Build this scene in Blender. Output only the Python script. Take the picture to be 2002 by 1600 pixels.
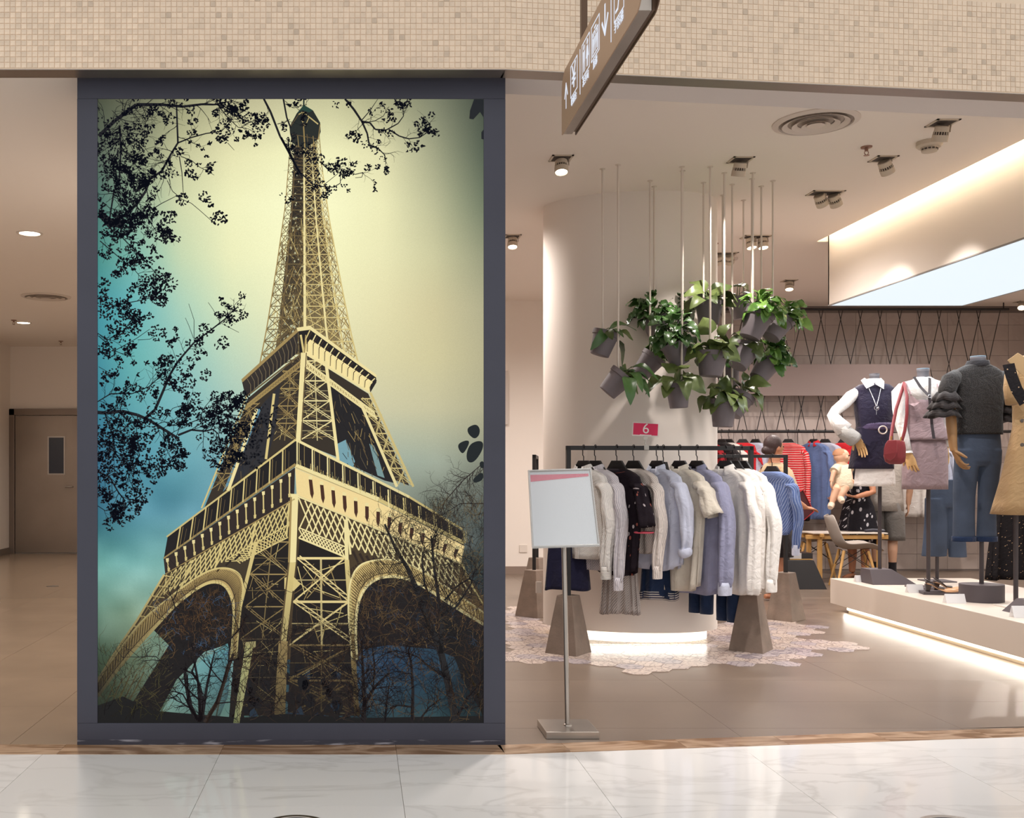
import bpy, math, random
from mathutils import Vector, Matrix, noise
for _o in list(bpy.data.objects): bpy.data.objects.remove(_o)
SC = bpy.context.scene
R = math.radians; PI = math.pi
# photograph geometry: focal length in pixels, vanishing point of the depth lines, eye height
F, CX, CY, H = 2000.0, 700.0, 915.0, 1.35
def W(px, py, Y): return Vector(((px-CX)/F*Y, Y, H+(CY-py)/F*Y))
def FP(px, py, z=0.0):
    Y = (H-z)*F/(py-CY); return Vector(((px-CX)/F*Y, Y, z))
ZC, ZL = 3.47, 3.26            # shop ceiling, corridor and shopfront ceiling
def CP(px, py, z=ZC):
    Y = (z-H)*F/(CY-py); return Vector(((px-CX)/F*Y, Y, z))

# ---------------------------------------------------------------- camera
cam_d = bpy.data.cameras.new('camera'); cam = bpy.data.objects.new('camera', cam_d)
SC.collection.objects.link(cam); cam.location = (0, 0, H); cam.rotation_euler = (PI/2, 0, 0)
cam_d.sensor_width = 36; cam_d.lens = F/2002*36
cam_d.shift_x = (1001-CX)/2002; cam_d.shift_y = (CY-800)/2002
cam_d.clip_start = .05; cam_d.clip_end = 100
SC.camera = cam
# ---------------------------------------------------------------- world, view, exposure
wd = bpy.data.worlds.new('world'); SC.world = wd; wd.use_nodes = True
bg = wd.node_tree.nodes['Background']
bg.inputs['Color'].default_value = (1.0, .975, .955, 1); bg.inputs['Strength'].default_value = 1.0
SC.view_settings.view_transform = 'Standard'
try: SC.view_settings.look = 'None'
except Exception: pass
SC.view_settings.exposure = 0.0; SC.view_settings.gamma = 1.0; SC.view_settings.use_curve_mapping = False
SC.cycles.max_bounces = 8; SC.cycles.diffuse_bounces = 5; SC.cycles.glossy_bounces = 4
SC.cycles.transparent_max_bounces = 8; SC.cycles.caustics_reflective = False; SC.cycles.caustics_refractive = False
SC.cycles.sample_clamp_indirect = 4.0

LIGHTS = []
def spot(loc, target, watt, angle=70, blend=.6, col=(1, .905, .84), size=.03):
    d = bpy.data.lights.new('spot_light', 'SPOT'); d.energy = watt; d.color = col
    d.spot_size = R(angle); d.spot_blend = blend; d.shadow_soft_size = size
    o = bpy.data.objects.new('spot_light', d); SC.collection.objects.link(o)
    o.location = loc; o.rotation_euler = (Vector(target)-Vector(loc)).to_track_quat('-Z', 'Y').to_euler()
    return o
def area(loc, target, watt, sx, sy, col=(1, 1, 1)):
    d = bpy.data.lights.new('area_light', 'AREA'); d.energy = watt; d.color = col
    d.shape = 'RECTANGLE'; d.size = sx; d.size_y = sy
    o = bpy.data.objects.new('area_light', d); SC.collection.objects.link(o)
    o.location = loc; o.rotation_euler = (Vector(target)-Vector(loc)).to_track_quat('-Z', 'Y').to_euler()
    return o

# ---------------------------------------------------------------- materials
def lin(c):
    return tuple(((x/255.)/12.92 if x/255. <= .04045 else ((x/255.+.055)/1.055)**2.4) for x in c[:3])
def base_mat(name):
    m = bpy.data.materials.new(name); m.use_nodes = True
    nt = m.node_tree; return m, nt, nt.nodes['Principled BSDF']
def nd(nt, typ, **kw):
    n = nt.nodes.new(typ)
    for k, v in kw.items():
        if k in n.inputs: n.inputs[k].default_value = v
        else: setattr(n, k, v)
    return n
def math_n(nt, op, a, b=None):
    n = nt.nodes.new('ShaderNodeMath'); n.operation = op
    for i, q in enumerate((a, b)):
        if q is None: continue
        if isinstance(q, (int, float)): n.inputs[i].default_value = q
        else: nt.links.new(q, n.inputs[i])
    return n.outputs[0]
def mixc(nt, fac, a, b):
    n = nt.nodes.new('ShaderNodeMix'); n.data_type = 'RGBA'
    for s, q in ((n.inputs[0], fac), (n.inputs[6], a), (n.inputs[7], b)):
        if isinstance(q, (int, float)): s.default_value = q
        elif isinstance(q, tuple): s.default_value = (*q[:3], 1)
        else: nt.links.new(q, s)
    return n.outputs[2]
def add_bump(nt, b, height, strength, dist=.01):
    n = nt.nodes.new('ShaderNodeBump'); n.inputs['Strength'].default_value = strength
    n.inputs['Distance'].default_value = dist
    nt.links.new(height, n.inputs['Height']); nt.links.new(n.outputs[0], b.inputs['Normal'])
def MT(name, c, rough=.6, metal=0., var=0., vs=6., bump=0., bs=60., spec=.5, emit=0., ecol=None, coat=0., sheen=0., alpha=1., trans=0., rnd=0.):
    m, nt, b = base_mat(name); l = lin(c)
    b.inputs['Base Color'].default_value = (*l, 1); b.inputs['Roughness'].default_value = rough
    b.inputs['Metallic'].default_value = metal; b.inputs['Specular IOR Level'].default_value = spec
    b.inputs['Coat Weight'].default_value = coat; b.inputs['Sheen Weight'].default_value = sheen
    b.inputs['Alpha'].default_value = alpha; b.inputs['Transmission Weight'].default_value = trans
    if emit:
        b.inputs['Emission Color'].default_value = (*lin(ecol or c), 1); b.inputs['Emission Strength'].default_value = emit
    col = None
    if var or bump:
        tc = nd(nt, 'ShaderNodeTexCoord')
    if var:
        n = nd(nt, 'ShaderNodeTexNoise', Scale=vs, Detail=5.0); nt.links.new(tc.outputs['Object'], n.inputs['Vector'])
        f = math_n(nt, 'MULTIPLY_ADD', n.outputs['Fac'], 2.0); f.node.inputs[2].default_value = -.5
        f.node.use_clamp = True
        col = mixc(nt, f, tuple(x*(1-var) for x in l), tuple(min(1, x*(1+var)) for x in l))
    if rnd:
        oi = nd(nt, 'ShaderNodeObjectInfo')
        f = math_n(nt, 'MULTIPLY_ADD', oi.outputs['Random'], 2*rnd); f.node.inputs[2].default_value = 1-rnd
        hs = nd(nt, 'ShaderNodeHueSaturation'); nt.links.new(f, hs.inputs['Value'])
        if col is not None: nt.links.new(col, hs.inputs['Color'])
        else: hs.inputs['Color'].default_value = (*l, 1)
        col = hs.outputs[0]
    if col is not None: nt.links.new(col, b.inputs['Base Color'])
    if bump:
        n2 = nd(nt, 'ShaderNodeTexNoise', Scale=bs, Detail=4.0); nt.links.new(tc.outputs['Object'], n2.inputs['Vector'])
        add_bump(nt, b, n2.outputs['Fac'], bump)
    return m
def uvxy(nt):
    u = nd(nt, 'ShaderNodeUVMap'); s = nd(nt, 'ShaderNodeSeparateXYZ'); nt.links.new(u.outputs[0], s.inputs[0])
    return u.outputs[0], s.outputs[0], s.outputs[1]
def weave(nt, b, uv):
    n2 = nd(nt, 'ShaderNodeTexNoise', Scale=16.0, Detail=6.0, Distortion=1.2); nt.links.new(uv, n2.inputs['Vector'])
    add_bump(nt, b, n2.outputs['Fac'], .5, .02)
def MSTRIPE(name, c, s, freq=60., duty=.25, vert=True, rough=.8):
    m, nt, b = base_mat(name); uv, u, v = uvxy(nt)
    f = math_n(nt, 'FRACT', math_n(nt, 'MULTIPLY', u if vert else v, freq))
    k = math_n(nt, 'LESS_THAN', f, duty)
    nt.links.new(mixc(nt, k, lin(c), lin(s)), b.inputs['Base Color'])
    b.inputs['Roughness'].default_value = rough; b.inputs['Specular IOR Level'].default_value = .2
    weave(nt, b, uv); return m
def MCLOTH(name, c, rough=.85, var=.08, vs=10., sheen=.15, fine=0.):
    m, nt, b = base_mat(name); uv, u, v = uvxy(nt); l = lin(c)
    n = nd(nt, 'ShaderNodeTexNoise', Scale=vs, Detail=6.0); nt.links.new(uv, n.inputs['Vector'])
    col = mixc(nt, n.outputs['Fac'], tuple(x*(1-2*var) for x in l), tuple(min(1, x*(1+2*var)) for x in l))
    if fine:
        n3 = nd(nt, 'ShaderNodeTexNoise', Scale=400., Detail=2.0); nt.links.new(uv, n3.inputs['Vector'])
        g = math_n(nt, 'GREATER_THAN', n3.outputs['Fac'], .6)
        col = mixc(nt, math_n(nt, 'MULTIPLY', g, fine), col, (.6, .55, .5))
    nt.links.new(col, b.inputs['Base Color'])
    b.inputs['Roughness'].default_value = rough; b.inputs['Specular IOR Level'].default_value = .2
    b.inputs['Sheen Weight'].default_value = sheen
    weave(nt, b, uv); return m
def MSPOT(name, c, s, scale=40., thr=.25, s2=None, ys=1.0, rnd=1.0):
    """little marks scattered over cloth"""
    m, nt, b = base_mat(name); uv, u, v = uvxy(nt)
    mp = nd(nt, 'ShaderNodeMapping'); mp.inputs['Scale'].default_value = (1, ys, 1); nt.links.new(uv, mp.inputs['Vector'])
    vo = nd(nt, 'ShaderNodeTexVoronoi', Scale=scale, Randomness=rnd); nt.links.new(mp.outputs[0], vo.inputs['Vector'])
    k = math_n(nt, 'LESS_THAN', vo.outputs['Distance'], thr)
    sc = lin(s)
    if s2:
        sp = nd(nt, 'ShaderNodeSeparateColor'); nt.links.new(vo.outputs['Color'], sp.inputs[0])
        sc = mixc(nt, math_n(nt, 'GREATER_THAN', sp.outputs[0], .6), lin(s), lin(s2))
    nt.links.new(mixc(nt, k, lin(c), sc), b.inputs['Base Color'])
    b.inputs['Roughness'].default_value = .85; b.inputs['Specular IOR Level'].default_value = .2
    weave(nt, b, uv); return m
def MMARBLE(name, c, vein, scale=1.2, rough=.12, amount=.5, spec=.5, rnd=.04, width=.06, streak=(1, 1, 1)):
    m, nt, b = base_mat(name)
    g = nd(nt, 'ShaderNodeNewGeometry')
    mp = nd(nt, 'ShaderNodeMapping'); mp.inputs['Scale'].default_value = streak; nt.links.new(g.outputs['Position'], mp.inputs['Vector'])
    oi = nd(nt, 'ShaderNodeObjectInfo')
    off = nd(nt, 'ShaderNodeVectorMath'); off.operation = 'ADD'; nt.links.new(mp.outputs[0], off.inputs[0])
    k = math_n(nt, 'MULTIPLY', oi.outputs['Random'], 40.); nt.links.new(k, off.inputs[1])
    n1 = nd(nt, 'ShaderNodeTexNoise', Scale=scale, Detail=8.0, Distortion=1.6); nt.links.new(off.outputs[0], n1.inputs['Vector'])
    d = math_n(nt, 'ABSOLUTE', math_n(nt, 'SUBTRACT', n1.outputs['Fac'], .5))
    v = math_n(nt, 'SUBTRACT', 1.0, math_n(nt, 'DIVIDE', d, width)); v.node.use_clamp = True
    n2 = nd(nt, 'ShaderNodeTexNoise', Scale=scale*.7, Detail=4.0); nt.links.new(off.outputs[0], n2.inputs['Vector'])
    n3 = math_n(nt, 'MULTIPLY', math_n(nt, 'MULTIPLY', v, n2.outputs['Fac']), amount*1.6); n3.node.use_clamp = True
    col = mixc(nt, n3, lin(c), lin(vein))
    f = math_n(nt, 'MULTIPLY_ADD', oi.outputs['Random'], 2*rnd); f.node.inputs[2].default_value = 1-rnd
    hs = nd(nt, 'ShaderNodeHueSaturation'); nt.links.new(f, hs.inputs['Value']); nt.links.new(col, hs.inputs['Color'])
    nt.links.new(hs.outputs[0], b.inputs['Base Color'])
    b.inputs['Roughness'].default_value = rough; b.inputs['Specular IOR Level'].default_value = spec
    return m

# ---------------------------------------------------------------- mesh builder
def yawm(a): return Matrix.Rotation(a, 3, 'Z')
class MB:
    def __init__(s): s.v = []; s.f = []; s.uv = {}
    def add(s, vs, fs, uvs=None):
        o = len(s.v); s.v += [Vector(p) for p in vs]; s.f += [tuple(i+o for i in f) for f in fs]
        if uvs:
            for i, q in enumerate(uvs): s.uv[o+i] = q
        return s
    def bx(s, x0, x1, y0, y1, z0, z1):
        return s.add([(x0,y0,z0),(x1,y0,z0),(x1,y1,z0),(x0,y1,z0),(x0,y0,z1),(x1,y0,z1),(x1,y1,z1),(x0,y1,z1)],
                     [(3,2,1,0),(4,5,6,7),(0,1,5,4),(1,2,6,5),(2,3,7,6),(3,0,4,7)])
    def box(s, c, d, m=None):
        c = Vector(c); x, y, z = d[0]/2, d[1]/2, d[2]/2
        p = [Vector(q) for q in ((-x,-y,-z),(x,-y,-z),(x,y,-z),(-x,y,-z),(-x,-y,z),(x,-y,z),(x,y,z),(-x,y,z))]
        if m is not None: p = [m @ q for q in p]
        return s.add([c+q for q in p], [(3,2,1,0),(4,5,6,7),(0,1,5,4),(1,2,6,5),(2,3,7,6),(3,0,4,7)])
    def hexa(s, b, t):      # eight corners: bottom four, top four (counter-clockwise from above)
        return s.add(list(b)+list(t), [(3,2,1,0),(4,5,6,7),(0,1,5,4),(1,2,6,5),(2,3,7,6),(3,0,4,7)])
    def prism(s, poly, z0, z1, m=None, o=(0,0,0)):
        n = len(poly); o = Vector(o)
        p = [Vector((x, y, z0)) for x, y in poly]+[Vector((x, y, z1)) for x, y in poly]
        if m is not None: p = [m @ q for q in p]
        return s.add([o+q for q in p], [tuple(range(n-1, -1, -1)), tuple(range(n, 2*n))]+[(i, (i+1) % n, n+(i+1) % n, n+i) for i in range(n)])
    def loft(s, rings, cap0=True, cap1=True, closed=True, uv=True):
        n = len(rings[0]); vs = []; fs = []; uvs = []
        vlen = 0
        for k, r in enumerate(rings):
            if k: vlen += sum((Vector(r[i])-Vector(rings[k-1][i])).length for i in range(0, n, max(1, n//4)))/len(range(0, n, max(1, n//4)))
            ul = 0
            for i, p in enumerate(r):
                if i: ul += (Vector(p)-Vector(r[i-1])).length
                vs.append(p); uvs.append((ul, vlen))
        m = n if closed else n-1
        for k in range(len(rings)-1):
            for i in range(m):
                j = (i+1) % n; fs.append((k*n+i, k*n+j, (k+1)*n+j, (k+1)*n+i))
        if cap0 and closed: fs.append(tuple(range(n-1, -1, -1)))
        if cap1 and closed: fs.append(tuple((len(rings)-1)*n+i for i in range(n)))
        return s.add(vs, fs, uvs if uv else None)
    def tube(s, pts, r, n=8, caps=True, flat=1.0, up=None):
        pts = [Vector(p) for p in pts]; m = len(pts)
        rs = r if isinstance(r, (list, tuple)) else [r]*m
        t0 = (pts[1]-pts[0]).normalized()
        u = Vector(up) if up else (Vector((0, 0, 1)) if abs(t0.z) < .9 else Vector((1, 0, 0)))
        u = (u-t0*u.dot(t0)).normalized(); rings = []
        for i, p in enumerate(pts):
            t = (pts[min(i+1, m-1)]-pts[max(i-1, 0)]).normalized()
            u = (u-t*u.dot(t)).normalized(); w = t.cross(u)
            rings.append([p+(u*math.cos(2*PI*k/n)*flat+w*math.sin(2*PI*k/n))*rs[i] for k in range(n)])
        return s.loft(rings, caps, caps)
    def lathe(s, c, prof, n=24, m=None, cap0=True, cap1=True, sx=1., sy=1.):
        c = Vector(c); rings = []
        for r, z in prof:
            ring = [Vector((r*sx*math.cos(2*PI*k/n), r*sy*math.sin(2*PI*k/n), z)) for k in range(n)]
            if m is not None: ring = [m @ q for q in ring]
            rings.append([c+q for q in ring])
        return s.loft(rings, cap0, cap1)
    def ell(s, c, r, n=14, k=9, m=None):
        c = Vector(c); r = (r, r, r) if isinstance(r, (int, float)) else r
        rings = []
        for j in range(k):
            a = -PI/2+PI*(j+.5)/k if 0 < j < k-1 else (-PI/2+.12 if j == 0 else PI/2-.12)
            ring = [Vector((r[0]*math.cos(a)*math.cos(2*PI*i/n), r[1]*math.cos(a)*math.sin(2*PI*i/n), r[2]*math.sin(a))) for i in range(n)]
            if m is not None: ring = [m @ q for q in ring]
            rings.append([c+q for q in ring])
        return s.loft(rings)
    def xform(s, m, o=(0, 0, 0)):
        o = Vector(o); s.v = [o+(m @ p) for p in s.v]; return s
    def build(s, name, mat, parent=None, smooth=None, bevel=0, solid=0, sub=0, rem=0, label=None):
        off = wloc(parent) if parent else None
        if off is None:
            xs = [p.x for p in s.v]; ys = [p.y for p in s.v]
            off = Vector(((min(xs)+max(xs))/2, (min(ys)+max(ys))/2, min(p.z for p in s.v)))
        me = bpy.data.meshes.new(name); me.from_pydata([p-off for p in s.v], [], s.f)
        if s.uv:
            ul = me.uv_layers.new(name='UVMap'); data = []
            for l in me.loops: data += s.uv.get(l.vertex_index, (0, 0))
            ul.data.foreach_set('uv', data)
        if mat: me.materials.append(mat)
        if smooth is not None:
            me.polygons.foreach_set('use_smooth', [True]*len(me.polygons))
            if smooth < 180: me.set_sharp_from_angle(angle=R(smooth))
        me.update()
        o = bpy.data.objects.new(name, me); SC.collection.objects.link(o)
        if parent: o.parent = parent
        else: o.location = off
        if rem:
            d = o.modifiers.new('remesh', 'REMESH'); d.mode = 'VOXEL'; d.voxel_size = rem; d.use_smooth_shade = True
            d2 = o.modifiers.new('smooth', 'SMOOTH'); d2.factor = .6; d2.iterations = 3
        if solid:
            d = o.modifiers.new('solid', 'SOLIDIFY'); d.thickness = solid; d.offset = 0
        if bevel:
            d = o.modifiers.new('bevel', 'BEVEL'); d.width = bevel; d.segments = 2; d.limit_method = 'ANGLE'; d.angle_limit = R(40)
        if sub:
            d = o.modifiers.new('sub', 'SUBSURF'); d.levels = sub; d.render_levels = sub
        if label: o['label'] = label
        return o
def wloc(o):
    v = Vector((0, 0, 0))
    while o is not None: v += o.location; o = o.parent
    return v
def tag(o, label, cat, group=None):
    o['label'] = label; o['category'] = cat
    if group: o['group'] = group
    return o
def thing(name, label, cat, loc, group=None):
    o = bpy.data.objects.new(name, None); SC.collection.objects.link(o); o.location = loc
    o.empty_display_size = .05
    return tag(o, label, cat, group)
def struct(o): o['kind'] = 'structure'; return o
def sempty(name, loc=(0, 0, 0)):
    o = bpy.data.objects.new(name, None); SC.collection.objects.link(o); o.location = loc; o['kind'] = 'structure'; return o
def inst(me, name, parent, loc, rot=None, scale=None):
    o = bpy.data.objects.new(name, me); SC.collection.objects.link(o); o.parent = parent; o.location = loc
    if rot is not None: o.rotation_euler = rot
    if scale is not None: o.scale = scale
    return o
def text(body, m4, size, mat, parent, name='lettering', depth=.0006, align='CENTER'):
    c = bpy.data.curves.new(name, 'FONT'); c.body = body; c.size = size; c.extrude = depth
    c.align_x = align; c.align_y = 'CENTER'; c.materials.append(mat)
    o = bpy.data.objects.new(name, c); SC.collection.objects.link(o)
    dg = bpy.context.evaluated_depsgraph_get(); dg.update()
    me = bpy.data.meshes.new_from_object(o.evaluated_get(dg), depsgraph=dg)
    if not me.materials: me.materials.append(mat)
    bpy.data.objects.remove(o); me.transform(Matrix.Translation(-wloc(parent)) @ m4)
    o = bpy.data.objects.new(name, me); SC.collection.objects.link(o); o.parent = parent
    return o
def frame4(o, x, y):
    x = Vector(x).normalized(); y = Vector(y).normalized(); z = x.cross(y)
    m = Matrix((x, y, z)).transposed().to_4x4(); m.translation = Vector(o); return m
# ================================================================ MATERIALS SHARED
m_wall = MT('white_plaster', (238, 229, 220), .8, bump=.05, bs=200)
m_ceil = MT('ceiling_paint', (240, 231, 222), .85, bump=.04, bs=150)
m_soff = MT('shopfront_ceiling_paint', (214, 206, 202), .8)
m_slate = MT('slate_grey_paint', (60, 62, 76), .45, var=.10, vs=3, bump=.08, bs=500)
m_steel = MT('brushed_steel', (176, 168, 160), .32, 1., var=.1, vs=5)
m_mirror = MT('polished_soffit_metal', (158, 148, 140), .38, .9)
m_black = MT('black_powder_coat', (30, 27, 28), .5, bump=.05, bs=400)
m_blackm = MT('black_matt', (38, 34, 36), .75)
m_conc = MT('cast_concrete', (128, 112, 100), .8, var=.18, vs=9, bump=.2, bs=60)
m_led = MT('led_strip_light', (255, 246, 226), .5, emit=1.6, ecol=(255, 244, 222))
m_white = MT('white_satin_paint', (222, 212, 202), .45)
m_plat = MT('platform_lacquer', (214, 202, 190), .35)
m_acryl = MT('clear_acrylic', (235, 240, 242), .08, alpha=.35)
m_glow = MT('lamp_lens', (255, 244, 225), .5, emit=9., ecol=(255, 240, 215))
m_fit = MT('fitting_cream_metal', (200, 186, 168), .5)
m_hole = MT('recess_dark', (84, 75, 68), .8)

# ================================================================ SETTING
m_grout = MT('mosaic_grout', (228, 207, 182), .85)
m_tess = MT('mosaic_stone', (228, 207, 183), .5, var=.10, vs=60, rnd=.10, bump=.1, bs=90)
def mos_mat():
    # joined tesserae: each tile takes a tone of its own from its stored number
    m, nt, b = base_mat('mosaic_stone_field'); l = lin((228, 207, 183))
    a = nd(nt, 'ShaderNodeAttribute', attribute_name='tone')
    tc = nd(nt, 'ShaderNodeTexCoord')
    n = nd(nt, 'ShaderNodeTexNoise', Scale=60., Detail=4.); nt.links.new(tc.outputs['Object'], n.inputs['Vector'])
    k = math_n(nt, 'ADD', a.outputs['Fac'], math_n(nt, 'MULTIPLY', n.outputs['Fac'], .22))
    hs = nd(nt, 'ShaderNodeHueSaturation'); hs.inputs['Color'].default_value = (*l, 1); nt.links.new(k, hs.inputs['Value'])
    nt.links.new(hs.outputs[0], b.inputs['Base Color']); b.inputs['Roughness'].default_value = .5
    return m
# front line of the bulkhead / threshold: straight to the kink, then turning away
KX = (988-CX)/F*4.82
A0 = Vector((-4.6, 4.82)); A1 = Vector((KX, 4.82)); A2d = (Vector((3.345, 5.138))-A1).normalized(); A2 = A1+A2d*4.6
NR = Vector((-A2d.y, A2d.x))            # into the shop, right section
ZB = 3.23
def wallseg(mb, a, b, d, z0, z1, nrm):
    q = [a, b, b+nrm*d, a+nrm*d]
    mb.hexa([(p.x, p.y, z0) for p in q], [(p.x, p.y, z1) for p in q])
NL = Vector((0, 1))
bh = MB(); wallseg(bh, A0, A1, .09, ZB, 4.6, NL); wallseg(bh, A1, A2, .09, ZB, 4.6, NR)
bulk = struct(bh.build('wall_bulkhead', m_grout))
random.seed(3)
TS = .0262; stuff = MB(); tones = []; n_single = 0
tile_me = None
def mosaic(a, d, nrm, ln, start, singles):
    global tile_me, n_single
    cols = int(ln/TS); rows = 17
    for r in range(rows):
        z = ZB+.004+r*TS+TS/2
        for c in range(cols):
            t = start+(c+.5)*TS
            p = a+d*t-nrm*.0012
            g = TS*.5-.0011-random.random()*.0004
            tone = random.choice((1., 1.02, .98, .95, 1.03, .97, .9, 1.0)) if random.random() > .05 else random.uniform(.68, .84)
            if singles and n_single < 300 and singles[0] <= t < singles[1] and r < 12:
                if tile_me is None:
                    q = MB().box((0, 0, 0), (2*g, .0026, 2*g)); ob = q.build('tessera', m_tess, bulk, bevel=0)
                    tile_me = ob.data; ob.location = Vector((p.x, p.y, z))-wloc(bulk)
                    # recentre shared mesh
                    for v in tile_me.vertices: v.co += wloc(bulk)
                else:
                    ob = inst(tile_me, 'tessera', bulk, Vector((p.x, p.y, z))-wloc(bulk), (0, math.atan2(d.y, d.x)*0, math.atan2(d.y, d.x)))
                n_single += 1
            else:
                jit = random.uniform(-.0005, .0005)
                e = d*g; f = nrm*.0012; pz = p+nrm*jit
                q = [pz-e-f, pz+e-f, pz+e+f, pz-e+f]
                stuff.hexa([(k.x, k.y, z-g) for k in q], [(k.x, k.y, z+g) for k in q])
                tones.extend([tone]*8)
mosaic(A0, Vector((1, 0)), NL, (A1-A0).length, 0, (2.9, 3.6))
mosaic(A1, A2d, NR, 3.7, 0, None)
so = stuff.build('mosaic_tile', mos_mat(), bulk); so['kind'] = 'stuff'
at = so.data.attributes.new('tone', 'FLOAT', 'POINT'); at.data.foreach_set('value', [t-.11 for t in tones])
# polished metal soffit under the bulkhead
sf = MB(); wallseg(sf, A0, A1, .10, ZB-.004, ZB, NL); wallseg(sf, A1, A2, .10, ZB-.004, ZB, NR)
struct(sf.build('trim_1', m_mirror))
# ceilings
c1 = MB()
def slab(mb, poly, z0, z1): mb.prism([(p[0], p[1]) for p in poly], z0, z1)
b0 = A0+NL*.095; b1 = A1+NL*.095; b2 = A2+NR*.095
slab(c1, [b0, b1+Vector((0, 0)), (KX, 5.30), (-1.30, 5.30), (-1.30, 16.3), (-5.7, 16.3), (-5.7, b0.y)], ZL, ZL+.05)
struct(c1.build('ceiling_corridor', m_ceil))
c2 = MB(); slab(c2, [b1, b2, b2+NR*.33, (KX, b1.y+.30)], ZL, ZL+.22)
struct(c2.build('ceiling_shopfront', m_soff))
# main shop ceiling, left open over the display platform where the light box hangs in its recess
RX0, RX1, RY1, RY0 = 4.295, 5.85, 9.585, 5.75
c3 = MB(); c3.bx(-1.25, RX0, 5.15, 13.6, ZC, ZC+.04); c3.bx(RX0, RX1, RY1, 13.6, ZC, ZC+.04); c3.bx(RX1, 9., 5.15, 13.6, ZC, ZC+.04); c3.bx(RX0, RX1, 5.15, RY0, ZC, ZC+.04)
struct(c3.build('ceiling_shop', m_ceil))
c4 = MB(); c4.bx(RX0-.15, RX1+.05, RY0-.05, RY1+.05, ZC+.25, ZC+.28); c4.bx(RX0-.17, RX0-.15, RY0, RY1+.05, ZC+.04, ZC+.25); c4.bx(RX1+.03, RX1+.05, RY0, RY1+.05, ZC+.04, ZC+.25); c4.bx(RX0-.15, RX1+.05, RY1+.03, RY1+.05, ZC+.04, ZC+.25)
struct(c4.build('ceiling_recess', m_ceil))
# hanging light box over the platform
lb = thing('ceiling_light_box', 'long white hanging light box glowing pale blue from below, over the mannequins', 'light box', (5.0, 7.7, 2.87))
LX0, LX1, LY0, LY1, LZ = 4.40, 5.66, 5.8, 9.575, 2.87
q = MB(); q.bx(LX0, LX0+.02, LY0, LY1, LZ, ZC+.10); q.bx(LX1-.02, LX1, LY0, LY1, LZ, ZC+.10); q.bx(LX0, LX1, LY1-.02, LY1, LZ, ZC+.10); q.bx(LX0, LX1, LY0, LY0+.02, LZ, ZC+.10); q.bx(LX0, LX1, LY0, LY1, ZC+.10, ZC+.25)
q.build('side_panel', m_wall, lb)
q = MB(); q.bx(LX0+.012, LX1-.012, LY0+.012, LY1-.012, LZ-.002, LZ+.01)
m_lbox = MT('light_box_diffuser', (40, 42, 44), .6, emit=1.0, ecol=(234, 246, 254))
q.build('diffuser', m_lbox, lb)
q = MB()
for x0, x1, y0, y1 in ((LX0-.003, LX0+.012, LY0, LY1), (LX1-.012, LX1+.003, LY0, LY1), (LX0, LX1, LY1-.012, LY1+.003), (LX0, LX1, LY0-.003, LY0+.012)): q.bx(x0, x1, y0, y1, LZ-.006, LZ+.004)
q.build('edge_trim', MT('box_edge_grey', (150, 146, 142), .5), lb)
q = MB(); q.bx(RX0-.12, RX0-.09, RY0+.1, RY1-.01, ZC+.06, ZC+.085)
q.build('cove_lamp', MT('cove_led', (255, 240, 210), .5, emit=14., ecol=(255, 232, 190)), lb)

# floors
m_marb = MMARBLE('white_marble', (232, 230, 228), (184, 180, 176), 1.1, .08, .34, spec=.5, width=.04, streak=(1, 2.2, 1))
mf = struct(MB().bx(-9, 9, -6, 4.86, -.06, -.004).build('floor_mall', MT('marble_joint', (150, 144, 138), .5)))
TW = .834
X0 = (437-CX)/F*4.955
for r in range(5):
    y1 = 4.085+TW-r*TW; y0 = y1-TW
    for c in range(-5, 7):
        x0 = X0+c*TW
        q = MB(); q.bx(x0+.001, x0+TW-.001, y0+.001, min(y1, 4.90)-.001, -.03, 0)
        q.build('tile', m_marb, mf)
m_brown = MMARBLE('brown_marble', (132, 100, 72), (196, 166, 138), 2.2, .22, .9, spec=.4, rnd=.14, width=.12, streak=(.6, 2.5, 1))
th = sempty('trim_2')
def stripseg(a, d, nrm, cuts, w0, w1):
    for t0, t1 in zip(cuts[:-1], cuts[1:]):
        p = [a+d*(t0+.0008)+nrm*w0, a+d*(t1-.0008)+nrm*w0, a+d*(t1-.0008)+nrm*w1, a+d*(t0+.0008)+nrm*w1]
        MB().hexa([(k.x, k.y, -.03) for k in p], [(k.x, k.y, .0012) for k in p]).build('slab', m_brown, th)
la = A1.x-A0.x
stripseg(A0, Vector((1, 0)), NL, [0, 1.32, (120-CX)/F*4.9+4.6, X0+4.6, X0+4.6+TW, la], -.005, .165)
stripseg(A1, A2d, NR, [0, .32, .9, 1.42, 1.95, 2.5, 3.3, 4.1], -.005, .155)
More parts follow.
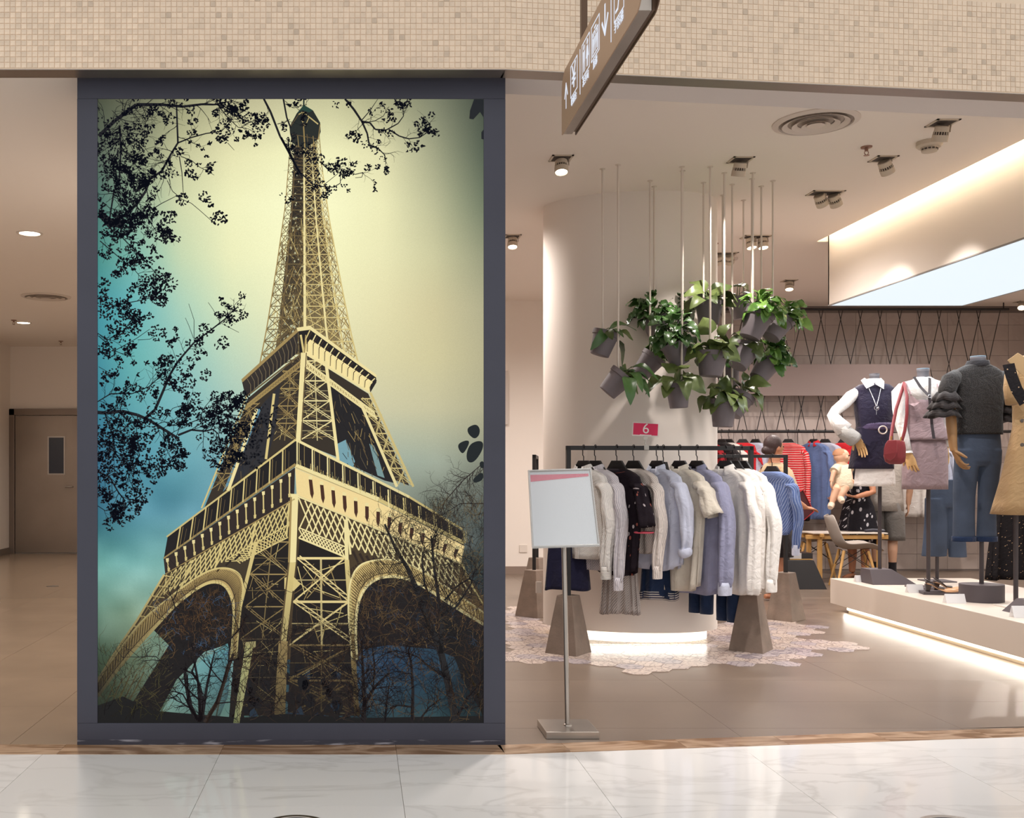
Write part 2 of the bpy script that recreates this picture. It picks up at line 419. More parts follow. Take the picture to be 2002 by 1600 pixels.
# infill of white marble in front of the turning strip
q = MB(); e = A1+A2d*4.5
q.hexa([(A1.x, 4.80, -.03), (e.x, 4.80, -.03), (e.x, e.y, -.03), (A1.x, A1.y, -.03)], [(A1.x, 4.80, -.0006), (e.x, 4.80, -.0006), (e.x, e.y-.004, -.0006), (A1.x, A1.y-.004, -.0006)])
q.build('tile', m_marb, mf)
m_sf = MT('shop_floor_stone', (118, 103, 91), .30, var=.10, vs=2.2, bump=.03, bs=120, rnd=.03)
fs = struct(MB().bx(-1.2, 9, 4.95, 13.6, -.06, -.004).build('floor_shop', MT('floor_joint', (120, 104, 92), .6)))
def clipfront(x): return 4.985 if x < A1.x else A1.y+.158+(x-A1.x)*A2d.y/A2d.x
TX, TY = 1.2, .6
xr = (1278-CX)/F*(2700/(1321-CY))
for c in range(-3, 6):
    x0 = max(xr+c*TX, -1.2); x1 = xr+c*TX+TX
    for r in range(15):
        y0 = 4.70+r*TY; y1 = y0+TY
        ya, yb = max(y0, clipfront(x0)), max(y0, clipfront(x1))
        if ya >= y1 and yb >= y1: continue
        ya, yb = min(ya, y1-.002), min(yb, y1-.002); g = .0008
        MB().hexa([(x0+g, ya+g, -.03), (x1-g, yb+g, -.03), (x1-g, y1-g, -.03), (x0+g, y1-g, -.03)],
                  [(x0+g, ya+g, 0), (x1-g, yb+g, 0), (x1-g, y1-g, 0), (x0+g, y1-g, 0)]).build('tile', m_sf, fs)
m_cf = MT('corridor_floor_stone', (150, 130, 110), .22, var=.08, vs=2., rnd=.03)
fc = struct(MB().bx(-5.7, -1.3, 4.95, 16.3, -.06, -.004).build('floor_corridor', MT('corridor_joint', (132, 110, 90), .6)))
for c in range(6):
    for r in range(15):
        x0 = -5.7+c*.8; y0 = 4.985+r*.8
        MB().bx(x0+.001, min(x0+.8, -1.3)-.001, y0+.001, min(y0+.8, 16.3)-.001, -.03, 0).build('tile', m_cf, fc)

# patch of patterned hexagon tiles round the pillar
def hexmat(name, c, v, sc):
    m, nt, b = base_mat(name)
    tc = nd(nt, 'ShaderNodeTexCoord'); oi = nd(nt, 'ShaderNodeObjectInfo')
    off = nd(nt, 'ShaderNodeVectorMath'); off.operation = 'ADD'; nt.links.new(tc.outputs['Object'], off.inputs[0])
    nt.links.new(math_n(nt, 'MULTIPLY', oi.outputs['Random'], 13.), off.inputs[1])
    vo = nd(nt, 'ShaderNodeTexVoronoi', Scale=sc, Randomness=.55); vo.feature = 'DISTANCE_TO_EDGE'; nt.links.new(off.outputs[0], vo.inputs['Vector'])
    k = math_n(nt, 'LESS_THAN', vo.outputs['Distance'], .09)
    wv = nd(nt, 'ShaderNodeTexWave', Scale=sc*1.3, Distortion=3.); nt.links.new(off.outputs[0], wv.inputs['Vector'])
    k2 = math_n(nt, 'MAXIMUM', k, math_n(nt, 'GREATER_THAN', wv.outputs['Fac'], .82))
    nt.links.new(mixc(nt, k2, lin(c), lin(v)), b.inputs['Base Color']); b.inputs['Roughness'].default_value = .3
    return m
hm = [hexmat('hexagon_tile_grey_lines', (214, 198, 186), (150, 132, 124), 26), hexmat('hexagon_tile_star', (206, 190, 180), (140, 124, 120), 18), hexmat('hexagon_tile_blue_grey', (190, 178, 176), (128, 118, 124), 22)]
HR = .105
hxm = []
for m in hm:
    q = MB().prism([((HR-.002)*math.cos(PI/3*k), (HR-.002)*math.sin(PI/3*k)) for k in range(6)], 0, .0016)
    ob = q.build('hexagon_tile', m, fs); hxm.append(ob.data)
    for v in ob.data.vertices: v.co += wloc(fs)
    bpy.data.objects.remove(ob)
PC = Vector((2.185, 8.255))           # pillar centre
edge_px = [(985, 1296), (1075, 1296), (1100, 1297), (1190, 1300), (1258, 1320), (1310, 1319), (1392, 1302), (1475, 1303), (1545, 1303), (1550, 1290), (1610, 1288), (1600, 1272), (1680, 1272), (1678, 1255), (1560, 1246), (1620, 1236), (1600, 1225), (1490, 1200), (1330, 1185), (985, 1186)]
edge = [FP(x, y) for x, y in edge_px]; edge = [(p.x, p.y) for p in edge]
def inside(x, y, pg):
    r = False; j = len(pg)-1
    for i in range(len(pg)):
        xi, yi = pg[i]; xj, yj = pg[j]
        if (yi > y) != (yj > y) and x < (xj-xi)*(y-yi)/(yj-yi)+xi: r = not r
        j = i
    return r
random.seed(11); nh = 0
for i in range(0, 40):
    for j in range(0, 40):
        x = .9+i*HR*1.5; y = 6.4+j*HR*math.sqrt(3)+(HR*math.sqrt(3)/2 if i % 2 else 0)
        if not inside(x, y, edge): continue
        if ((x-PC.x)/.5)**2+((y-PC.y)/.25)**2 < 1: continue
        if ((x-PC.x)/.7)**2+((y-PC.y)/.6)**2 > 1 and y > PC.y and abs(x-PC.x) < .55: continue
        inst(random.choice(hxm), 'hexagon_tile', fs, Vector((x, y, .0002))-wloc(fs), (0, 0, random.choice((0, 1, 2, 3))*PI/3)); nh += 1

# walls of the corridor
struct(MB().bx(-5.70, -5.48, 4.9, 16.3, 0, ZL).build('wall_corridor_left', m_wall))
struct(MB().bx(-5.48, -1.3, 16.12, 16.3, 0, ZL).build('wall_corridor_end', m_wall))
struct(MB().bx(-1.30, -1.20, 5.30, 16.3, 0, 3.6).build('wall_corridor_right', m_wall))
struct(MB().bx(-5.48, -5.465, 4.95, 16.12, 0, .10).build('baseboard_left', MT('grey_skirting', (120, 108, 98), .5)))
# shop walls
struct(MB().bx(-1.2, 3.6, 12.98, 13.2, 0, ZC).build('wall_back_left', m_wall))
struct(MB().bx(8.9, 9.0, 5.3, 13.6, 0, ZC).build('wall_right', m_wall))
bb = MB(); bb.bx(-1.2, 3.2, 12.955, 12.98, 0, .10); struct(bb.build('baseboard_back', MT('taupe_skirting', (142, 124, 112), .5)))
m_tile = MMARBLE('grey_beige_wall_tile', (172, 159, 152), (150, 138, 132), 1.5, .35, .35, rnd=.05)
m_tile2 = MMARBLE('veined_lit_wall_tile', (196, 182, 175), (132, 120, 118), 1.2, .22, .5, rnd=.03, width=.10, streak=(2.2, 1, .7))  # veined rows under the header, paler colour standing for lamplight on them
wb = struct(MB().bx(3.4, 9.0, 13.41, 13.6, 0, ZC).build('wall_back', MT('wall_joint', (118, 107, 102), .7)))
for r in range(17):
    z0 = .02+r*.2
    for c in range(14):
        x0 = (1375-CX)/F*13.4+c*.4-.8
        MB().bx(x0+.002, x0+.398, 13.404, 13.42, z0+.002, min(z0+.198, 3.38)).build('tile', m_tile2 if 8 <= r <= 11 else m_tile, wb)

# oval pillar with a lit recess at its foot
pl = sempty('pillar', (PC.x, PC.y, 0))
def oval(mb, a, b, z0, z1, n=72, rot=R(-10)):
    M = yawm(rot); rings = []
    for z in (z0, z1):
        ring = []
        for k in range(n):
            t = 2*PI*k/n; c, s = math.cos(t), math.sin(t)
            p = M @ Vector((a*math.copysign(abs(c)**1.0, c), b*math.copysign(abs(s)**1.0, s), 0)); ring.append((PC.x+p.x, PC.y+p.y, z))
        rings.append(ring)
    mb.loft(rings)
q = MB(); oval(q, .68, .43, .085, ZC); q.build('shaft', m_wall, pl, smooth=40)
q = MB(); oval(q, .60, .35, 0, .085); q.build('plinth', m_led, pl, smooth=40)
q = MB(); q.box(W(1052, 1148, 8.16)+Vector((-.0, -.03, 0)), (.045, .02, .09)); q.build('switch_plate', m_white, pl)
q = MB(); q.box(W(1023, 1073, 12.975), (.10, .012, .10)); o = q.build('wall_socket', m_white, bevel=.004); tag(o, 'small square white wall socket above the skirting beside the pillar', 'socket')
q = MB(); q.bx(W(986, 720, 12.95).x, W(993, 720, 12.95).x, 12.94, 12.98, W(0, 830, 12.95).z, W(0, 725, 12.95).z)
o = q.build('wall_panel', MT('panel_grey_white', (208, 198, 190), .5)); tag(o, 'narrow pale framed wall panel just past the dark poster frame', 'panel')

# corridor door
YD = 16.12
xa, xb = W(18, 0, YD).x, -4.05; zt = W(0, 800, YD).z
dr = sempty('door_1', ((xa+xb)/2, YD, 0))
m_door = MT('stainless_door', (152, 139, 128), .30, .75, var=.12, vs=1.5)
m_dfr = MT('stainless_door_frame', (136, 122, 112), .35, .7)
q = MB(); q.bx(xa, xa+.10, YD-.06, YD, 0, zt); q.bx(xb-.1, xb, YD-.06, YD, 0, zt); q.bx(xa, xb, YD-.06, YD, zt-.10, zt); q.build('door_frame', m_dfr, dr, bevel=.004)
q = MB(); q.bx(xa+.105, xb-.105, YD-.035, YD, .015, zt-.105); leaf = q.build('door_leaf', m_door, dr, bevel=.003)
w0, w1 = W(97, 926, YD), W(126, 856, YD)
MB().bx(w0.x, w1.x, YD-.038, YD-.03, w0.z, w1.z).build('window_pane', MT('dark_glass', (36, 42, 58), .08), leaf)
q = MB()
for a, b, c, d in ((w0.x-.02, w0.x, w0.z-.02, w1.z+.02), (w1.x, w1.x+.02, w0.z-.02, w1.z+.02), (w0.x, w1.x, w0.z-.02, w0.z), (w0.x, w1.x, w1.z, w1.z+.02)): q.bx(a, b, YD-.042, YD-.03, c, d)
q.build('window_frame', m_steel, leaf)
hp = W(140, 952, YD); q = MB(); q.tube([hp+Vector((.03, -.035, 0)), hp+Vector((.03, -.09, 0)), hp+Vector((-.08, -.09, 0))], .011); q.build('door_handle', m_steel, leaf, smooth=60)

# recessed floor lights in the marble
for px in (577, 1867):
    c = Vector(((px-CX)/F*3.85, 3.83, .0012)); t = thing('floor_light', 'round recessed floor light in the white marble, '+('in front of the poster' if px < 1000 else 'in front of the shop'), 'floor light', c, 'recessed floor lights')
    q = MB(); q.lathe(c, [(.135, 0), (.133, .004), (.112, .005), (.110, .002)], 40, cap0=False, cap1=False); q.build('rim', m_steel, t, smooth=50)
    q = MB(); q.lathe(c, [(.112, .0022), (.001, .0024)], 36, cap0=False); q.build('glass', MT('dark_lamp_glass', (36, 44, 58), .1), t)
# ================================================================ POSTER IN ITS SLATE FRAME
YP = 4.985
fr = thing('poster_display', 'tall slate grey framed poster of an iron lattice tower behind bare branches', 'poster', (-.33, 5.1, 0))
def wx(px): return (px-CX)/F*4.982
def wz(py): return H+(CY-py)/F*4.982
fx0, fx1, ix0, ix1 = wx(151), wx(988), wx(191), wx(945.5)
fz1, iz0, iz1 = wz(150), wz(1414.5), wz(193.5)
q = MB(); q.bx(fx0, fx1, 4.98, 5.05, .008, iz0); q.build('bottom_rail', m_slate, fr, bevel=.002)
q = MB(); q.bx(fx0, fx1, 4.98, 5.05, iz1, fz1); q.build('top_rail', m_slate, fr, bevel=.002)
q = MB(); q.bx(fx0, ix0, 4.978, 5.05, iz0, iz1); q.build('side_stile', m_slate, fr, bevel=.002)
q = MB(); q.bx(ix1, fx1, 4.978, 5.05, iz0, iz1); q.build('side_stile', m_slate, fr, bevel=.002)
q = MB(); q.bx(fx0+.002, fx1-.002, 5.05, 5.30, .008, fz1-.002); q.build('cabinet', m_slate, fr)
def scuff():
    m, nt, b = base_mat('scuffed_paint_edge')
    tc = nd(nt, 'ShaderNodeTexCoord'); mp = nd(nt, 'ShaderNodeMapping'); mp.inputs['Scale'].default_value = (7, 1, 60); nt.links.new(tc.outputs['Object'], mp.inputs['Vector'])
    n = nd(nt, 'ShaderNodeTexNoise', Scale=1.0, Detail=6.0); nt.links.new(mp.outputs[0], n.inputs['Vector'])
    k = math_n(nt, 'MULTIPLY', math_n(nt, 'SUBTRACT', n.outputs['Fac'], .56), 7.); k.node.use_clamp = True
    nt.links.new(mixc(nt, k, lin((56, 56, 68)), lin((150, 150, 160))), b.inputs['Base Color']); b.inputs['Roughness'].default_value = .7
    return m
q = MB(); q.bx(fx0+.001, fx1-.001, 4.9785, 4.99, 0.0012, .026); q.build('kick_strip', scuff(), fr)

# the print: flat inks laid one over the other, every vertex carrying its own ink colour
class Print:
    def __init__(s): s.v = []; s.f = []; s.c = []
    def poly(s, pts, cols, layer):
        if len(pts) < 3: return
        o = len(s.v)
        for i, p in enumerate(pts):
            x = min(max(p[0], 191.), 945.5); y = min(max(p[1], 193.5), 1414.5)
            s.v.append(((x-CX)/F*YP, YP-layer*.00015, H+(CY-y)/F*YP)); s.c.append(lin(cols[i] if isinstance(cols, list) else cols))
        s.f.append(tuple(range(o, o+len(pts))))
    def line(s, a, b, w0, w1, col, layer, col2=None):
        dx, dy = b[0]-a[0], b[1]-a[1]; l = math.hypot(dx, dy)
        if l < .01: return
        if max(a[0], b[0]) < 191 or min(a[0], b[0]) > 945.5 or max(a[1], b[1]) < 193.5 or min(a[1], b[1]) > 1414.5: return
        nx, ny = -dy/l*.5, dx/l*.5; col2 = col2 or col
        s.poly([(a[0]+nx*w0, a[1]+ny*w0), (b[0]+nx*w1, b[1]+ny*w1), (b[0]-nx*w1, b[1]-ny*w1), (a[0]-nx*w0, a[1]-ny*w0)], [col, col2, col2, col], layer)
    def path(s, pts, w0, w1, col, layer):
        n = len(pts)-1
        for i in range(n): s.line(pts[i], pts[i+1], w0+(w1-w0)*i/n, w0+(w1-w0)*(i+1)/n, col, layer)
PR = Print()
SY = [193, 300, 400, 500, 600, 700, 800, 900, 1000, 1100, 1200, 1300, 1416]
SX = [190, 260, 350, 450, 550, 650, 750, 850, 946]
SK = [
 [(70,76,58),(104,106,84),(148,148,112),(182,178,140),(196,192,152),(196,194,152),(166,165,128),(126,130,106),(66,74,62)],
 [(84,98,84),(134,142,112),(192,192,150),(228,225,176),(240,238,188),(240,238,188),(224,220,174),(160,162,130),(84,95,78)],
 [(70,112,104),(140,168,142),(208,214,170),(240,240,190),(248,248,200),(248,247,198),(236,233,184),(186,186,148),(112,122,98)],
 [(69,140,132),(122,182,168),(196,214,176),(236,237,188),(246,246,197),(245,243,192),(234,230,182),(204,201,158),(150,152,122)],
 [(62,146,157),(100,178,182),(168,206,184),(216,227,186),(234,234,190),(237,233,186),(228,221,174),(208,199,155),(176,172,138)],
 [(62,140,154),(101,176,173),(140,194,186),(188,212,186),(216,221,184),(222,218,174),(218,211,166),(208,200,155),(182,176,140)],
 [(52,124,144),(91,162,169),(120,180,184),(160,196,184),(192,206,180),(204,206,172),(204,200,164),(198,193,157),(176,172,140)],
 [(50,108,137),(75,144,163),(99,162,174),(118,168,176),(150,178,172),(164,180,166),(162,176,160),(160,170,152),(138,142,124)],
 [(56,112,132),(75,136,153),(85,142,158),(96,150,165),(120,150,150),(120,140,130),(118,126,112),(108,114,102),(78,86,82)],
 [(80,140,132),(104,162,158),(120,172,165),(100,150,150),(90,120,120),(70,90,90),(70,80,76),(66,76,74),(44,54,54)],
 [(92,126,108),(136,162,138),(130,158,138),(96,140,140),(60,90,100),(40,60,72),(38,60,78),(38,56,66),(26,38,42)],
 [(52,66,48),(88,102,80),(120,150,136),(110,150,150),(44,70,80),(30,48,66),(28,58,86),(28,56,76),(16,30,36)],
 [(22,28,18),(34,42,30),(70,96,84),(96,126,116),(40,60,62),(30,44,50),(46,68,72),(42,66,70),(16,32,36)]]
def skyc(x, y):
    def loc(v, A):
        for i in range(len(A)-1):
            if v <= A[i+1]: break
        t = (v-A[i])/(A[i+1]-A[i]); t = min(max(t, 0), 1); return i, t
    i, tx = loc(x, SX); j, ty = loc(y, SY)
    return tuple((SK[j][i][k]*(1-tx)+SK[j][i+1][k]*tx)*(1-ty)+(SK[j+1][i][k]*(1-tx)+SK[j+1][i+1][k]*tx)*ty for k in range(3))
NX, NY = 60, 98
def cloud(x, y, c):
    n = noise.noise(Vector((x*.009, y*.012, 3.1)))+.5*noise.noise(Vector((x*.022, y*.026, 7.7)))
    k = max(0., min(1., (y-860)/240.))*(1 if y < 1260 else .5)
    return tuple(min(255, max(8, q+n*46*k)) for q in c)
for j in range(NY):
    for i in range(NX):
        xs = [191+754.5*(i+a)/NX for a in (0, 1)]; ys = [193.5+1221*(j+a)/NY for a in (0, 1)]
        pts = [(xs[0], ys[0]), (xs[1], ys[0]), (xs[1], ys[1]), (xs[0], ys[1])]
        PR.poly(pts, [cloud(x, y, skyc(x, y)) for x, y in pts], 0)
def vig(c, x, y):
    k = 1-.55*max(0, (abs(x-568)/378.)**3*.55)-.62*max(0, (y-1130)/285.)**1.2-.5*max(0, ((260-y)/70.))*.6
    k = max(.16, min(1, k)); return tuple(q*k for q in c)
CREAM, LIT, MID, DIM, DARK = (238, 222, 160), (214, 194, 128), (160, 136, 84), (104, 86, 56), (42, 34, 26)
def L(a, b, w, col, layer=3, w2=None): PR.line(a, b, w, w2 or w, vig(col, *a), layer, vig(col, *b))
def lerp(a, b, t): return (a[0]+(b[0]-a[0])*t, a[1]+(b[1]-a[1])*t)
def pline(pts):
    """point at parameter t along a polyline given by its vertical coordinate"""
    def f(y):
        for a, b in zip(pts[:-1], pts[1:]):
            if y <= b[1]: break
        t = (y-a[1])/(b[1]-a[1]); return a[0]+(b[0]-a[0])*t
    return f
random.seed(5)
rj = lambda a: random.uniform(-a, a)
# ---- shaft above the second platform
Lx = pline([(570,268),(566,300),(558,400),(541,520),(522,640),(508,712)])
Rx = pline([(624,262),(630,330),(644,430),(668,560),(688,660),(703,722)])
Cx = pline([(594,230),(595,420),(596,640),(597,690)])
def cluster_gap(p, r):
    c = tuple(v*.8 for v in skyc(*p)); PR.poly([(p[0]-r, p[1]), (p[0], p[1]-r*1.6), (p[0]+r, p[1]), (p[0], p[1]+r*1.6)], c, 1.5)
ys = [262]; st = 11.5
while ys[-1] < 700: ys.append(ys[-1]+st); st *= 1.032
for y0, y1 in zip(ys[:-1], ys[1:]):
    for (Ax, Bx, side) in ((Lx, Cx, 0), (Cx, Rx, 1)):
        q = lambda t, y: (Ax(y)+(Bx(y)-Ax(y))*t, y)
        # dark core seen through the ironwork
        if y0 < 668:
            g = min(1, max(0, (y0-300)/370.)); g2 = min(1, max(0, (y1-300)/370.))
            d0, d1 = (.30, 1.) if side == 0 else (0., .74)
            ca_, cb_ = ((34,28,22), (92,80,54)) if side == 0 else ((42,34,26), (138,122,82))
            k0 = tuple(ca_[i]+(cb_[i]-ca_[i])*g**1.6 for i in range(3)); k1 = tuple(ca_[i]+(cb_[i]-ca_[i])*g2**1.6 for i in range(3))
            PR.poly([q(d0, y0), q(d1, y0), q(d1, y1), q(d0, y1)], [vig(k0, q(d0, y0)[0], y0)]*2+[vig(k1, q(d0, y1)[0], y1)]*2, 1)
            for _ in range(7):      # sky glimpsed through gaps
                t = random.uniform(d0, d1); yy = random.uniform(y0, y1); p_ = q(t, yy)
                if random.random() < .25+.5*g: cluster_gap(p_, 1.2+1.3*g)
        strips = (0, .38, 1.) if side == 0 else (0, .47, .78, 1.)
        k = 1 if side else .72
        dy = (-.16 if side == 0 else .16)
        for a, b in zip(strips[:-1], strips[1:]):
            edge = (side == 0 and a == 0) or (side == 1 and b == 1.)
            c = MID if edge else (LIT if side else DIM)
            wd = .8+.9*(y0-262)/400
            h = (y1-y0)
            p = lambda t, y, e=0: (q(t, y)[0], y+e)
            e0 = h*dy*0; 
            L(q(a, y0), q(b, y1), wd, tuple(x*k for x in c), 2); L(q(b, y0), q(a, y1), wd, tuple(x*k for x in c), 2)
            m = (a+b)/2
            if y0 > 380:
                L(q(a, y0), q(m, (y0+y1)/2), wd*.6, DIM, 2); L(q(m, y0), q(b, y1), wd*.6, MID if side else DIM, 2); L(q(m, y0), q(a, y1), wd*.6, MID if side else DARK, 2)
            sl = (y1-y0)*.28
            L((q(a, y0)[0], y0+(sl*a*0)), q(b, y0), wd*1.2, tuple(x*k for x in (LIT if side else MID)), 3)
    for t, Ax, Bx, c, w in ((0, Lx, Cx, MID, 1.8), (.38, Lx, Cx, DIM, 2.2), (.47, Cx, Rx, CREAM, 3.2), (.78, Cx, Rx, LIT, 2.2), (1, Cx, Rx, LIT, 2.2), (0, Cx, Rx, CREAM, 5.0)):
        f = .45+.6*(y0-262)/420
        a, b = (Ax(y0)+(Bx(y0)-Ax(y0))*t, y0), (Ax(y1)+(Bx(y1)-Ax(y1))*t, y1)
        L(a, b, w*f+.6, c if y0 > 330 else tuple(x*.75 for x in c), 3)
for _ in range(420):
    y = random.uniform(420, 690); t = random.random(); Ax, Bx = (Lx, Cx) if random.random() < .45 else (Cx, Rx)
    x = Ax(y)+(Bx(y)-Ax(y))*t; dy = random.uniform(14, 46); dx = rj(22)
    x2 = min(max(x+dx, Lx(min(y+dy, 712))), Rx(min(y+dy, 712)))
    L((x, y), (x2, min(y+dy, 715)), random.uniform(.6, 1.3), random.choice((MID, DIM, DIM, LIT)), 2)
# lantern at the top
PR.poly([(567,262),(566,248),(580,222),(594,206),(612,216),(626,240),(627,258),(622,272),(596,292),(572,280)], vig((34,40,36), 590, 240), 4)
PR.poly([(580,222),(594,205),(612,216),(604,220),(592,216)], vig((40,78,66), 590, 210), 5)
L((584,224), (592,219), 2.2, LIT, 5); L((592,219), (622,243), 2.4, LIT, 5); L((566,250), (584,224), 1.6, DIM, 5)
L((592,220), (596,290), 2.5, MID, 5); L((626,243), (622,274), 1.5, MID, 5); L((588,232), (596,246), 1.4, LIT, 5); L((604,230), (597,246), 1.4, LIT, 5)
L((594,196), (594,208), 3, (40,60,52), 5); L((567,262), (622,272), 1.2, DIM, 5)
for i in range(9): L((570+i*6, 264+rj(4)), (572+i*6, 284+rj(6)), 1.2, random.choice((DIM, MID, DARK)), 5)
for y in range(285, 330, 7): L((568, y), (596, y+4), 1, DIM, 3)
# ---- second platform
PR.poly([(472,742),(582,642),(582,690),(480,776)], [vig((50,44,38), 500, 720)]*2+[vig((38,32,30), 500, 720)]*2, 5)
PR.poly([(472,742),(582,642),(606,640),(606,645),(584,648),(474,748)], vig(MID, 500, 700), 6)
for i in range(1, 14):
    a = lerp((476,748), (582,652), i/14); b = lerp((483,774), (585,688), i/14); m = ((a[0]+b[0])/2+3, (a[1]+b[1])/2-2)
    PR.path([a, m, b], 1.3, 1.3, vig((112,98,72), *a), 6)
PR.poly([(584,645),(606,640),(735,737),(733,752),(608,664),(594,690),(586,690)], vig((24,20,20), 650, 690), 5)
PR.poly([(595,680),(606,664),(733,750),(724,766),(597,690)], vig((246,226,160), 650, 700), 6)
PR.poly([(580,641),(606,637),(736,733),(736,739),(606,645),(582,648)], vig(CREAM, 650, 680), 7)
for i in range(0, 12):
    a = lerp((606,646), (733,740), i/11.); b = lerp((599,688), (722,765), i/11.)
    PR.path([a, ((a[0]*.3+b[0]*.7)-3, (a[1]*.6+b[1]*.4)), b], 2.2, 2.2, vig(CREAM if i else LIT, *a), 8)
    a2 = (a[0]+3.5, a[1]+4); PR.path([a2, ((a2[0]*.3+b[0]*.7)-1, (a2[1]*.6+b[1]*.4)), (b[0]+2, b[1])], 1.8, 1.2, vig((60,44,30), *a), 7)
PR.poly([(735,737),(736,748),(724,768),(722,758)], vig((30,26,24), 730, 750), 8)
L((480,777), (592,690), 3, DIM, 7); L((594,690), (724,768), 3.5, CREAM, 7)
L((588,655), (594,690), 4, LIT, 8); L((598,655), (595,690), 2.5, MID, 8)
# ---- between the platforms
PR.poly([(486,778),(592,690),(720,770),(800,950),(578,862),(400,992)], vig((50,42,32), 590, 800), 1)
PR.poly([(640,752),(704,790),(775,946),(752,940),(664,900)], vig((26,24,26), 690, 850), 2)          # opening, right
PR.poly([(660,868),(676,860),(694,902),(690,915),(664,905)], vig((118,160,170), 670, 880), 3)
PR.poly([(722,868),(732,872),(752,935),(738,930)], vig((120,150,150), 730, 890), 3)
PR.poly([(548,752),(512,792),(470,880),(440,958),(524,896),(540,830)], vig((40,40,44), 510, 850), 2)  # opening, left
PR.poly([(500,800),(512,796),(470,900),(446,950),(436,962)], vig((96,140,160), 480, 880), 3)
for i in range(120):
    x = random.uniform(640, 760); y = random.uniform(770, 940)
    if inside(x, y, [(642,758),(704,790),(770,940),(752,940),(664,900)]): L((x, y), (x+rj(9)+5, y+random.uniform(8, 26)), 1.1, random.choice((DARK, DIM, MID, (90,80,60), (20,18,20))), 4)
for i in range(70):
    x = random.uniform(440, 550); y = random.uniform(760, 950)
    if inside(x, y, [(548,752),(512,792),(440,958),(524,896)]): L((x, y), (x+rj(9)-4, y+random.uniform(8, 26)), 1.1, random.choice((DARK, DIM, (30,36,46))), 4)
def girder(pa, pb, w, col, n, layer=5, fill=None):
    """a latticed flat beam between two pairs of points"""
    if fill: PR.poly([pa[0], pb[0], pb[1], pa[1]], vig(fill, *pa[0]), layer-1)
    for i in range(n):
        a0, a1 = lerp(pa[0], pb[0], i/n), lerp(pa[0], pb[0], (i+1)/n); b0, b1 = lerp(pa[1], pb[1], i/n), lerp(pa[1], pb[1], (i+1)/n)
        L(a0, b1, w, col, layer); L(b0, a1, w, col, layer)
    L(pa[0], pb[0], w*1.5, col, layer); L(pa[1], pb[1], w*1.5, col, layer)
def panel(pl, pr, n, col, wd, layer=5, mid=True, ex=0):
    """X-braced tower leg face between a left and a right polyline (lists of equal length)"""
    fl, frr = pline(pl), pline(pr); y0, y1 = max(pl[0][1], pr[0][1]), min(pl[-1][1], pr[-1][1])
    for i in range(n):
        ya, yb = y0+(y1-y0)*i/n, y0+(y1-y0)*(i+1)/n
        a, b, c, d = (fl(ya), ya), (frr(ya), ya), (frr(yb), yb), (fl(yb), yb)
        for p, q in ((a, c), (b, d)):
            L(p, q, wd*.5, col, layer); o = wd*1.1
            L((p[0]+o, p[1]-o), (q[0]+o, q[1]-o), wd*.5, col, layer); nn = 9
            for k in range(nn):
                m0, m1 = lerp(p, q, k/nn), lerp(p, q, (k+1)/nn); L(m0, (m1[0]+o, m1[1]-o), wd*.35, tuple(x*.8 for x in col), layer)
        L(a, b, wd, col, layer); L(lerp(a, d, .5), lerp(b, c, .5), wd*.5, tuple(x*.7 for x in col), layer)
        if mid: L(lerp(a, b, .5), lerp(d, c, .5), wd*.8, tuple(x*.85 for x in col), layer)
        for _ in range(ex):
            p, q = (random.uniform(a[0], b[0]), random.uniform(ya, yb)), (random.uniform(d[0], c[0]), random.uniform(ya, yb)); L(p, q, wd*.35, random.choice((MID, DIM, LIT)), layer-1)
panel([(596,692),(586,862)], [(636,706),(660,905)], 4, CREAM, 2.4, 6, ex=14)
panel([(552,726),(530,900)], [(588,692),(578,862)], 4, MID, 2.0, 6, ex=12)
panel([(706,780),(780,958)], [(724,770),(806,950)], 5, LIT, 2.4, 6, ex=4)
panel([(478,790),(396,992)], [(506,790),(444,960)], 5, MID, 2.0, 6, ex=4)
girder(((597,706), (597,718)), ((732,806), (738,820)), 1.6, CREAM, 26, 7, (150,128,80))
girder(((590,704), (588,716)), ((484,790), (474,806)), 1.3, MID, 22, 7, (72,60,42))
for a, b, w, c in (((593,690), (583,862), 9, CREAM), ((637,706), (661,900), 6, CREAM), ((704,786), (776,952), 5.5, CREAM), ((724,768), (808,952), 4.5, LIT), ((536,770), (520,898), 5, LIT), ((502,800), (446,960), 6, CREAM), ((482,776), (394,994), 3, LIT)):
    L(a, b, w, c, 8)
L((599,690), (589,862), 2, DIM, 9)
# ---- first platform: gallery and frieze
PR.poly([(578,859),(328,1049),(320,1094),(578,912)], vig((22,19,20), 450, 980), 5)
PR.poly([(578,859),(800,972),(905,1040),(908,1068),(740,978),(578,910)], vig((30,25,24), 700, 940), 5)
L((578,860), (326,1050), 4, LIT, 8, 3); L((578,860), (800,972), 5, CREAM, 8); L((800,972), (905,1036), 4, LIT, 8)
L((578,908), (320,1092), 5, MID, 8, 3); L((578,911), (740,977), 9, CREAM, 8); L((740,977), (908,1062), 7, LIT, 8)
L((578,903), (740,969), 1, DARK, 9); L((578,914), (740,982), 1, MID, 9)
for i in range(1, 10):
    t = 1-(1-i/10.)**1.0
    a, b = lerp((578,860), (328,1049), t), lerp((578,909), (320,1092), t)
    L(a, b, 2.6, LIT, 9); L((a[0]+5, a[1]), (b[0]+5, b[1]), 1, MID, 9); L((a[0]+12, a[1]+4), (b[0]+12, b[1]-6), .8, DIM, 9)
for i in range(0, 12):
    a, b = lerp((579,861), (905,1038), i/11.), lerp((579,909), (908,1062), i/11.)
    L((a[0]+2, a[1]), (b[0]+2, b[1]), 2.6, CREAM if i < 7 else LIT, 9); L((a[0]+6, a[1]), (b[0]+6, b[1]), 1, LIT, 9); L((a[0]+16, a[1]+10), (b[0]+16, b[1]), .9, MID, 9)
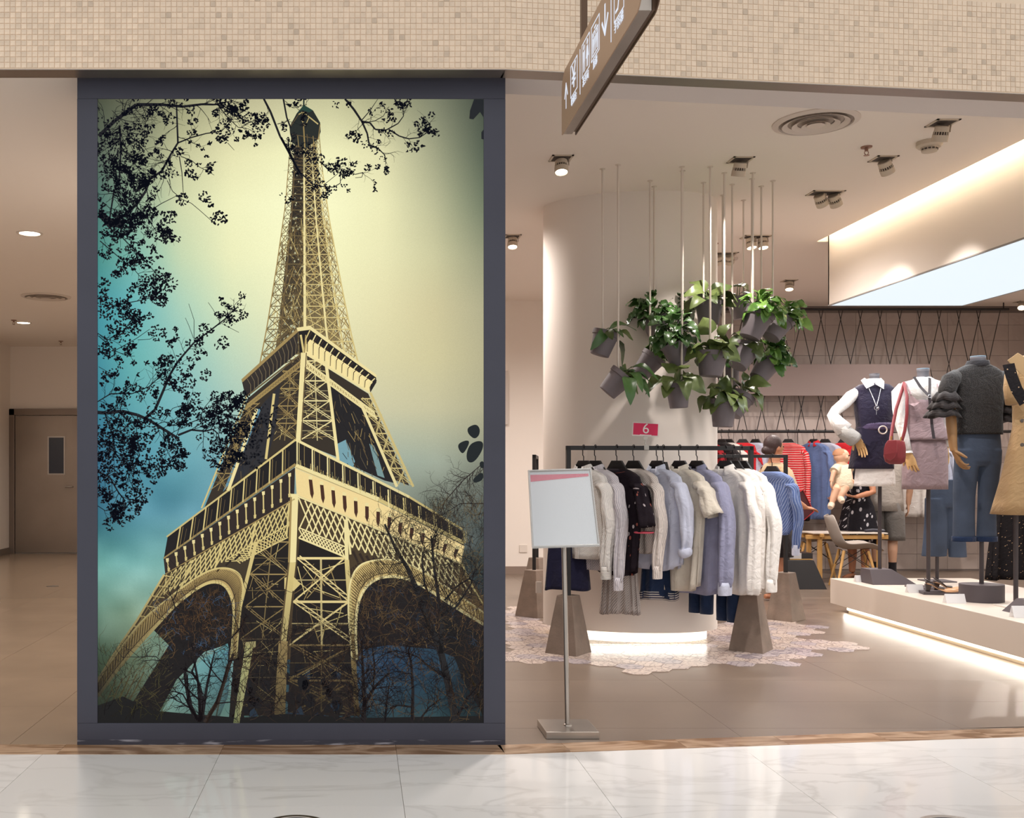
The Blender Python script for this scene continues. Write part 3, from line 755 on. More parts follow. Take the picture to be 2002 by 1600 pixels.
for i in range(60):
    t = random.random(); b = lerp((580,908), (760,982), t); L(b, (b[0], b[1]-random.uniform(3, 14)), 1, random.choice((LIT, MID, (120,120,90))), 9)
PR.poly([(577,914),(320,1094),(323,1122),(575,976)], vig((44,34,30), 450, 1030), 5)
PR.poly([(577,916),(740,982),(908,1068),(901,1102),(580,968)], vig((240,214,150), 650, 980), 6)
for i in range(0, 15):
    t = i/14.3; a, b = lerp((566,928), (322,1098), t), lerp((566,972), (325,1120), t)
    L(a, b, 2.6, LIT, 8); PR.poly([(a[0]-3, a[1]-2), (a[0]+3, a[1]-3), (a[0]+3, a[1]+4), (a[0]-2, a[1]+5)], vig(CREAM, *a), 9)
    PR.poly([(b[0]-2.6, b[1]-6), (b[0]+2.6, b[1]-7), (b[0]+2, b[1]), (b[0]-2, b[1]+1)], vig(LIT, *b), 9)
for i in range(1, 15):
    t = i/14.5; a, b = lerp((585,924), (906,1076), t), lerp((588,966), (900,1098), t)
    PR.poly([(a[0]-4, a[1]), (a[0]+3, a[1]+2), (b[0]+4, b[1]-10), (b[0]+1, b[1]+1), (b[0]-3, b[1]-9)], vig((70,40,26), *a), 8)
    PR.poly([(a[0]-4, a[1]-4), (a[0]+3, a[1]-3), (a[0]+3, a[1]+4), (a[0]-4, a[1]+3)], vig(CREAM, *a), 9)
L((576,976), (323,1123), 2.5, MID, 9, 2); L((580,970), (901,1102), 3, CREAM, 9)
# ---- arches, girders and the four feet
AI_L = [(191,1363),(229,1311),(271,1262),(310,1220),(342,1184),(375,1158),(404,1140),(427,1138),(443,1148),(453,1168),(458,1194),(456,1236),(452,1290)]
AO_L = [(190,1334),(232,1272),(277,1213),(316,1181),(352,1152),(388,1126),(420,1111),(450,1111),(469,1122),(476,1142),(474,1171),(468,1213),(462,1290)]
AI_R = [(698,1290),(695,1246),(697,1194),(706,1161),(726,1137),(752,1127),(791,1129),(830,1148),(879,1181),(946,1222)]
AO_R = [(688,1290),(684,1240),(680,1187),(684,1135),(700,1106),(726,1096),(765,1093),(804,1104),(862,1140),(946,1198)]
PR.poly([(323,1122),(575,978),(560,1290),(462,1290)]+AO_L[::-1][1:]+[(190,1327),(268,1213)], vig((62,52,36), 420, 1120), 1)
PR.poly([(580,970),(901,1102),(946,1170)]+AO_R[::-1]+[(560,1290)], vig((70,56,36), 700, 1080), 1)
# dark undersides seen through the arches
PR.poly([(300,1232)]+AI_L[4:]+[(440,1262),(400,1275),(345,1330),(300,1416),(236,1416),(262,1370),(330,1262)], vig((22,18,18), 400, 1200), 2)
PR.poly(AI_R+[(946,1300),(900,1290),(850,1270),(760,1262),(710,1270)], vig((25,19,20), 800, 1180), 2)
PR.poly([(860,1210),(946,1240),(946,1400),(905,1330)], vig((24,22,24), 900, 1280), 3)
PR.poly([(345,1340),(395,1290),(445,1258),(452,1290),(446,1360),(425,1416),(305,1416)], [vig(c, 400, 1180) for c in ((130,168,160),(120,176,178),(100,165,172),(80,130,140),(60,90,96),(70,92,84),(120,150,132))], 3)
# lattice of the wide girders
def field(qa, qb, n, col, w, layer=5):
    """crossing diagonals in a band: qa upper edge polyline ends, qb lower edge ends"""
    for i in range(-2, n+2):
        for s in (2, -2):
            t0, t1 = i/n, (i+s)/n
            if not (0 <= t0 <= 1 and 0 <= t1 <= 1): continue
            L(lerp(*qa, t0), lerp(*qb, t1), w, col, layer)
field(((572,980), (326,1124)), ((566,1026), (300,1175)), 26, LIT, 2.2, 6)
field(((566,1024), (440,1098)), ((562,1050), (470,1102)), 18, LIT, 1.8, 6)
L((567,1024), (440,1096), 2.2, LIT, 6); L((563,1051), (494,1086), 2.4, LIT, 6)
field(((584,974), (898,1104)), ((586,1032), (920,1160)), 26, CREAM, 2.6, 6)
field(((584,1034), (676,1072)), ((584,1052), (674,1090)), 14, CREAM, 2.2, 6)
L((584,1032), (676,1070), 2.5, CREAM, 7); L((584,1052), (676,1090), 3, CREAM, 7)
for t in (.0, .28, .55, .8): L(lerp((566,980), (330,1124), t), lerp((560,1050), (300,1180), t), 3.5, LIT, 7)
for t in (.3, .56, .8): L(lerp((582,972), (900,1102), t), lerp((582,1050), (926,1165), t), 4, CREAM, 7)
# spandrels: slots
for i in range(8):
    t = i/7.; a = lerp((470,1084), (340,1170), t); ln = 20-9*t
    PR.path([a, (a[0]-ln*.55, a[1]+ln*.55)], 4.2-1.6*t, 3.4-1.6*t, vig((36,28,22), *a), 8)
for i in range(5): 
    a = (690+i*13, 1078+i*4.5); PR.path([a, (a[0]+10, a[1]+22-3*i)], 5, 4, vig((44,32,24), *a), 8)
for i in range(4): PR.path([(686+i*4, 1112-i*3), (690+i*5, 1126-i*8)], 4, 3, vig((50,36,26), 690, 1110), 8)
for i in range(7): PR.path([(866+i*13, 1140+i*10), (874+i*13, 1152+i*10)], 5, 5, vig((40,30,24), 880, 1160), 8)
def chaikin(p, it=2, closed=False):
    for _ in range(it):
        q = []; n = len(p)
        for i in range(n if closed else n-1):
            a, b = p[i], p[(i+1) % n]; q += [lerp(a, b, .25), lerp(a, b, .75)]
        p = q if closed else [p[0]]+q+[p[-1]]
    return p
def band(ao, ai, col, edge, layer):
    ao, ai = chaikin(ao), chaikin(ai)
    n = 0
    for i in range(len(ao)-1):
        PR.poly([ao[i], ao[i+1], ai[i+1], ai[i]], vig(col, *ao[i]), layer)
        for k in range(2):
            a, b = lerp(ao[i], ao[i+1], k/2), lerp(ai[i], ai[i+1], k/2); a = lerp(a, b, .12); b2 = lerp(ai[i], ai[i+1], (k+.6)/2)
            L(a, lerp(a, b, .8), 1.3, (72,56,34), layer+1); L(lerp(a, b2, .1), lerp(a, b2, .8), .8, (120,98,60), layer+1)
    for i in range(len(ao)-1):
        L(ao[i], ao[i+1], 3, edge, layer+2); L(ai[i], ai[i+1], 5, edge, layer+2); L(lerp(ao[i], ai[i], .78), lerp(ao[i+1], ai[i+1], .78), 1, DARK, layer+2)
band(AO_L, AI_L, (186,160,102), LIT, 8)
band(AO_R, AI_R, (206,180,116), CREAM, 8)
# left outer edge of the foot
for o, w, c in ((0, 4, LIT), (6, 1.5, MID), (13, 2, MID)): 
    for a, b in (((321,1124), (268,1213)), ((268,1213), (230,1268)), ((230,1268), (190,1327))): L((a[0]+o, a[1]+o*.4), (b[0]+o, b[1]+o*.4), w, c, 8)
for i in range(10):
    t = i/10.; a = lerp((322,1126), (200,1322), t); L(a, (a[0]+26-10*t, a[1]+4), 2, LIT, 7); L(a, (a[0]+20, a[1]+20), 1.3, MID, 7)
for i in range(6):
    a = (300-i*18, 1185+i*26); L(a, (a[0]+26, a[1]-4), 1.6, MID, 7)
# right outer edge
for a, b in (((901,1100), (925,1150)), ((925,1150), (946,1182))): L(a, b, 4, LIT, 8)
# centre pier
PR.poly([(498,1060),(574,1012),(556,1400),(448,1400),(464,1200)], vig((28,22,18), 510, 1200), 3)
PR.poly([(586,1052),(676,1090),(692,1250),(696,1400),(562,1400),(572,1200)], vig((30,23,19), 630, 1220), 3)
panel([(498,1060),(470,1250)], [(566,1050),(556,1250)], 3, (150,128,82), 2.6, 6, ex=10)
panel([(584,1056),(566,1262)], [(674,1092),(692,1262)], 2, (236,214,148), 4.6, 6, ex=12)
panel([(566,1262),(560,1400)], [(692,1262),(696,1400)], 2, (150,126,80), 3.4, 6, ex=14)
panel([(470,1250),(450,1400)], [(556,1250),(552,1400)], 2, (96,82,58), 2.2, 6, ex=14)
L((576,966), (572,1100), 15, CREAM, 9, 13); L((572,1100), (554,1254), 13, LIT, 9, 12); L((554,1254), (546,1416), 18, (176,150,96), 9, 22)
L((569,972), (565,1100), 4, MID, 10); L((565,1100), (548,1254), 3, DIM, 10)
PR.poly([(556,1130),(572,1126),(588,1142),(574,1156),(556,1152)], vig(LIT, 570, 1140), 9)
L((501,1060), (466,1200), 7, LIT, 9); L((466,1200), (450,1290), 7, MID, 9)
L((676,1016), (678,1095), 7, CREAM, 9); L((678,1095), (688,1240), 9, LIT, 9); L((688,1240), (698,1400), 10, MID, 9)
PR.poly([(480,1262),(496,1262),(468,1416),(456,1416)], [vig(c, 480, 1190) for c in ((186,184,126),(178,170,112),(150,150,104),(120,128,90))], 12)
PR.poly([(478,1256),(500,1254),(500,1266),(480,1268)], vig((170,160,110), 480, 1200), 12)
L((444,1300), (420,1416), 3, (120,130,110), 5)
for i in range(5): L((190+i*10, 1416), (226+i*14, 1330-i*4), 2.2, MID, 4)
for i in range(8): L((905+i*4, 1300+i*6), (946, 1368+i*7), 2, (120,96,60), 5)
# ---- gloom at the foot of the tower
for i in range(70):
    x, y = random.uniform(455, 700), random.uniform(1270, 1414); r = random.uniform(4, 14)
    PR.poly([(x+r*random.uniform(.6,1.2)*math.cos(a), y+r*1.3*random.uniform(.6,1.2)*math.sin(a)) for a in (0,1,2,3,4,5)], random.choice(((18,15,16),(24,19,18),(14,14,18),(30,44,58))), 9 if y > 1330 else 4)
# ---- trees
BR = (10, 12, 20)
def leafblob(x, y, s, layer, col=BR):
    a = random.uniform(0, PI); c, n = math.cos(a), math.sin(a); r1, r2 = s*random.uniform(.8, 1.3), s*random.uniform(.45, .75)
    PR.poly([(x+r1*math.cos(t)*c-r2*math.sin(t)*n, y+r1*math.cos(t)*n+r2*math.sin(t)*c) for t in (0, 1.05, 2.1, 3.14, 4.19, 5.24)], col, layer)
def cluster(x, y, n, rad, s, layer, col=BR):
    for _ in range(n):
        a, r = random.uniform(0, 2*PI), rad*math.sqrt(random.random()); leafblob(x+r*math.cos(a), y+r*math.sin(a)*.9, s, layer, col)
def twig(x, y, ang, ln, w, depth, layer, col, leaf=0., bend=.35, up=0.):
    n = 4; pts = [(x, y)]; a = ang
    for i in range(n):
        a += rj(bend)+up*.12; x += math.cos(a)*ln/n; y += math.sin(a)*ln/n; pts.append((x, y))
        if depth > 0 and random.random() < .8: twig(x, y, a+random.choice((-1, 1))*random.uniform(.35, 1.0), ln*random.uniform(.4, .7), w*.6, depth-1, layer, col, leaf, bend, up)
    PR.path(pts, w, w*.45, col, layer)
    if leaf and random.random() < leaf: cluster(x, y, random.randint(5, 13), random.uniform(4, 9), 2.5, layer, col)
def limb(pts, w0, w1, layer=14, col=BR, tw=0, tl=40, leaf=.5, depth=1, wt=1.6):
    PR.path(pts, w0, w1, col, layer)
    for _ in range(tw):
        i = random.randrange(len(pts)-1); t = random.random(); p = lerp(pts[i], pts[i+1], t)
        ang = math.atan2(pts[i+1][1]-pts[i][1], pts[i+1][0]-pts[i][0])+random.choice((-1, 1))*random.uniform(.3, 1.3)
        twig(p[0], p[1], ang, tl*random.uniform(.5, 1.3), wt, depth, layer, col, leaf)
random.seed(21)
Z2 = lambda L_, ox, oy, s: [(ox+x/s, oy+y/s) for x, y in L_]
A = lambda *p: Z2(p, 180, 180, 3.81)
limb(A((50,330),(170,215),(330,95),(520,95),(680,110),(820,92),(910,95),(985,80)), 8, 3, tw=26, tl=42, leaf=.35)
limb(A((940,100),(1010,190),(1090,265),(1150,270)), 2.2, 1, tw=14, tl=30, leaf=.6, depth=1, wt=1.1)
limb(A((985,80),(1060,60)), 2, 1, tw=5, tl=24, leaf=.8)
limb(A((630,110),(635,250),(640,380),(590,460),(520,590),(430,650),(400,740),(330,840),(230,930),(130,1000)), 3, 6, tw=24, tl=42, leaf=.5)
limb(A((640,380),(740,340),(850,310),(960,295),(1020,240),(1040,190)), 3, 1.2, tw=8, tl=30, leaf=.5, wt=1.2)
limb(A((1010,380),(1060,435)), 1.2, .8); cluster(*A((970,350))[0], 22, 12, 2.8, 14)
limb(A((660,480),(740,510),(800,560),(860,590),(910,620)), 1.6, .9, tw=4, tl=18, leaf=.4, wt=1); cluster(*A((850,490))[0], 6, 6, 2.6, 14); cluster(*A((795,540))[0], 6, 6, 2.4, 14)
limb(A((650,480),(670,600),(680,760)), 2, 1.2); cluster(*A((735,610))[0], 28, 11, 2.8, 14); cluster(*A((550,600))[0], 30, 13, 2.8, 14); cluster(*A((640,450))[0], 24, 12, 2.7, 14)
limb(A((560,660),(600,740),(670,800),(740,830),(800,880),(890,960)), 1.4, 1.1); cluster(*A((670,800))[0], 30, 13, 2.8, 14); cluster(*A((845,780))[0], 20, 13, 3, 14); cluster(*A((950,940))[0], 40, 17, 3, 14); cluster(*A((880,840))[0], 8, 7, 3, 14)
limb(A((620,780),(520,830),(440,880),(290,910)), 1.2, 2)
limb(A((330,850),(420,950),(480,1040),(540,1060)), 2, 1, tw=6, tl=20, leaf=.6, wt=1); cluster(*A((450,900))[0], 26, 12, 2.8, 14); cluster(*A((580,930))[0], 32, 15, 3, 14); cluster(*A((540,1060))[0], 38, 17, 3, 14)
PR.poly(A((50,870),(140,940),(260,960),(230,1010),(120,1010),(50,930)), BR, 14)
cluster(*A((200,980))[0], 130, 34, 3, 14); cluster(*A((300,970))[0], 60, 24, 3, 14)
limb(A((60,1110),(210,1240),(320,1330),(380,1400)), 2, 1, tw=10, tl=30, leaf=.6, wt=1.1)
limb(A((200,1060),(330,1190),(440,1310),(520,1400)), 2.2, 1.2, tw=10, tl=30, leaf=.5, wt=1.1)
for x, y, n, r in ((400,1260,34,17), (440,1170,18,10), (420,1420,44,19), (560,1420,54,22), (490,1530,44,18), (220,1320,26,18), (80,1440,34,16), (500,1210,8,9), (250,1580,20,12), (110,1560,22,14)): cluster(*A((x, y))[0], n, r, 2.9, 14)
limb(A((205,250),(215,420),(205,640),(160,760),(130,960)), 4, 3, tw=24, tl=40, leaf=.6)
limb(A((50,600),(200,600),(390,605)), 1.6, 1, tw=8, tl=26, leaf=.6, wt=1); limb(A((300,500),(360,600),(430,650)), 1.3, 1, tw=6, tl=20, leaf=.5, wt=1)
for x, y, n, r in ((330,340,36,22), (360,430,26,14), (140,420,40,26), (230,480,40,20), (120,580,24,20), (400,640,24,14), (370,690,24,12), (300,760,40,20), (110,240,30,26), (90,330,20,20)): cluster(*A((x, y))[0], n, r, 2.3, 14)
for _ in range(60):
    x, y = random.uniform(192, 300), random.uniform(194, 460); twig(x, y, random.uniform(-1.2, 1.6), random.uniform(20, 55), 1.1, 1, 14, BR, .25)
# right-hand twigs at the top
Bz = lambda *p: Z2(p, 550, 180, 3.81)
limb(A((1280,50),(1330,150),(1400,330),(1460,440),(1520,560),(1570,640)), 4.5, 3.5, tw=5, tl=26, leaf=.2, wt=1)
limb(A((1425,50),(1450,190),(1480,270)), 3.4, 3, tw=3, tl=26, leaf=.4, wt=1); limb(A((1380,240),(1440,225),(1475,205)), 1.6, 1.2)
limb(A((1440,90),(1500,120),(1600,95)), 1.2, 1.2, tw=4, tl=22, leaf=.8, wt=1)
limb(Bz((0,340),(60,450),(140,600),(240,690),(310,705),(390,710),(440,680),(440,600)), 3.6, 1.2, tw=10, tl=26, leaf=.4, wt=1)
limb(Bz((290,520),(370,600),(400,575),(460,575),(550,615),(610,600),(600,635),(550,640)), 2.4, 1, tw=7, tl=24, leaf=.4, wt=1); limb(Bz((320,690),(420,610),(440,560)), 1.2, .9)
for x, y, n, r in ((400,715,6,6), (465,690,6,7), (505,735,6,5), (340,705,10,6), (270,500,30,14), (220,470,30,18), (40,780,24,16), (160,420,40,18), (100,460,30,14)): cluster(*Bz((x, y))[0], n, r, 2.4, 14)
limb(Bz((475,50),(540,130),(600,220),(640,310),(655,395),(720,420),(770,470),(780,535)), 5, 1.4, tw=8, tl=22, leaf=.25, wt=1)
limb(Bz((600,220),(660,230),(700,280),(780,285),(870,235),(910,180),(910,100)), 4, 1.2, tw=10, tl=24, leaf=.3, wt=1); limb(Bz((600,210),(660,140),(720,50)), 2, 1.2); limb(Bz((600,235),(700,215),(760,180),(800,110)), 2, .8, tw=5, tl=16, leaf=.3, wt=.9)
limb(Bz((800,280),(880,330),(950,350),(1030,340),(1090,300),(1110,240),(1065,200)), 3, 1, tw=11, tl=22, leaf=.35, wt=.9); limb(Bz((605,240),(560,290),(545,340)), 1.4, .8, tw=4, tl=14, leaf=.4, wt=.9)
for x, y, n, r in ((940,390,10,7), (550,300,10,9), (910,110,8,8), (740,130,8,10), (1110,280,6,6), (760,500,10,9), (430,530,8,8), (410,90,10,10)): cluster(*Bz((x, y))[0], n, r, 1.9, 14)
PR.poly(Bz((1435,55),(1505,55),(1505,190),(1480,150),(1430,205),(1400,200),(1405,140)), (26,30,34), 14); PR.poly(Bz((1490,300),(1508,280),(1508,355),(1490,350)), (26,30,34), 14)
for pg in (((1390,1050),(1450,1025),(1480,1060),(1475,1110),(1440,1140),(1400,1110),(1385,1080)), ((1320,1170),(1380,1145),(1405,1160),(1370,1230),(1345,1250),(1315,1205)), ((1400,1180),(1460,1150),(1505,1160),(1500,1220),(1440,1310),(1390,1315),(1375,1260)), ((1475,1310),(1508,1300),(1508,1360),(1480,1350)), ((1420,1440),(1500,1375),(1508,1440),(1440,1470))): PR.poly(chaikin([(550+x/3.81, 560+y/3.81) for x, y in pg], 2, True), (20,28,30), 15)
# mid-left boughs
D = lambda *p: Z2(p, 180, 560, 3.81)
limb(D((40,940),(110,945),(220,930),(340,960),(430,1000),(540,1070),(620,1120),(650,1135)), 7, 5, tw=22, tl=40, leaf=.5)
limb(D((640,1110),(740,1070),(840,1080),(900,1065),(940,1100),(960,1180)), 4.5, 1.6, tw=12, tl=34, leaf=.6)
limb(D((390,990),(470,920),(530,780),(580,660),(640,560),(760,420),(880,330),(990,245),(1060,170)), 6, 2, tw=16, tl=30, leaf=.6, wt=1.2)
limb(D((990,245),(1070,130),(1150,55)), 1.2, .9); limb(D((950,260),(900,170),(865,120)), 1, .8); limb(D((970,280),(1095,345)), 1, .8); limb(D((760,400),(760,250),(720,130)), 1.2, .8); limb(D((755,385),(720,290),(695,235)), 1, .8)
limb(D((40,860),(140,800),(300,800),(430,745),(540,640),(600,600)), 2.6, 1.2, tw=22, tl=34, leaf=.5, wt=1.1)
limb(D((560,1040),(700,1030),(800,990),(940,950),(1100,965),(1180,990)), 2, 1.4, tw=14, tl=30, leaf=.6, wt=1.1)
limb(D((540,1000),(600,910),(720,870),(830,850)), 1.3, 1, tw=6, tl=20, leaf=.7, wt=1); limb(D((800,980),(840,900),(890,840),(1020,840),(1140,820)), 1.3, 1.1, tw=6, tl=18, leaf=.7, wt=1)
limb(D((530,1080),(540,1180),(590,1290),(650,1310)), 1.6, 1, tw=8, tl=26, leaf=.6, wt=1)
limb(D((930,1120),(960,1230),(1020,1310),(1120,1300)), 1.5, 1, tw=8, tl=22, leaf=.8, wt=1)
for x, y, n, r in ((1080,200,38,20), (850,320,34,15), (960,420,34,16), (800,400,24,10), (680,580,44,22), (840,660,26,13), (700,710,36,20), (590,720,20,10), (920,850,24,11), (1020,840,40,18), (770,880,24,13), (690,990,22,14), (470,930,36,17), (1140,820,22,12), (1020,1100,60,22), (1090,1290,44,20), (1060,1050,40,22), (950,1000,30,18), (1180,1150,50,24), (1240,1050,60,30), (1300,960,50,26), (1210,1290,40,20), (980,1230,20,10), (610,1160,24,12), (680,1260,22,13)): cluster(*D((x, y))[0], n, r, 2.6, 14)
limb(D((100,170),(230,130),(340,110),(470,80)), 2.4, 1.2, tw=8, tl=22, leaf=.6, wt=1); limb(D((40,350),(120,400),(230,330),(330,270)), 2, 1.2, tw=10, tl=26, leaf=.6, wt=1); limb(D((50,370),(170,480),(260,520),(320,520)), 1.8, .9, tw=6, tl=22, leaf=.4, wt=1); limb(D((170,480),(330,390),(430,320)), 1.4, 1); limb(D((340,400),(430,395),(490,360)), 1.1, .9); limb(D((50,600),(120,640),(170,660)), 1.1, .9)
for x, y, n, r in ((500,100,50,17), (240,160,34,15), (110,190,40,18), (270,270,70,30), (320,220,44,17), (490,350,44,18), (160,650,22,11), (110,480,34,20), (430,215,10,8), (90,90,34,18), (200,310,36,18), (370,790,26,15), (230,850,20,16), (460,780,22,12)): cluster(*D((x, y))[0], n, r, 2.6, 14)
limb(D((100,960),(150,1100),(180,1250),(230,1320),(330,1400)), 2.6, 1.4, tw=30, tl=40, leaf=.5); limb(D((40,1380),(130,1420),(200,1540),(250,1600)), 4, 2, tw=14, tl=36, leaf=.6); limb(D((340,970),(330,1100),(350,1180)), 2, 1, tw=8, tl=26, leaf=.6, wt=1)
for x, y, n, r in ((350,1150,36,17), (420,1130,22,12), (170,1150,50,26), (330,1280,70,30), (270,1320,60,26), (460,1390,50,20), (530,1380,18,10), (110,1310,40,22), (340,1480,18,12), (330,1570,50,22), (90,1560,34,18), (60,1400,40,18), (450,1260,18,14), (130,1030,36,24), (250,1010,34,24), (430,1060,34,18), (80,1080,26,20)): cluster(*D((x, y))[0], n, r, 2.6, 14)
E = lambda *p: Z2(p, 180, 960, 3.077)
limb(E((30,90),(80,120),(150,110)), 2, 1, tw=5, tl=20, leaf=.8, wt=1); cluster(*E((260,70))[0], 60, 24, 2.7, 14); cluster(*E((70,30))[0], 26, 15, 2.7, 14); cluster(*E((150,105))[0], 24, 11, 2.7, 14)
# bare winter trees at the foot
TB, TBR = (22, 18, 20), (64, 46, 32)
random.seed(8)
for x, y, a, ln, w in ((640,1390,-1.9,120,9), (650,1390,-1.45,330,9), (690,1400,-1.2,330,8), (560,1060,1.2,10,2)):
    X, Y_ = E((x, y))[0]; twig(X, Y_, a, ln/3.077*1.6, w/1.6, 3, 13, TB, 0, .22)
limb(E((555,1060),(570,1180),(590,1290),(630,1380)), 6, 10, 13, TB, tw=14, tl=36, leaf=0, depth=2, wt=1.3); limb(E((650,1390),(660,1230),(640,1150),(600,1090),(650,960)), 9, 2, 13, TB, tw=16, tl=32, leaf=0, depth=2, wt=1.3); limb(E((660,1380),(690,1180),(720,1040),(740,960)), 7, 2, 13, TB, tw=16, tl=32, leaf=0, depth=2, wt=1.3)
limb(E((680,1395),(760,1260),(810,1100),(850,980)), 9, 5, 13, (44,34,28), tw=16, tl=26, leaf=0, depth=1, wt=1.2)
for _ in range(150):
    X, Y_ = E((random.gauss(640, 110), random.gauss(770, 80)))[0]; twig(X, Y_, random.uniform(-3.1, 0), random.uniform(10, 30), 1, 1, 12, random.choice((TBR, (86,64,42), (50,36,28), TB)), 0, .5)
for _ in range(130):
    X, Y_ = random.uniform(195, 320), random.uniform(1270, 1416); twig(X, Y_, random.uniform(-2.4, -.6), random.uniform(14, 36), .9, 1, 12, random.choice(((70,66,40), (40,36,26), TB)), 0, .4)
for _ in range(330):
    X, Y_ = random.uniform(455, 720), random.uniform(1230, 1416); twig(X, Y_, random.uniform(-2.6, -.4), random.uniform(20, 56), 1.2, 1, 13, random.choice((TB, (30,22,22), (56,42,32), (16,14,18))), 0, .4)
PR.poly([(191,1380),(240,1362),(300,1390),(470,1404),(560,1396),(700,1404),(946,1400),(946,1416),(191,1416)], (16,16,16), 12)
G = lambda *p: Z2(p, 570, 960, 3.077)
DT = (28, 27, 28)
limb(G((990,1400),(940,1150),(900,980),(850,850),(790,700),(740,560),(690,450),(640,380),(600,290),(560,200)), 16, 4, 13, DT, tw=26, tl=52, leaf=0, depth=2, wt=1.8)
limb(G((900,980),(905,800),(885,650),(860,480),(845,330),(840,270)), 9, 3, 13, DT, tw=22, tl=48, leaf=0, depth=2, wt=1.6); limb(G((850,700),(800,560),(785,420),(800,330)), 5, 2, 13, DT, tw=14, tl=44, leaf=0, depth=2, wt=1.5)
limb(G((900,750),(990,700),(1080,560),(1110,440)), 5, 2, 13, DT, tw=14, tl=46, leaf=0, depth=2, wt=1.5); limb(G((920,660),(1000,570),(1080,520),(1140,440)), 4, 2, 13, DT, tw=12, tl=40, leaf=0, depth=2, wt=1.4)
limb(G((430,1400),(440,1280),(500,1180),(580,1100)), 11, 3, 13, TB, tw=16, tl=50, leaf=0, depth=2, wt=1.6); limb(G((440,1300),(430,1100),(420,900)), 8, 3, 13, TB, tw=16, tl=44, leaf=0, depth=2, wt=1.5); limb(G((490,1200),(500,1050),(480,900)), 4, 2, 13, TB, tw=10, tl=40, leaf=0, depth=2, wt=1.3)
limb(G((725,1400),(730,1200),(720,1040),(700,960),(740,900)), 7, 2, 13, TB, tw=18, tl=48, leaf=0, depth=2, wt=1.4); limb(G((720,1300),(640,1290),(590,1310)), 4, 2, 13, TB, tw=8, tl=36, leaf=0, depth=2, wt=1.2); limb(G((925,1120),(840,1070),(760,1000),(680,970)), 5, 2, 13, TB, tw=14, tl=44, leaf=0, depth=2, wt=1.4)
limb(G((1000,1350),(1060,1240),(1140,1150)), 6, 3, 13, TB, tw=16, tl=44, leaf=0, depth=2, wt=1.4); limb(G((760,1390),(830,1300),(900,1250)), 4, 2, 13, TB, tw=12, tl=40, leaf=0, depth=2, wt=1.2); limb(G((560,1400),(575,1250),(590,1150)), 4, 2, 13, TB, tw=12, tl=40, leaf=0, depth=2, wt=1.2)
for _ in range(560):
    X, Y_ = random.uniform(740, 946), random.uniform(940, 1150)
    if Y_ < 1010-.18*(X-760): continue
    twig(X, Y_, random.uniform(-2.5, -.5), random.uniform(14, 40), .9, 1, 13, random.choice(((72,62,46), (50,42,34), (96,84,60), (30,28,28))), 0, .5)
for _ in range(420):
    X, Y_ = random.uniform(698, 946), random.uniform(1140, 1410); twig(X, Y_, random.uniform(-2.8, -.3), random.uniform(16, 44), 1, 1, 13, random.choice(((60,44,32), (36,28,26), (84,66,42), TB)), 0, .5)
limb([(946,905),(905,940),(870,980),(846,1040)], 2.2, 1.4, 13, (44,36,34), tw=24, tl=40, leaf=0, depth=2, wt=1.1); limb([(946,985),(900,985),(860,1010)], 2.2, 1.2, 13, (40,34,32), tw=18, tl=40, leaf=0, depth=2, wt=1.1)
for _ in range(260):
    X, Y_ = random.uniform(700, 940), random.uniform(1140, 1275); twig(X, Y_, random.uniform(-2.8, -.3), random.uniform(8, 26), .9, 1, 12, random.choice(((96,72,44), (70,50,34), (46,34,28), (120,96,58), (40,56,74))), 0, .6)
for _ in range(160):
    X, Y_ = random.uniform(310, 450), random.uniform(1160, 1290); twig(X, Y_, random.uniform(-2.8, -.3), random.uniform(8, 24), .9, 1, 12, random.choice(((104,78,50), (76,54,36), (50,38,30), (60,84,110))), 0, .6)
for _ in range(120):
    X, Y_ = random.uniform(205, 330), random.uniform(1210, 1400); L((X, Y_), (X+random.uniform(6, 22), Y_-random.uniform(4, 20)), .9, random.choice((MID, DIM, (120,110,70))), 7) if X > 190+(1400-Y_)*.62 else None
# mesh
me = bpy.data.meshes.new('print'); o3 = wloc(fr)
me.from_pydata([(a-o3.x, b-o3.y, c-o3.z) for a, b, c in PR.v], [], PR.f)
ca = me.color_attributes.new('ink', 'FLOAT_COLOR', 'POINT'); ca.data.foreach_set('color', [x for c in PR.c for x in (*c, 1.)])
def inkmat():
    m, nt, b = base_mat('self_lit_print')
    a = nd(nt, 'ShaderNodeAttribute', attribute_name='ink')
    tc = nd(nt, 'ShaderNodeTexCoord'); n = nd(nt, 'ShaderNodeTexNoise', Scale=420., Detail=2.); nt.links.new(tc.outputs['Object'], n.inputs['Vector'])
    k = math_n(nt, 'MULTIPLY_ADD', n.outputs['Fac'], .30); k.node.inputs[2].default_value = .85
    hs = nd(nt, 'ShaderNodeHueSaturation'); nt.links.new(a.outputs['Color'], hs.inputs['Color']); nt.links.new(k, hs.inputs['Value'])
    b.inputs['Base Color'].default_value = (.012, .012, .013, 1); b.inputs['Roughness'].default_value = .6; b.inputs['Specular IOR Level'].default_value = .1
    nt.links.new(hs.outputs[0], b.inputs['Emission Color']); b.inputs['Emission Strength'].default_value = 1.0  # glow added to the print so its ink colours show evenly and exactly
    return m
me.materials.append(inkmat())
po = bpy.data.objects.new('print', me); SC.collection.objects.link(po); po.parent = fr
po['label'] = 'printed picture of a lattice tower against a cream and teal sky with bare branches'
print('print faces', len(PR.f))
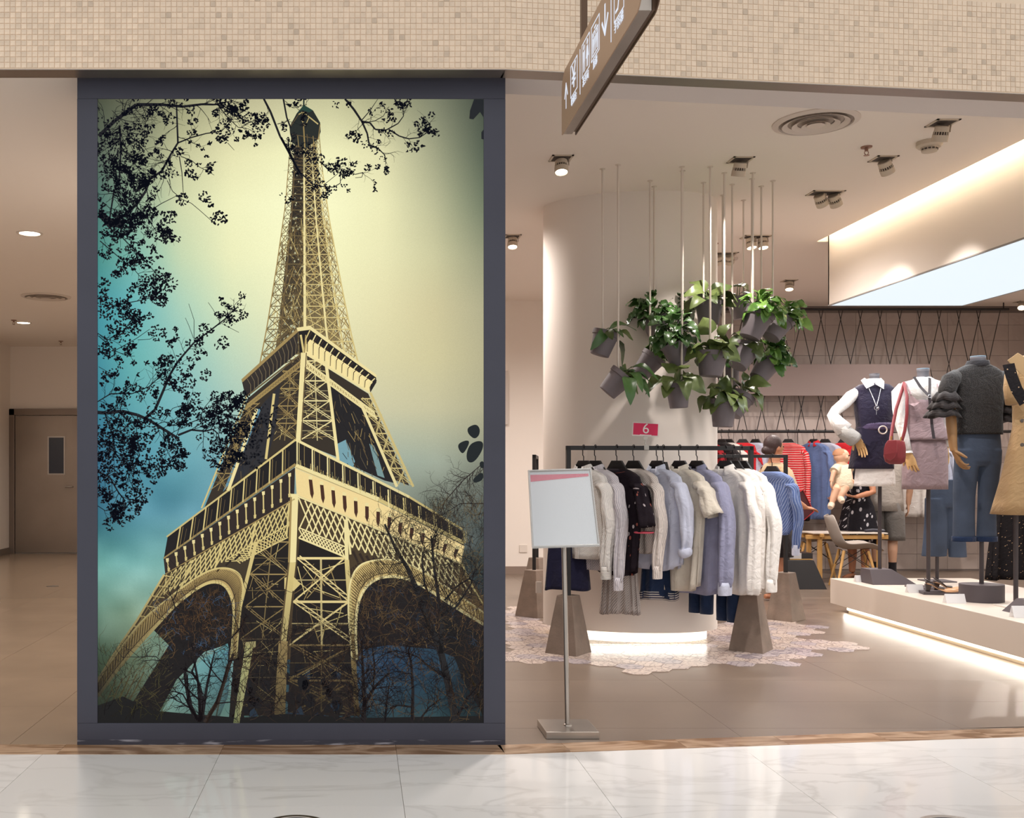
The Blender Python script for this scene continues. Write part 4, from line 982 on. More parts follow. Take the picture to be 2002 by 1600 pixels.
# ================================================================ CEILING FITTINGS
def ring_vent(name, c, r, label, n=4):
    t = thing(name, label, 'air vent', c)
    q = MB(); q.lathe(c, [(r, 0), (r, -.006), (r*.86, -.016), (r*.84, -.004)], 40, cap0=False, cap1=False); q.build('rim', m_vent, t, smooth=50)
    q = MB(); q.lathe(c, [(r*.88, -.0015), (.001, -.0015)], 40, cap0=False); q.build('throat', m_ventd, t)
    for k in range(1, n):
        a = r*(.86-.22*k); q = MB(); q.lathe(c, [(a, -.002-.004*k), (a+r*.12, -.016-.004*k), (a+r*.13, -.016-.004*k), (a+r*.02, -.001-.004*k)], 36, cap0=False, cap1=False); q.build('ring', m_vent, t, smooth=50)
    q = MB(); q.lathe(c, [(r*.21, -.026), (.001, -.028)], 24, cap0=False); q.build('centre_disc', m_vent, t)
m_vent = MT('vent_white', (216, 204, 194), .5); m_ventd = MT('vent_throat', (176, 164, 154), .8)
ring_vent('air_vent', CP(1595, 238), .25, 'large round ceiling vent with concentric rings near the shopfront')
ring_vent('air_vent', CP(1392, 508), .25, 'small round ceiling vent seen behind the plant rods')
ring_vent('air_vent', CP(90, 580, ZL), .27, 'round ceiling vent over the corridor between the two downlights', 3)
def spotlight(px, py, aim, label, heads=1, lit=False, watt=0, ang=60, s=1., drop=.0):
    c = CP(px, py); t = thing('ceiling_spotlight', label, 'spotlight', c, 'adjustable ceiling spotlights')
    s *= .86; w = .085*s; wl = w*(1.7 if heads == 2 else 1)
    q = MB()
    for x0, x1, y0, y1 in ((-wl, wl, -w, -w+.014), (-wl, wl, w-.014, w), (-wl, -wl+.014, -w, w), (wl-.014, wl, -w, w)): q.bx(c.x+x0, c.x+x1, c.y+y0, c.y+y1, c.z-.006, c.z)
    q.build('trim_plate', m_fit, t)
    q = MB(); q.bx(c.x-wl+.012, c.x+wl-.012, c.y-w+.012, c.y+w-.012, c.z-.002, c.z); q.build('recess', m_hole, t)  # flat plate on the ceiling; the shade of the opening is its dark colour
    for h in range(heads):
        hc = c+Vector(((h-.5)*w*1.5 if heads == 2 else 0, 0, -.012))
        d = (Vector(aim)-hc).normalized(); m = d.to_track_quat('Z', 'Y').to_matrix()
        b = hc+d*.008; r = .054*s; ln = .108*s
        q = MB(); q.lathe(b, [(r*.8, 0), (r*.9, ln*.05), (r*.9, ln*.38)], 24, m); body = q.build('lamp_body', m_fit, t, smooth=40)
        q = MB(); q.lathe(b, [(r, ln*.58), (r, ln), (r*.9, ln), (r*.86, ln*.93)], 24, m, cap1=False); q.build('front_ring', m_fit, body, smooth=40)
        q = MB(); q.lathe(b, [(r*.72, ln*.38), (r*.72, ln*.58)], 20, m); q.build('core', m_hole, body, smooth=40)
        q = MB()
        for k in range(18):
            a = 2*PI*k/18; u = m @ Vector((math.cos(a), math.sin(a), 0))
            q.tube([b+d*ln*.37+u*r*.9, b+d*ln*.59+u*r*.92], .0028*s, 5)
        q.build('cooling_fins', m_fit, body)
        q = MB(); q.lathe(b, [(r*.86, ln*.935), (.001, ln*.935)], 20, m, cap0=False); q.build('lens', m_glow if lit else MT('lens_glass', (190, 176, 158), .2), body)
        sd = d.cross(Vector((0, 1, 0))).normalized()
        q = MB(); q.tube([hc+sd*r*1.12+Vector((0, 0, .008)), hc+sd*r*1.12+d*(ln*.45)], .010*s, 6, flat=.4); q.build('yoke', m_fit, t)
        if watt: spot(b+d*(ln+.015), aim, watt/heads, ang)
T3 = lambda px, py, Y: W(px, py, Y)
spotlight(1097, 309, T3(1120, 1200, 6.1), 'ceiling spotlight nearest the poster frame, its lens lit', lit=True, watt=80, ang=62)
spotlight(1448, 312, T3(1340, 930, 7.8), 'ceiling spotlight tilted over the plant rods, nearest right of them', watt=100, ang=64)
spotlight(1727, 310, T3(1930, 860, 7.9), 'ceiling spotlight just below the sprinkler, aimed right', watt=100, ang=54)
spotlight(1614, 377, T3(1790, 840, 8.9), 'twin-headed ceiling spotlight left of the glowing recess', 2, watt=100, ang=54)
spotlight(1843, 240, T3(1700, 960, 7.0), 'ceiling spotlight above the smoke detector', watt=95, ang=60)
spotlight(1478, 463, T3(1600, 1180, 8.6), 'twin-headed lit ceiling spotlight behind the plant rods', 2, lit=True, watt=70, ang=80)
spotlight(1002, 462, T3(1010, 1300, 8.2), 'lit ceiling spotlight beside the dark frame edge', lit=True, watt=26, ang=85)
spotlight(1543, 549, T3(1550, 1100, 10.6), 'small distant ceiling spotlight above the tiled wall', lit=True, watt=95, ang=95)
spotlight(1415, 496, T3(1440, 900, 12.5), 'dim twin ceiling spotlight next to the small round vent', 2, watt=36, ang=80)
spotlight(1998, 590, T3(1960, 1100, 11.), 'lit ceiling spotlight beyond the light box at the picture edge', lit=True, watt=95, ang=95)
def sprinkler(c, label):
    t = thing('fire_sprinkler', label, 'sprinkler', c)
    q = MB(); q.lathe(c, [(.036, 0), (.034, -.008), (.012, -.014)], 20); q.build('escutcheon', m_copper, t, smooth=40)
    q = MB(); q.lathe(c+Vector((0, 0, -.012)), [(.011, 0), (.011, -.018)], 10); q.tube([c+Vector((.010, 0, -.03)), c+Vector((.014, 0, -.042)), c+Vector((.003, 0, -.056))], .003, 5); q.tube([c+Vector((-.010, 0, -.03)), c+Vector((-.014, 0, -.042)), c+Vector((-.003, 0, -.056))], .003, 5); q.build('nozzle', m_copper, t)
    q = MB(); q.lathe(c+Vector((0, 0, -.056)), [(.018, 0), (.018, -.003)], 16); q.build('deflector', m_copper, t)
m_copper = MT('aged_copper', (150, 116, 100), .4, .6)
sprinkler(CP(1694, 287), 'copper fire sprinkler between the large round vent and the spotlights')
sprinkler(CP(1397, 476), 'fire sprinkler behind the plant rods over the small vent')
sprinkler(CP(27, 626, ZL), 'fire sprinkler beside the farther lit corridor downlight')
sprinkler(CP(119, 667, ZL), 'fire sprinkler farthest down the corridor, near its end wall')
c = CP(1817, 277); t = thing('smoke_detector', 'round cream smoke detector on the shop ceiling', 'smoke detector', c)
q = MB(); q.lathe(c, [(.078, 0), (.078, -.028), (.066, -.04)], 28); q.build('base', m_fit, t, smooth=40)
q = MB(); q.lathe(c, [(.05, -.038), (.046, -.066), (.02, -.072)], 24); q.build('sensor_cap', m_fit, t, smooth=40)
for k in range(7):
    a = -PI*.95+k*PI*.9/6; q = MB(); q.box(c+Vector((.0485*math.cos(a), .0485*math.sin(a), -.052)), (.004, .016, .010), yawm(a)); q.build('vent_slot', m_hole, t)
def downlight(px, py, label, watt):
    c = CP(px, py, ZL); t = thing('ceiling_downlight', label, 'downlight', c, 'round recessed corridor downlights')
    q = MB(); q.lathe(c, [(.105, 0), (.105, -.005), (.085, -.007), (.08, -.001)], 30, cap0=False, cap1=False); q.build('bezel', m_white, t, smooth=40)
    q = MB(); q.lathe(c, [(.083, -.003), (.001, -.004)], 30, cap0=False); q.build('lens', m_glow, t)
    spot(c+Vector((0, 0, -.03)), c+Vector((0, 0, -3)), watt, 140, .8, (1, .93, .86), .08)
downlight(58, 456, 'nearest lit round downlight in the corridor ceiling', 130)
downlight(46, 631, 'lit round downlight midway down the corridor', 130)
downlight(152, 680, 'lit downlight farthest along the corridor, half behind the frame', 90)
# two more spot lamps without fittings, brightening the corridor
for p in ((-2.0, 7.0), (-2.2, 11.5)): spot((p[0], p[1], ZL-.03), (p[0], p[1], 0), 170, 150, .8, (1, .93, .86), .08)
c = FP(103, 1147); q = MB(); q.lathe(c, [(.07, .0012), (.07, .003), (.055, .003), (.05, .0015)], 24); o = q.build('floor_drain', m_steel); tag(o, 'small round metal drain in the corridor floor before the door', 'drain')
# added spot lamps without fittings, raising the general brightness of the shop
for x, y in ((1.3, 6.0), (3.2, 6.2), (.9, 8.6), (3.4, 8.8), (3.2, 10.8), (5.0, 11.2), (.6, 11.), (6.9, 9.), (6.9, 11.8)): spot((x, y, ZC-.03), (x, y, 0), 195 if y > 7 else 200, 160 if y > 7 else 84, .9, (1, .915, .86), .06)
area((RX0-.02, 7.7, ZC+.12), (LX0+.05, 7.7, ZC-.1), 9, 3.6, .04, (1, .9, .7))
area((5.03, 7.7, LZ-.01), (5.03, 7.7, 0), 42, 1.15, 3.5, (.93, .97, 1))

# ================================================================ HANGING DIRECTION SIGN
sx, sy1, sy0, sz0, sz1, sth = .888, 4.46, 3.20, 2.80, 3.06, .0625
sg = thing('direction_sign', 'bronze lit direction sign hanging from above with white arrows and symbols', 'sign', (sx+sth/2, (sy0+sy1)/2, sz0))
m_brz = MT('bronze_sign_face', (172, 142, 118), .38, .15); m_brzd = MT('bronze_sign_edge', (96, 74, 58), .35, .5)
m_let = MT('lit_lettering', (60, 62, 66), .6, emit=.9, ecol=(232, 240, 255))
def rrect(w, h, r, n=6):
    p = []
    for cx, cy, a0 in ((w/2-r, h/2-r, 0), (-w/2+r, h/2-r, PI/2), (-w/2+r, -h/2+r, PI), (w/2-r, -h/2+r, 3*PI/2)):
        for k in range(n+1): a = a0+PI/2*k/n; p.append((cx+r*math.cos(a), cy+r*math.sin(a)))
    return p
yc, zc_ = (sy0+sy1)/2, (sz0+sz1)/2
def plate(x0, x1):       # far bottom corner square, other corners rounded
    w, h, r = sy1-sy0, sz1-sz0, .075; p = []
    for cx, cy, a0, rr in ((w/2-r, h/2-r, 0, r), (-w/2+r, h/2-r, PI/2, r), (-w/2+r, -h/2+r, PI, r), (w/2-.004, -h/2+.004, 3*PI/2, .004)):
        for k in range(9): a = a0+PI/2*k/8; p.append((cx+rr*math.cos(a), cy+rr*math.sin(a)))
    n = len(p); q = MB(); q.add([(x0, yc+a, zc_+b) for a, b in p]+[(x1, yc+a, zc_+b) for a, b in p], [tuple(range(n)), tuple(range(2*n-1, n-1, -1))]+[(i, n+i, n+(i+1) % n, (i+1) % n) for i in range(n)]); return q
plate(sx, sx+.004).build('face_panel', m_brz, sg); plate(sx+sth-.004, sx+sth).build('face_panel', m_brzd, sg)
q = MB(); q.bx(sx+.004, sx+sth-.018, sy0+.05, sy1-.004, sz0+.004, sz1-.01); q.build('core', m_steel, sg)
q = MB(); q.bx(sx+sth-.016, sx+sth-.004, sy0+.05, sy1-.03, sz0+.006, sz1-.01); q.build('edge_channel', m_brzd, sg)
q = MB(); q.bx(sx+.02, sx+.045, sy1-.30, sy1-.275, sz1-.005, 4.4); q.build('hanging_rod', m_brzd, sg)
q = MB(); q.bx(sx+.02, sx+.045, sy0+.30, sy0+.325, sz1-.005, 4.4); q.build('hanging_rod', m_brzd, sg)
def SP(u, v, d=-.0012): return Vector((sx+d, sy1-u, sz0+v))       # u: along from the far end, v: up
def sline(name, segs, w=.007):
    q = MB()
    for a, b in segs:
        A_, B_ = SP(*a), SP(*b); t_ = (B_-A_).normalized(); n_ = Vector((1, 0, 0)).cross(t_)*w/2; e = t_*w*.3
        q.hexa([A_-n_-e, B_-n_+e, B_-n_+e+Vector((.0012, 0, 0)), A_-n_-e+Vector((.0012, 0, 0))], [A_+n_-e, B_+n_+e, B_+n_+e+Vector((.0012, 0, 0)), A_+n_-e+Vector((.0012, 0, 0))])
    return q.build(name, m_let, sg)
def sbox(u0, u1, v0, v1): return [((u0, v0), (u1, v0)), ((u1, v0), (u1, v1)), ((u1, v1), (u0, v1)), ((u0, v1), (u0, v0))]
def stext(s, u, v, size): text(s, frame4(SP(u, v, -.0014), (0, -1, 0), (0, 0, 1)), size, m_let, sg)
def sdisc(q, u, v, r):
    q.add([SP(u, v)]+[SP(u+r*math.cos(2*PI*k/12), v+r*math.sin(2*PI*k/12)) for k in range(12)], [(0, k+1, (k+1) % 12+1) for k in range(12)])
def spoly(q, pts): q.add([SP(*p) for p in pts], [tuple(range(len(pts)))])
sline('arrow', [((.096, .085), (.096, .190)), ((.096, .190), (.066, .135)), ((.096, .190), (.126, .135))], .007)
sline('icon_frame', sbox(.190, .318, .092, .222), .0036); stext('¥', .254, .157, .135); stext('收银台', .254, .066, .036)
sline('divider', [((.370, .045), (.370, .222))], .005)
sline('icon_frame', sbox(.408, .536, .092, .222), .0036); stext('洗手间', .472, .066, .036)
q = MB()
def man(u, v, s, dress=False):
    sdisc(q, u, v+.092*s, .011*s)
    if dress: spoly(q, [(u-.010*s, v+.078*s), (u+.010*s, v+.078*s), (u+.022*s, v+.034*s), (u-.022*s, v+.034*s)])
    else: spoly(q, [(u-.015*s, v+.078*s), (u+.015*s, v+.078*s), (u+.013*s, v+.036*s), (u-.013*s, v+.036*s)])
    for e in (-.006, .006): spoly(q, [(u+(e-.005)*s, v+.036*s), (u+(e+.005)*s, v+.036*s), (u+(e+.004)*s, v), (u+(e-.004)*s, v)])
man(.443, .105, 1.05); man(.502, .105, 1.05, True); spoly(q, [(.4708, .104), (.4732, .104), (.4732, .212), (.4708, .212)])
q.build('restroom_symbol', m_let, sg)
sline('icon_frame', sbox(.568, .696, .092, .222), .0036); stext('直梯', .632, .066, .036)
q = MB(); man(.604, .112, .72); man(.632, .112, .72); man(.660, .112, .72)
q.build('lift_symbol', m_let, sg); sline('lift_symbol', sbox(.588, .676, .104, .190), .004); sline('lift_symbol', [((.618, .203), (.646, .203))], .006)
sline('arrow', [((.783, .215), (.783, .110)), ((.783, .110), (.740, .165)), ((.783, .110), (.826, .165))], .012)
sline('divider', [((.872, .045), (.872, .222))], .005)
sline('icon_frame', sbox(.915, 1.043, .092, .222), .0036); stext('手扶梯', .979, .066, .042); sline('escalator_symbol', [((.935, .120), (.965, .120)), ((.965, .120), (.995, .190)), ((.995, .190), (1.025, .190))], .009)

# ================================================================ SIGN STAND
base_c = Vector(((1110-CX)/F*5.21, 5.215, 0))
st = thing('sign_stand', 'floor stand holding a blank tilted white notice with a pink band, beside the rack', 'sign stand', base_c)
q = MB(); q.bx(base_c.x-.132, base_c.x+.132, base_c.y-.13, base_c.y+.13, 0, .036); q.build('base', m_steel, st, bevel=.002)
TLc, TRc, BRc, BLc = W(1034, 921, 5.36), W(1153.5, 917.5, 5.30), W(1170.5, 1066.5, 5.07), W(1042, 1070.5, 5.13)
topc = (BRc+BLc)/2*.45+(TLc+TRc)/2*.55
pt = W(1103.5, 1066, 5.22)
q = MB(); q.tube([base_c+Vector((.0, .0, .034)), Vector((pt.x, 5.235, pt.z+.01)), topc+Vector((0, .04, 0))], [.013, .0125, .0125], 16); q.build('pole', m_steel, st, smooth=50)
q = MB(); q.lathe(base_c+Vector((0, 0, .036)), [(.022, 0), (.020, .006), (.013, .010)], 20); q.build('pole_flange', m_steel, st, smooth=40)
nrm = (TRc-TLc).cross(BLc-TLc).normalized()
if nrm.y > 0: nrm = -nrm
def pan(u, v, d): return (TLc*(1-u)+TRc*u)*(1-v)+(BLc*(1-u)+BRc*u)*v+nrm*d
def panq(u0, u1, v0a, v0b, v1a, v1b, d0, d1):
    P4 = [(u0, v1a), (u1, v1b), (u1, v0b), (u0, v0a)]; q = MB(); q.hexa([pan(u, v, d0) for u, v in P4], [pan(u, v, d1) for u, v in P4]); return q
panq(-.0, 1., 0, 0, 1, 1, -.012, -.004).build('back_plate', m_steel, st)
panq(.012, .985, .02, .02, .985, .985, -.004, -.001).build('notice_sheet', MT('notice_paper', (214, 218, 222), .6), st)
panq(.02, .965, .055, .06, .148, .095, -.001, -.0002).build('pink_band', MT('pink_print', (206, 58, 98), .6), st, label='tapering pink band across the top of the notice')
panq(-.015, 1.02, -.01, -.01, 1.02, 1.02, .0006, .0026).build('clear_cover', MT('clear_cover_sheet', (240, 244, 246), .12, alpha=.14), st)
q = MB(); a, b = pan(-.01, 1.0, .002), pan(1.01, 1.0, .002); q.tube([a, b], .006, 8); a, b = pan(-.01, .0, .002), pan(1.01, .0, .002); q.tube([a, b], .004, 8)
a, b = pan(1.005, .0, .002), pan(1.005, 1., .002); q.tube([a, b], .004, 8); a, b = pan(-.005, .0, .002), pan(-.005, 1., .002); q.tube([a, b], .004, 8); q.build('holder_edge', MT('clear_edge', (214, 214, 212), .2, alpha=.6), st, smooth=60)

# ================================================================ CLOTHES RAILS ON CONCRETE WEIGHTS
def rail(name, pa, pb, zb, label, wr, bar=.016, wh=.42):
    A_, B_ = Vector((pa[0], pa[1], 0)), Vector((pb[0], pb[1], 0)); t = thing(name, label, 'clothes rail', (A_+B_)/2)
    d = (B_-A_).normalized(); n = Vector((-d.y, d.x, 0)); m = Matrix((d, n, Vector((0, 0, 1)))).transposed()
    q = MB(); q.box((A_+B_)/2+Vector((0, 0, zb-bar)), ((B_-A_).length+bar*2, bar*2, bar*2), m); q.build('bar', m_black, t, bevel=.002)
    for p in (A_, B_):
        q = MB(); q.box(p+Vector((0, 0, (zb+.1)/2)), (bar*2, bar*2, zb-.1), m); q.build('upright', m_black, t, bevel=.002)
        M = yawm(wr); q = MB()
        lo = [p+M @ Vector((x*.125, y*.125, 0)) for x, y in ((-1,-1),(1,-1),(1,1),(-1,1))]; hi = [p+M @ Vector((x*.062, y*.062, wh)) for x, y in ((-1,-1),(1,-1),(1,1),(-1,1))]
        q.hexa(lo, hi); q.build('weight', m_conc, t, bevel=.004, label='tapered grey concrete foot')
    return d
RA, RB = Vector((W(1111, 0, 7.47).x, 7.47)), Vector((W(1468, 0, 7.58).x, 7.58)); ZR = W(0, 872, 7.5).z
d1 = rail('clothes_rail', RA, RB, ZR, 'black clothes rail of shirts in front of the white pillar', R(52))
SA, SB = Vector((W(1380, 0, 8.95).x, 8.95)), Vector((W(1536, 0, 9.1).x, 9.1)); ZS = W(0, 889, 8.95).z
d2 = rail('clothes_rail', SA, SB, ZS, 'shorter black clothes rail standing behind the shirts, holding a blue blouse', R(40), .014)
# third rail foot showing left of the pillar
TA, TB_ = Vector((W(1045, 0, 9.3).x, 9.32)), Vector((W(1045, 0, 9.3).x+.25, 10.6))
rail('clothes_rail', TA, TB_, 1.47, 'clothes rail mostly hidden behind the pillar, one concrete foot showing', R(45))
# clip card
cp = Vector((RA.x+(RB.x-RA.x)*.425, 0, 0)); cp.y = RA.y+(RB.y-RA.y)*.425
cd = thing('price_card', 'pink card with a white 6 clipped upright on the clothes rail', 'card', (cp.x, cp.y, ZR))
q = MB(); Xc, Yc, z0, z1 = W(1262, 0, cp.y).x, cp.y, W(0, 853.5, cp.y).z, W(0, 827, cp.y).z; hw = W(1288, 0, Yc).x-W(1262.5, 0, Yc).x
mtilt = Matrix.Rotation(R(3), 3, 'Y')
q.box((Xc, Yc, (z0+z1)/2), (hw*2, .003, z1-z0), mtilt); q.build('card', MT('card_white', (236, 228, 224), .5), cd)
q = MB(); q.box((Xc, Yc-.002, (z0+z1)/2+.002), (hw*2-.012, .002, z1-z0-.014), mtilt); q.build('pink_face', MT('card_pink', (226, 28, 88), .5), cd)
mw = MT('print_white', (246, 240, 238), .5)
text('6', frame4((Xc+.002, Yc-.0036, (z0+z1)/2+.004), (1, 0, -.05), (.05, 0, 1)), .105, mw, cd, 'numeral', .0006)
q = MB(); q.box((Xc, Yc-.0034, z0+.010), (.085, .001, .005), mtilt); q.build('small_print', mw, cd)
q = MB(); q.box((Xc, Yc-.001, z0-.012), (.030, .010, .030)); q.tube([(Xc, Yc, z0-.02), (Xc-.004, Yc, z0-.05), (Xc, Yc, ZR+.004)], .007, 8); q.box((Xc+.002, Yc, ZR-.013), (.036, .044, .034)); q.build('clip', MT('clear_clip', (226, 222, 214), .15, alpha=.75), cd, bevel=.003)
# ================================================================ GARMENTS AND HANGERS
m_hang = MT('hanger_black', (34, 30, 31), .45); m_hook = MT('hook_metal', (40, 38, 40), .35, .8)
def hanger(x, y, zbar, yaw, bd, drop, label, group, w=.165, bar=.016):
    """hook over the bar at (x, y); the shoulder block hangs drop below the bar top"""
    t = thing('clothes_hanger', label, 'hanger', (x, y, zbar-drop-.1), group)
    M = yawm(yaw); o = Vector((x, y, zbar-drop))
    pr = [(-.042, 0), (.042, 0), (.062, -.03), (.085, -.062), (.125, -.09), (w, -.125), (w, -.143), (.12, -.112), (.075, -.098), (-.075, -.098), (-.12, -.112), (-w, -.143), (-w, -.125), (-.125, -.09), (-.085, -.062), (-.062, -.03)]
    n = len(pr); vs = []
    for dy in (-.014, .014):
        for px_, pz in pr: vs.append(o+M @ Vector((px_, dy*(1-.5*abs(px_)/w), pz)))
    q = MB(); h = n
    # two outlines joined; faces split as strips so the outline stays concave
    strips = [(15, 14, 1, 0), (14, 13, 2, 1), (13, 12, 3, 2), (12, 10, 9, 8, 7, 5, 4, 3)] if False else None
    fr_ = [(0, 15, 2, 1), (15, 14, 3, 2), (14, 9, 8, 3), (14, 13, 10, 9), (13, 12, 11, 10), (3, 8, 7, 4), (4, 7, 6, 5)]
    fs_ = fr_+[tuple(i+h for i in f[::-1]) for f in fr_]+[(i, (i+1) % n, h+(i+1) % n, h+i) for i in range(n)]
    q.add(vs, fs_); q.build('shoulder_bar', m_hang, t, bevel=.003)
    q = MB(); pts = [o+Vector((0, 0, -.01)), o+Vector((0, 0, .03))+M @ Vector((0, 0, 0)), o+Vector((0, 0, .04))+M @ Vector((-.008, 0, 0)), Vector((x, y, zbar-.045))+M @ Vector((-.008, 0, 0))]
    nb = Vector((-bd.y, bd.x, 0)); rr = bar+.008
    pts += [Vector((x, y, zbar-bar))+nb*(rr*math.cos(a))+Vector((0, 0, rr*math.sin(a))) for a in [PI*1.05*k/8-.1 for k in range(9)]]
    q.tube(pts, .0036, 7); q.build('hook', m_hook, t, smooth=60)
    return o
def cloth_rings(prof, M, o, n, fold, ph, dep, hemc=0., kk=(5, 9)):
    """prof: list of (t 0..1, x offset, half width, half depth, z)"""
    rings = []
    for t, ox, w, d, z in prof:
        ring = []
        for k in range(n):
            a = 2*PI*k/n; c, s = math.cos(a), math.sin(a)
            cx = math.copysign(abs(c)**.75, c); sy = math.copysign(abs(s)**.75, s)
            f = fold*(t**.7)*(math.sin(kk[0]*a+ph+t)+.8*math.sin(kk[1]*a+ph*2.3-1.5*t)+.5*math.sin((kk[0]+kk[1])*a-ph+2*t)+.4*math.sin(2*a+3*t))
            x = ox+cx*(w+f*.35*abs(c)); y = sy*d+f*(1.2 if abs(s) > .3 else .4)
            zz = z+hemc*abs(c)**3*t**8 + .006*t*math.sin(3*a+ph)
            ring.append(o+M @ Vector((x, y, zz)))
        rings.append(ring)
    return rings
def lerp_prof(keys, n):
    ts = [k[0] for k in keys]; out = []
    for i in range(n):
        t = ts[0]+(ts[-1]-ts[0])*i/(n-1)
        for a, b in zip(keys[:-1], keys[1:]):
            if t <= b[0]+1e-9: break
        u = (t-a[0])/(b[0]-a[0]) if b[0] > a[0] else 0; out.append(tuple(a[k]+(b[k]-a[k])*u for k in range(len(a))))
    return out
def garment(name, label, cat, o, yaw, mat, L=.70, sw=.20, chest=.215, hem=.23, dep=.045, fold=.016, sleeve='long', sl=.56, sr=.062, collar=None, cuff=None, group=None, hemc=.05, ph=0., slx=.03, sly=-.02, sroll=False, strap=False, lean=0., bell=0., sl_l=None):
    """o: centre of the neckline"""
    t = thing(name, label, cat, (o.x, o.y, o.z-L), group); M = yawm(yaw)
    sh = -.075
    if strap: keys = [(0, 0, .13, .05, -.09), (.1, 0, .15, .055, -.12)]
    else: keys = [(0, 0, .07, .05, 0), (.025, 0, .105, .056, -.014), (.06, 0, .15, .056, -.034), (.10, 0, sw-.012, .050, -.060), (.13, 0, sw, .045, sh-.02)]
    keys += [(.2, lean*.2, sw*.5+chest*.5, dep, -.15), (.4, lean*.4, chest, dep, -.40*L), (.7, lean*.7, (chest+hem)/2, dep*1.05, -.7*L), (1, lean, hem, dep*1.15, -L)]
    prof = keys[:4]+lerp_prof(keys[4 if not strap else 2:], 16) if not strap else lerp_prof(keys, 18)
    q = MB(); q.loft(cloth_rings(prof, M, o, 56, fold, ph, dep, hemc), False, False); body = q.build('body', mat, t, smooth=180, solid=.0025)
    if collar:
        rg = cloth_rings(prof, M, o, 56, fold, ph, dep, hemc); fr = M @ Vector((0, -1, 0)); P_ = [r[42]+fr*.004 for r in rg[3:]]; S_ = M @ Vector((.016, 0, 0))
        q = MB(); q.loft([[p-S_, p+S_, p+S_-fr*.003, p-S_-fr*.003] for p in P_]); q.build('placket', mat, body, smooth=60)
    if sleeve:
        for s in (-1, 1):
            ll = sl if (s > 0 or sl_l is None) else sl_l
            z0 = sh-.035; x0 = s*(sw-.022)
            if sleeve == 'long': pts = [(s*(sw-.060), 0, sh-.045), (s*(sw-.014), 0, sh-.05), (s*(sw+.012), sly*.2, sh-.10), (s*(sw+.012+slx*.5), sly*.5, sh-.22), (s*(sw+.008+slx), sly, sh-.38), (s*(sw-.004+slx), sly*1.4, sh-ll+.02), (s*(sw-.008+slx), sly*1.6, sh-.03-ll)]; rs = [sr*.75, sr*.95, sr*1.02, sr, sr*.9+bell*.5, sr*.74+bell, sr*.66+bell*.4]
            else: pts = [(s*(sw-.060), 0, sh-.045), (s*(sw-.010), 0, sh-.05), (s*(sw+.024), sly*.4, sh-.10), (s*(sw+.045+slx), sly, sh-ll)]; rs = [sr*.7, sr*.85, sr*.95, sr*1.15]
            P = []; Rr = []
            for i in range(len(pts)-1):
                for k in range(5): u = k/5; P.append(Vector(tuple(pts[i][j]+(pts[i+1][j]-pts[i][j])*u for j in range(3)))); Rr.append(rs[i]+(rs[i+1]-rs[i])*u)
            P.append(Vector(pts[-1])); Rr.append(rs[-1])
            # rounding of the path corners
            P = [P[0]]+[(P[i-1]+P[i]*2+P[i+1])/4 for i in range(1, len(P)-1)]+[P[-1]]
            P = [P[0]]+[(P[i-1]+P[i]*2+P[i+1])/4 for i in range(1, len(P)-1)]+[P[-1]]
            rings = []; yv = Vector((0, 1, 0))
            for i, (p, r) in enumerate(zip(P, Rr)):
                tn = (P[min(i+1, len(P)-1)]-P[max(i-1, 0)]).normalized(); xv = yv.cross(tn).normalized()
                u = i/len(P); ring = []
                for k in range(26):
                    a = 2*PI*k/26; f = .009*u*(math.sin(4*a+ph+7*u)+.8*math.sin(7*a-5*u+ph*2))+.006*math.sin(19*u+ph+a)*math.sin(PI*u)
                    ring.append(o+M @ (p+xv*((r*.50+f)*math.cos(a))+yv*((r*.95+f*1.2)*math.sin(a))))
                rings.append(ring)
            q = MB(); q.loft(rings, False, False); slv = q.build('sleeve', mat, t, smooth=180, solid=.002)
            if cuff:
                p = P[-1]; r = (Rr[-1])*1.1; rings = []
                for z, rr in ((.03, r*.98), (.0, r*1.04), (-.045, r*1.06), (-.062, r*1.02), (-.06, r*.9)):
                    rings.append([o+M @ Vector((p[0]+rr*.56*math.cos(2*PI*k/20), p[1]+rr*.98*math.sin(2*PI*k/20), p[2]+z)) for k in range(20)])
                q = MB(); q.loft(rings, False, False); q.build('cuff', cuff, slv, smooth=50, solid=.002)
            if sroll:
                p = P[-1]; q = MB(); r = Rr[-1]*1.02
                ring = [o+M @ Vector((p[0]+r*.6*math.cos(2*PI*k/20), p[1]+r*1.05*math.sin(2*PI*k/20), p[2]+.01+.012*math.sin(2*PI*k/20))) for k in range(21)]
                q.tube(ring, .013, 8, flat=2.6, up=(0, 0, 1)); q.build('rolled_cuff', cuff or mat, slv, smooth=60)
    if collar:
        stand, fall = [], []
        for k in range(25):
            a = -PI/2+R(16)+(2*PI-R(32))*k/24; c, s = math.cos(a), math.sin(a); fr = max(0, -s)**2
            stand.append(((.066*c, .050*s-.004, -.006-.02*fr), (.063*c, .046*s-.004, .034-.022*fr), (.088*c, .066*s-.010*fr, -.012-.055*fr*(.6+.4*abs(c)))))
        q = MB(); q.loft([[o+M @ Vector(p[j]) for p in stand] for j in (0, 1, 2)], False, False, closed=False); q.build('collar', collar, t, smooth=60, solid=.002)
    return t
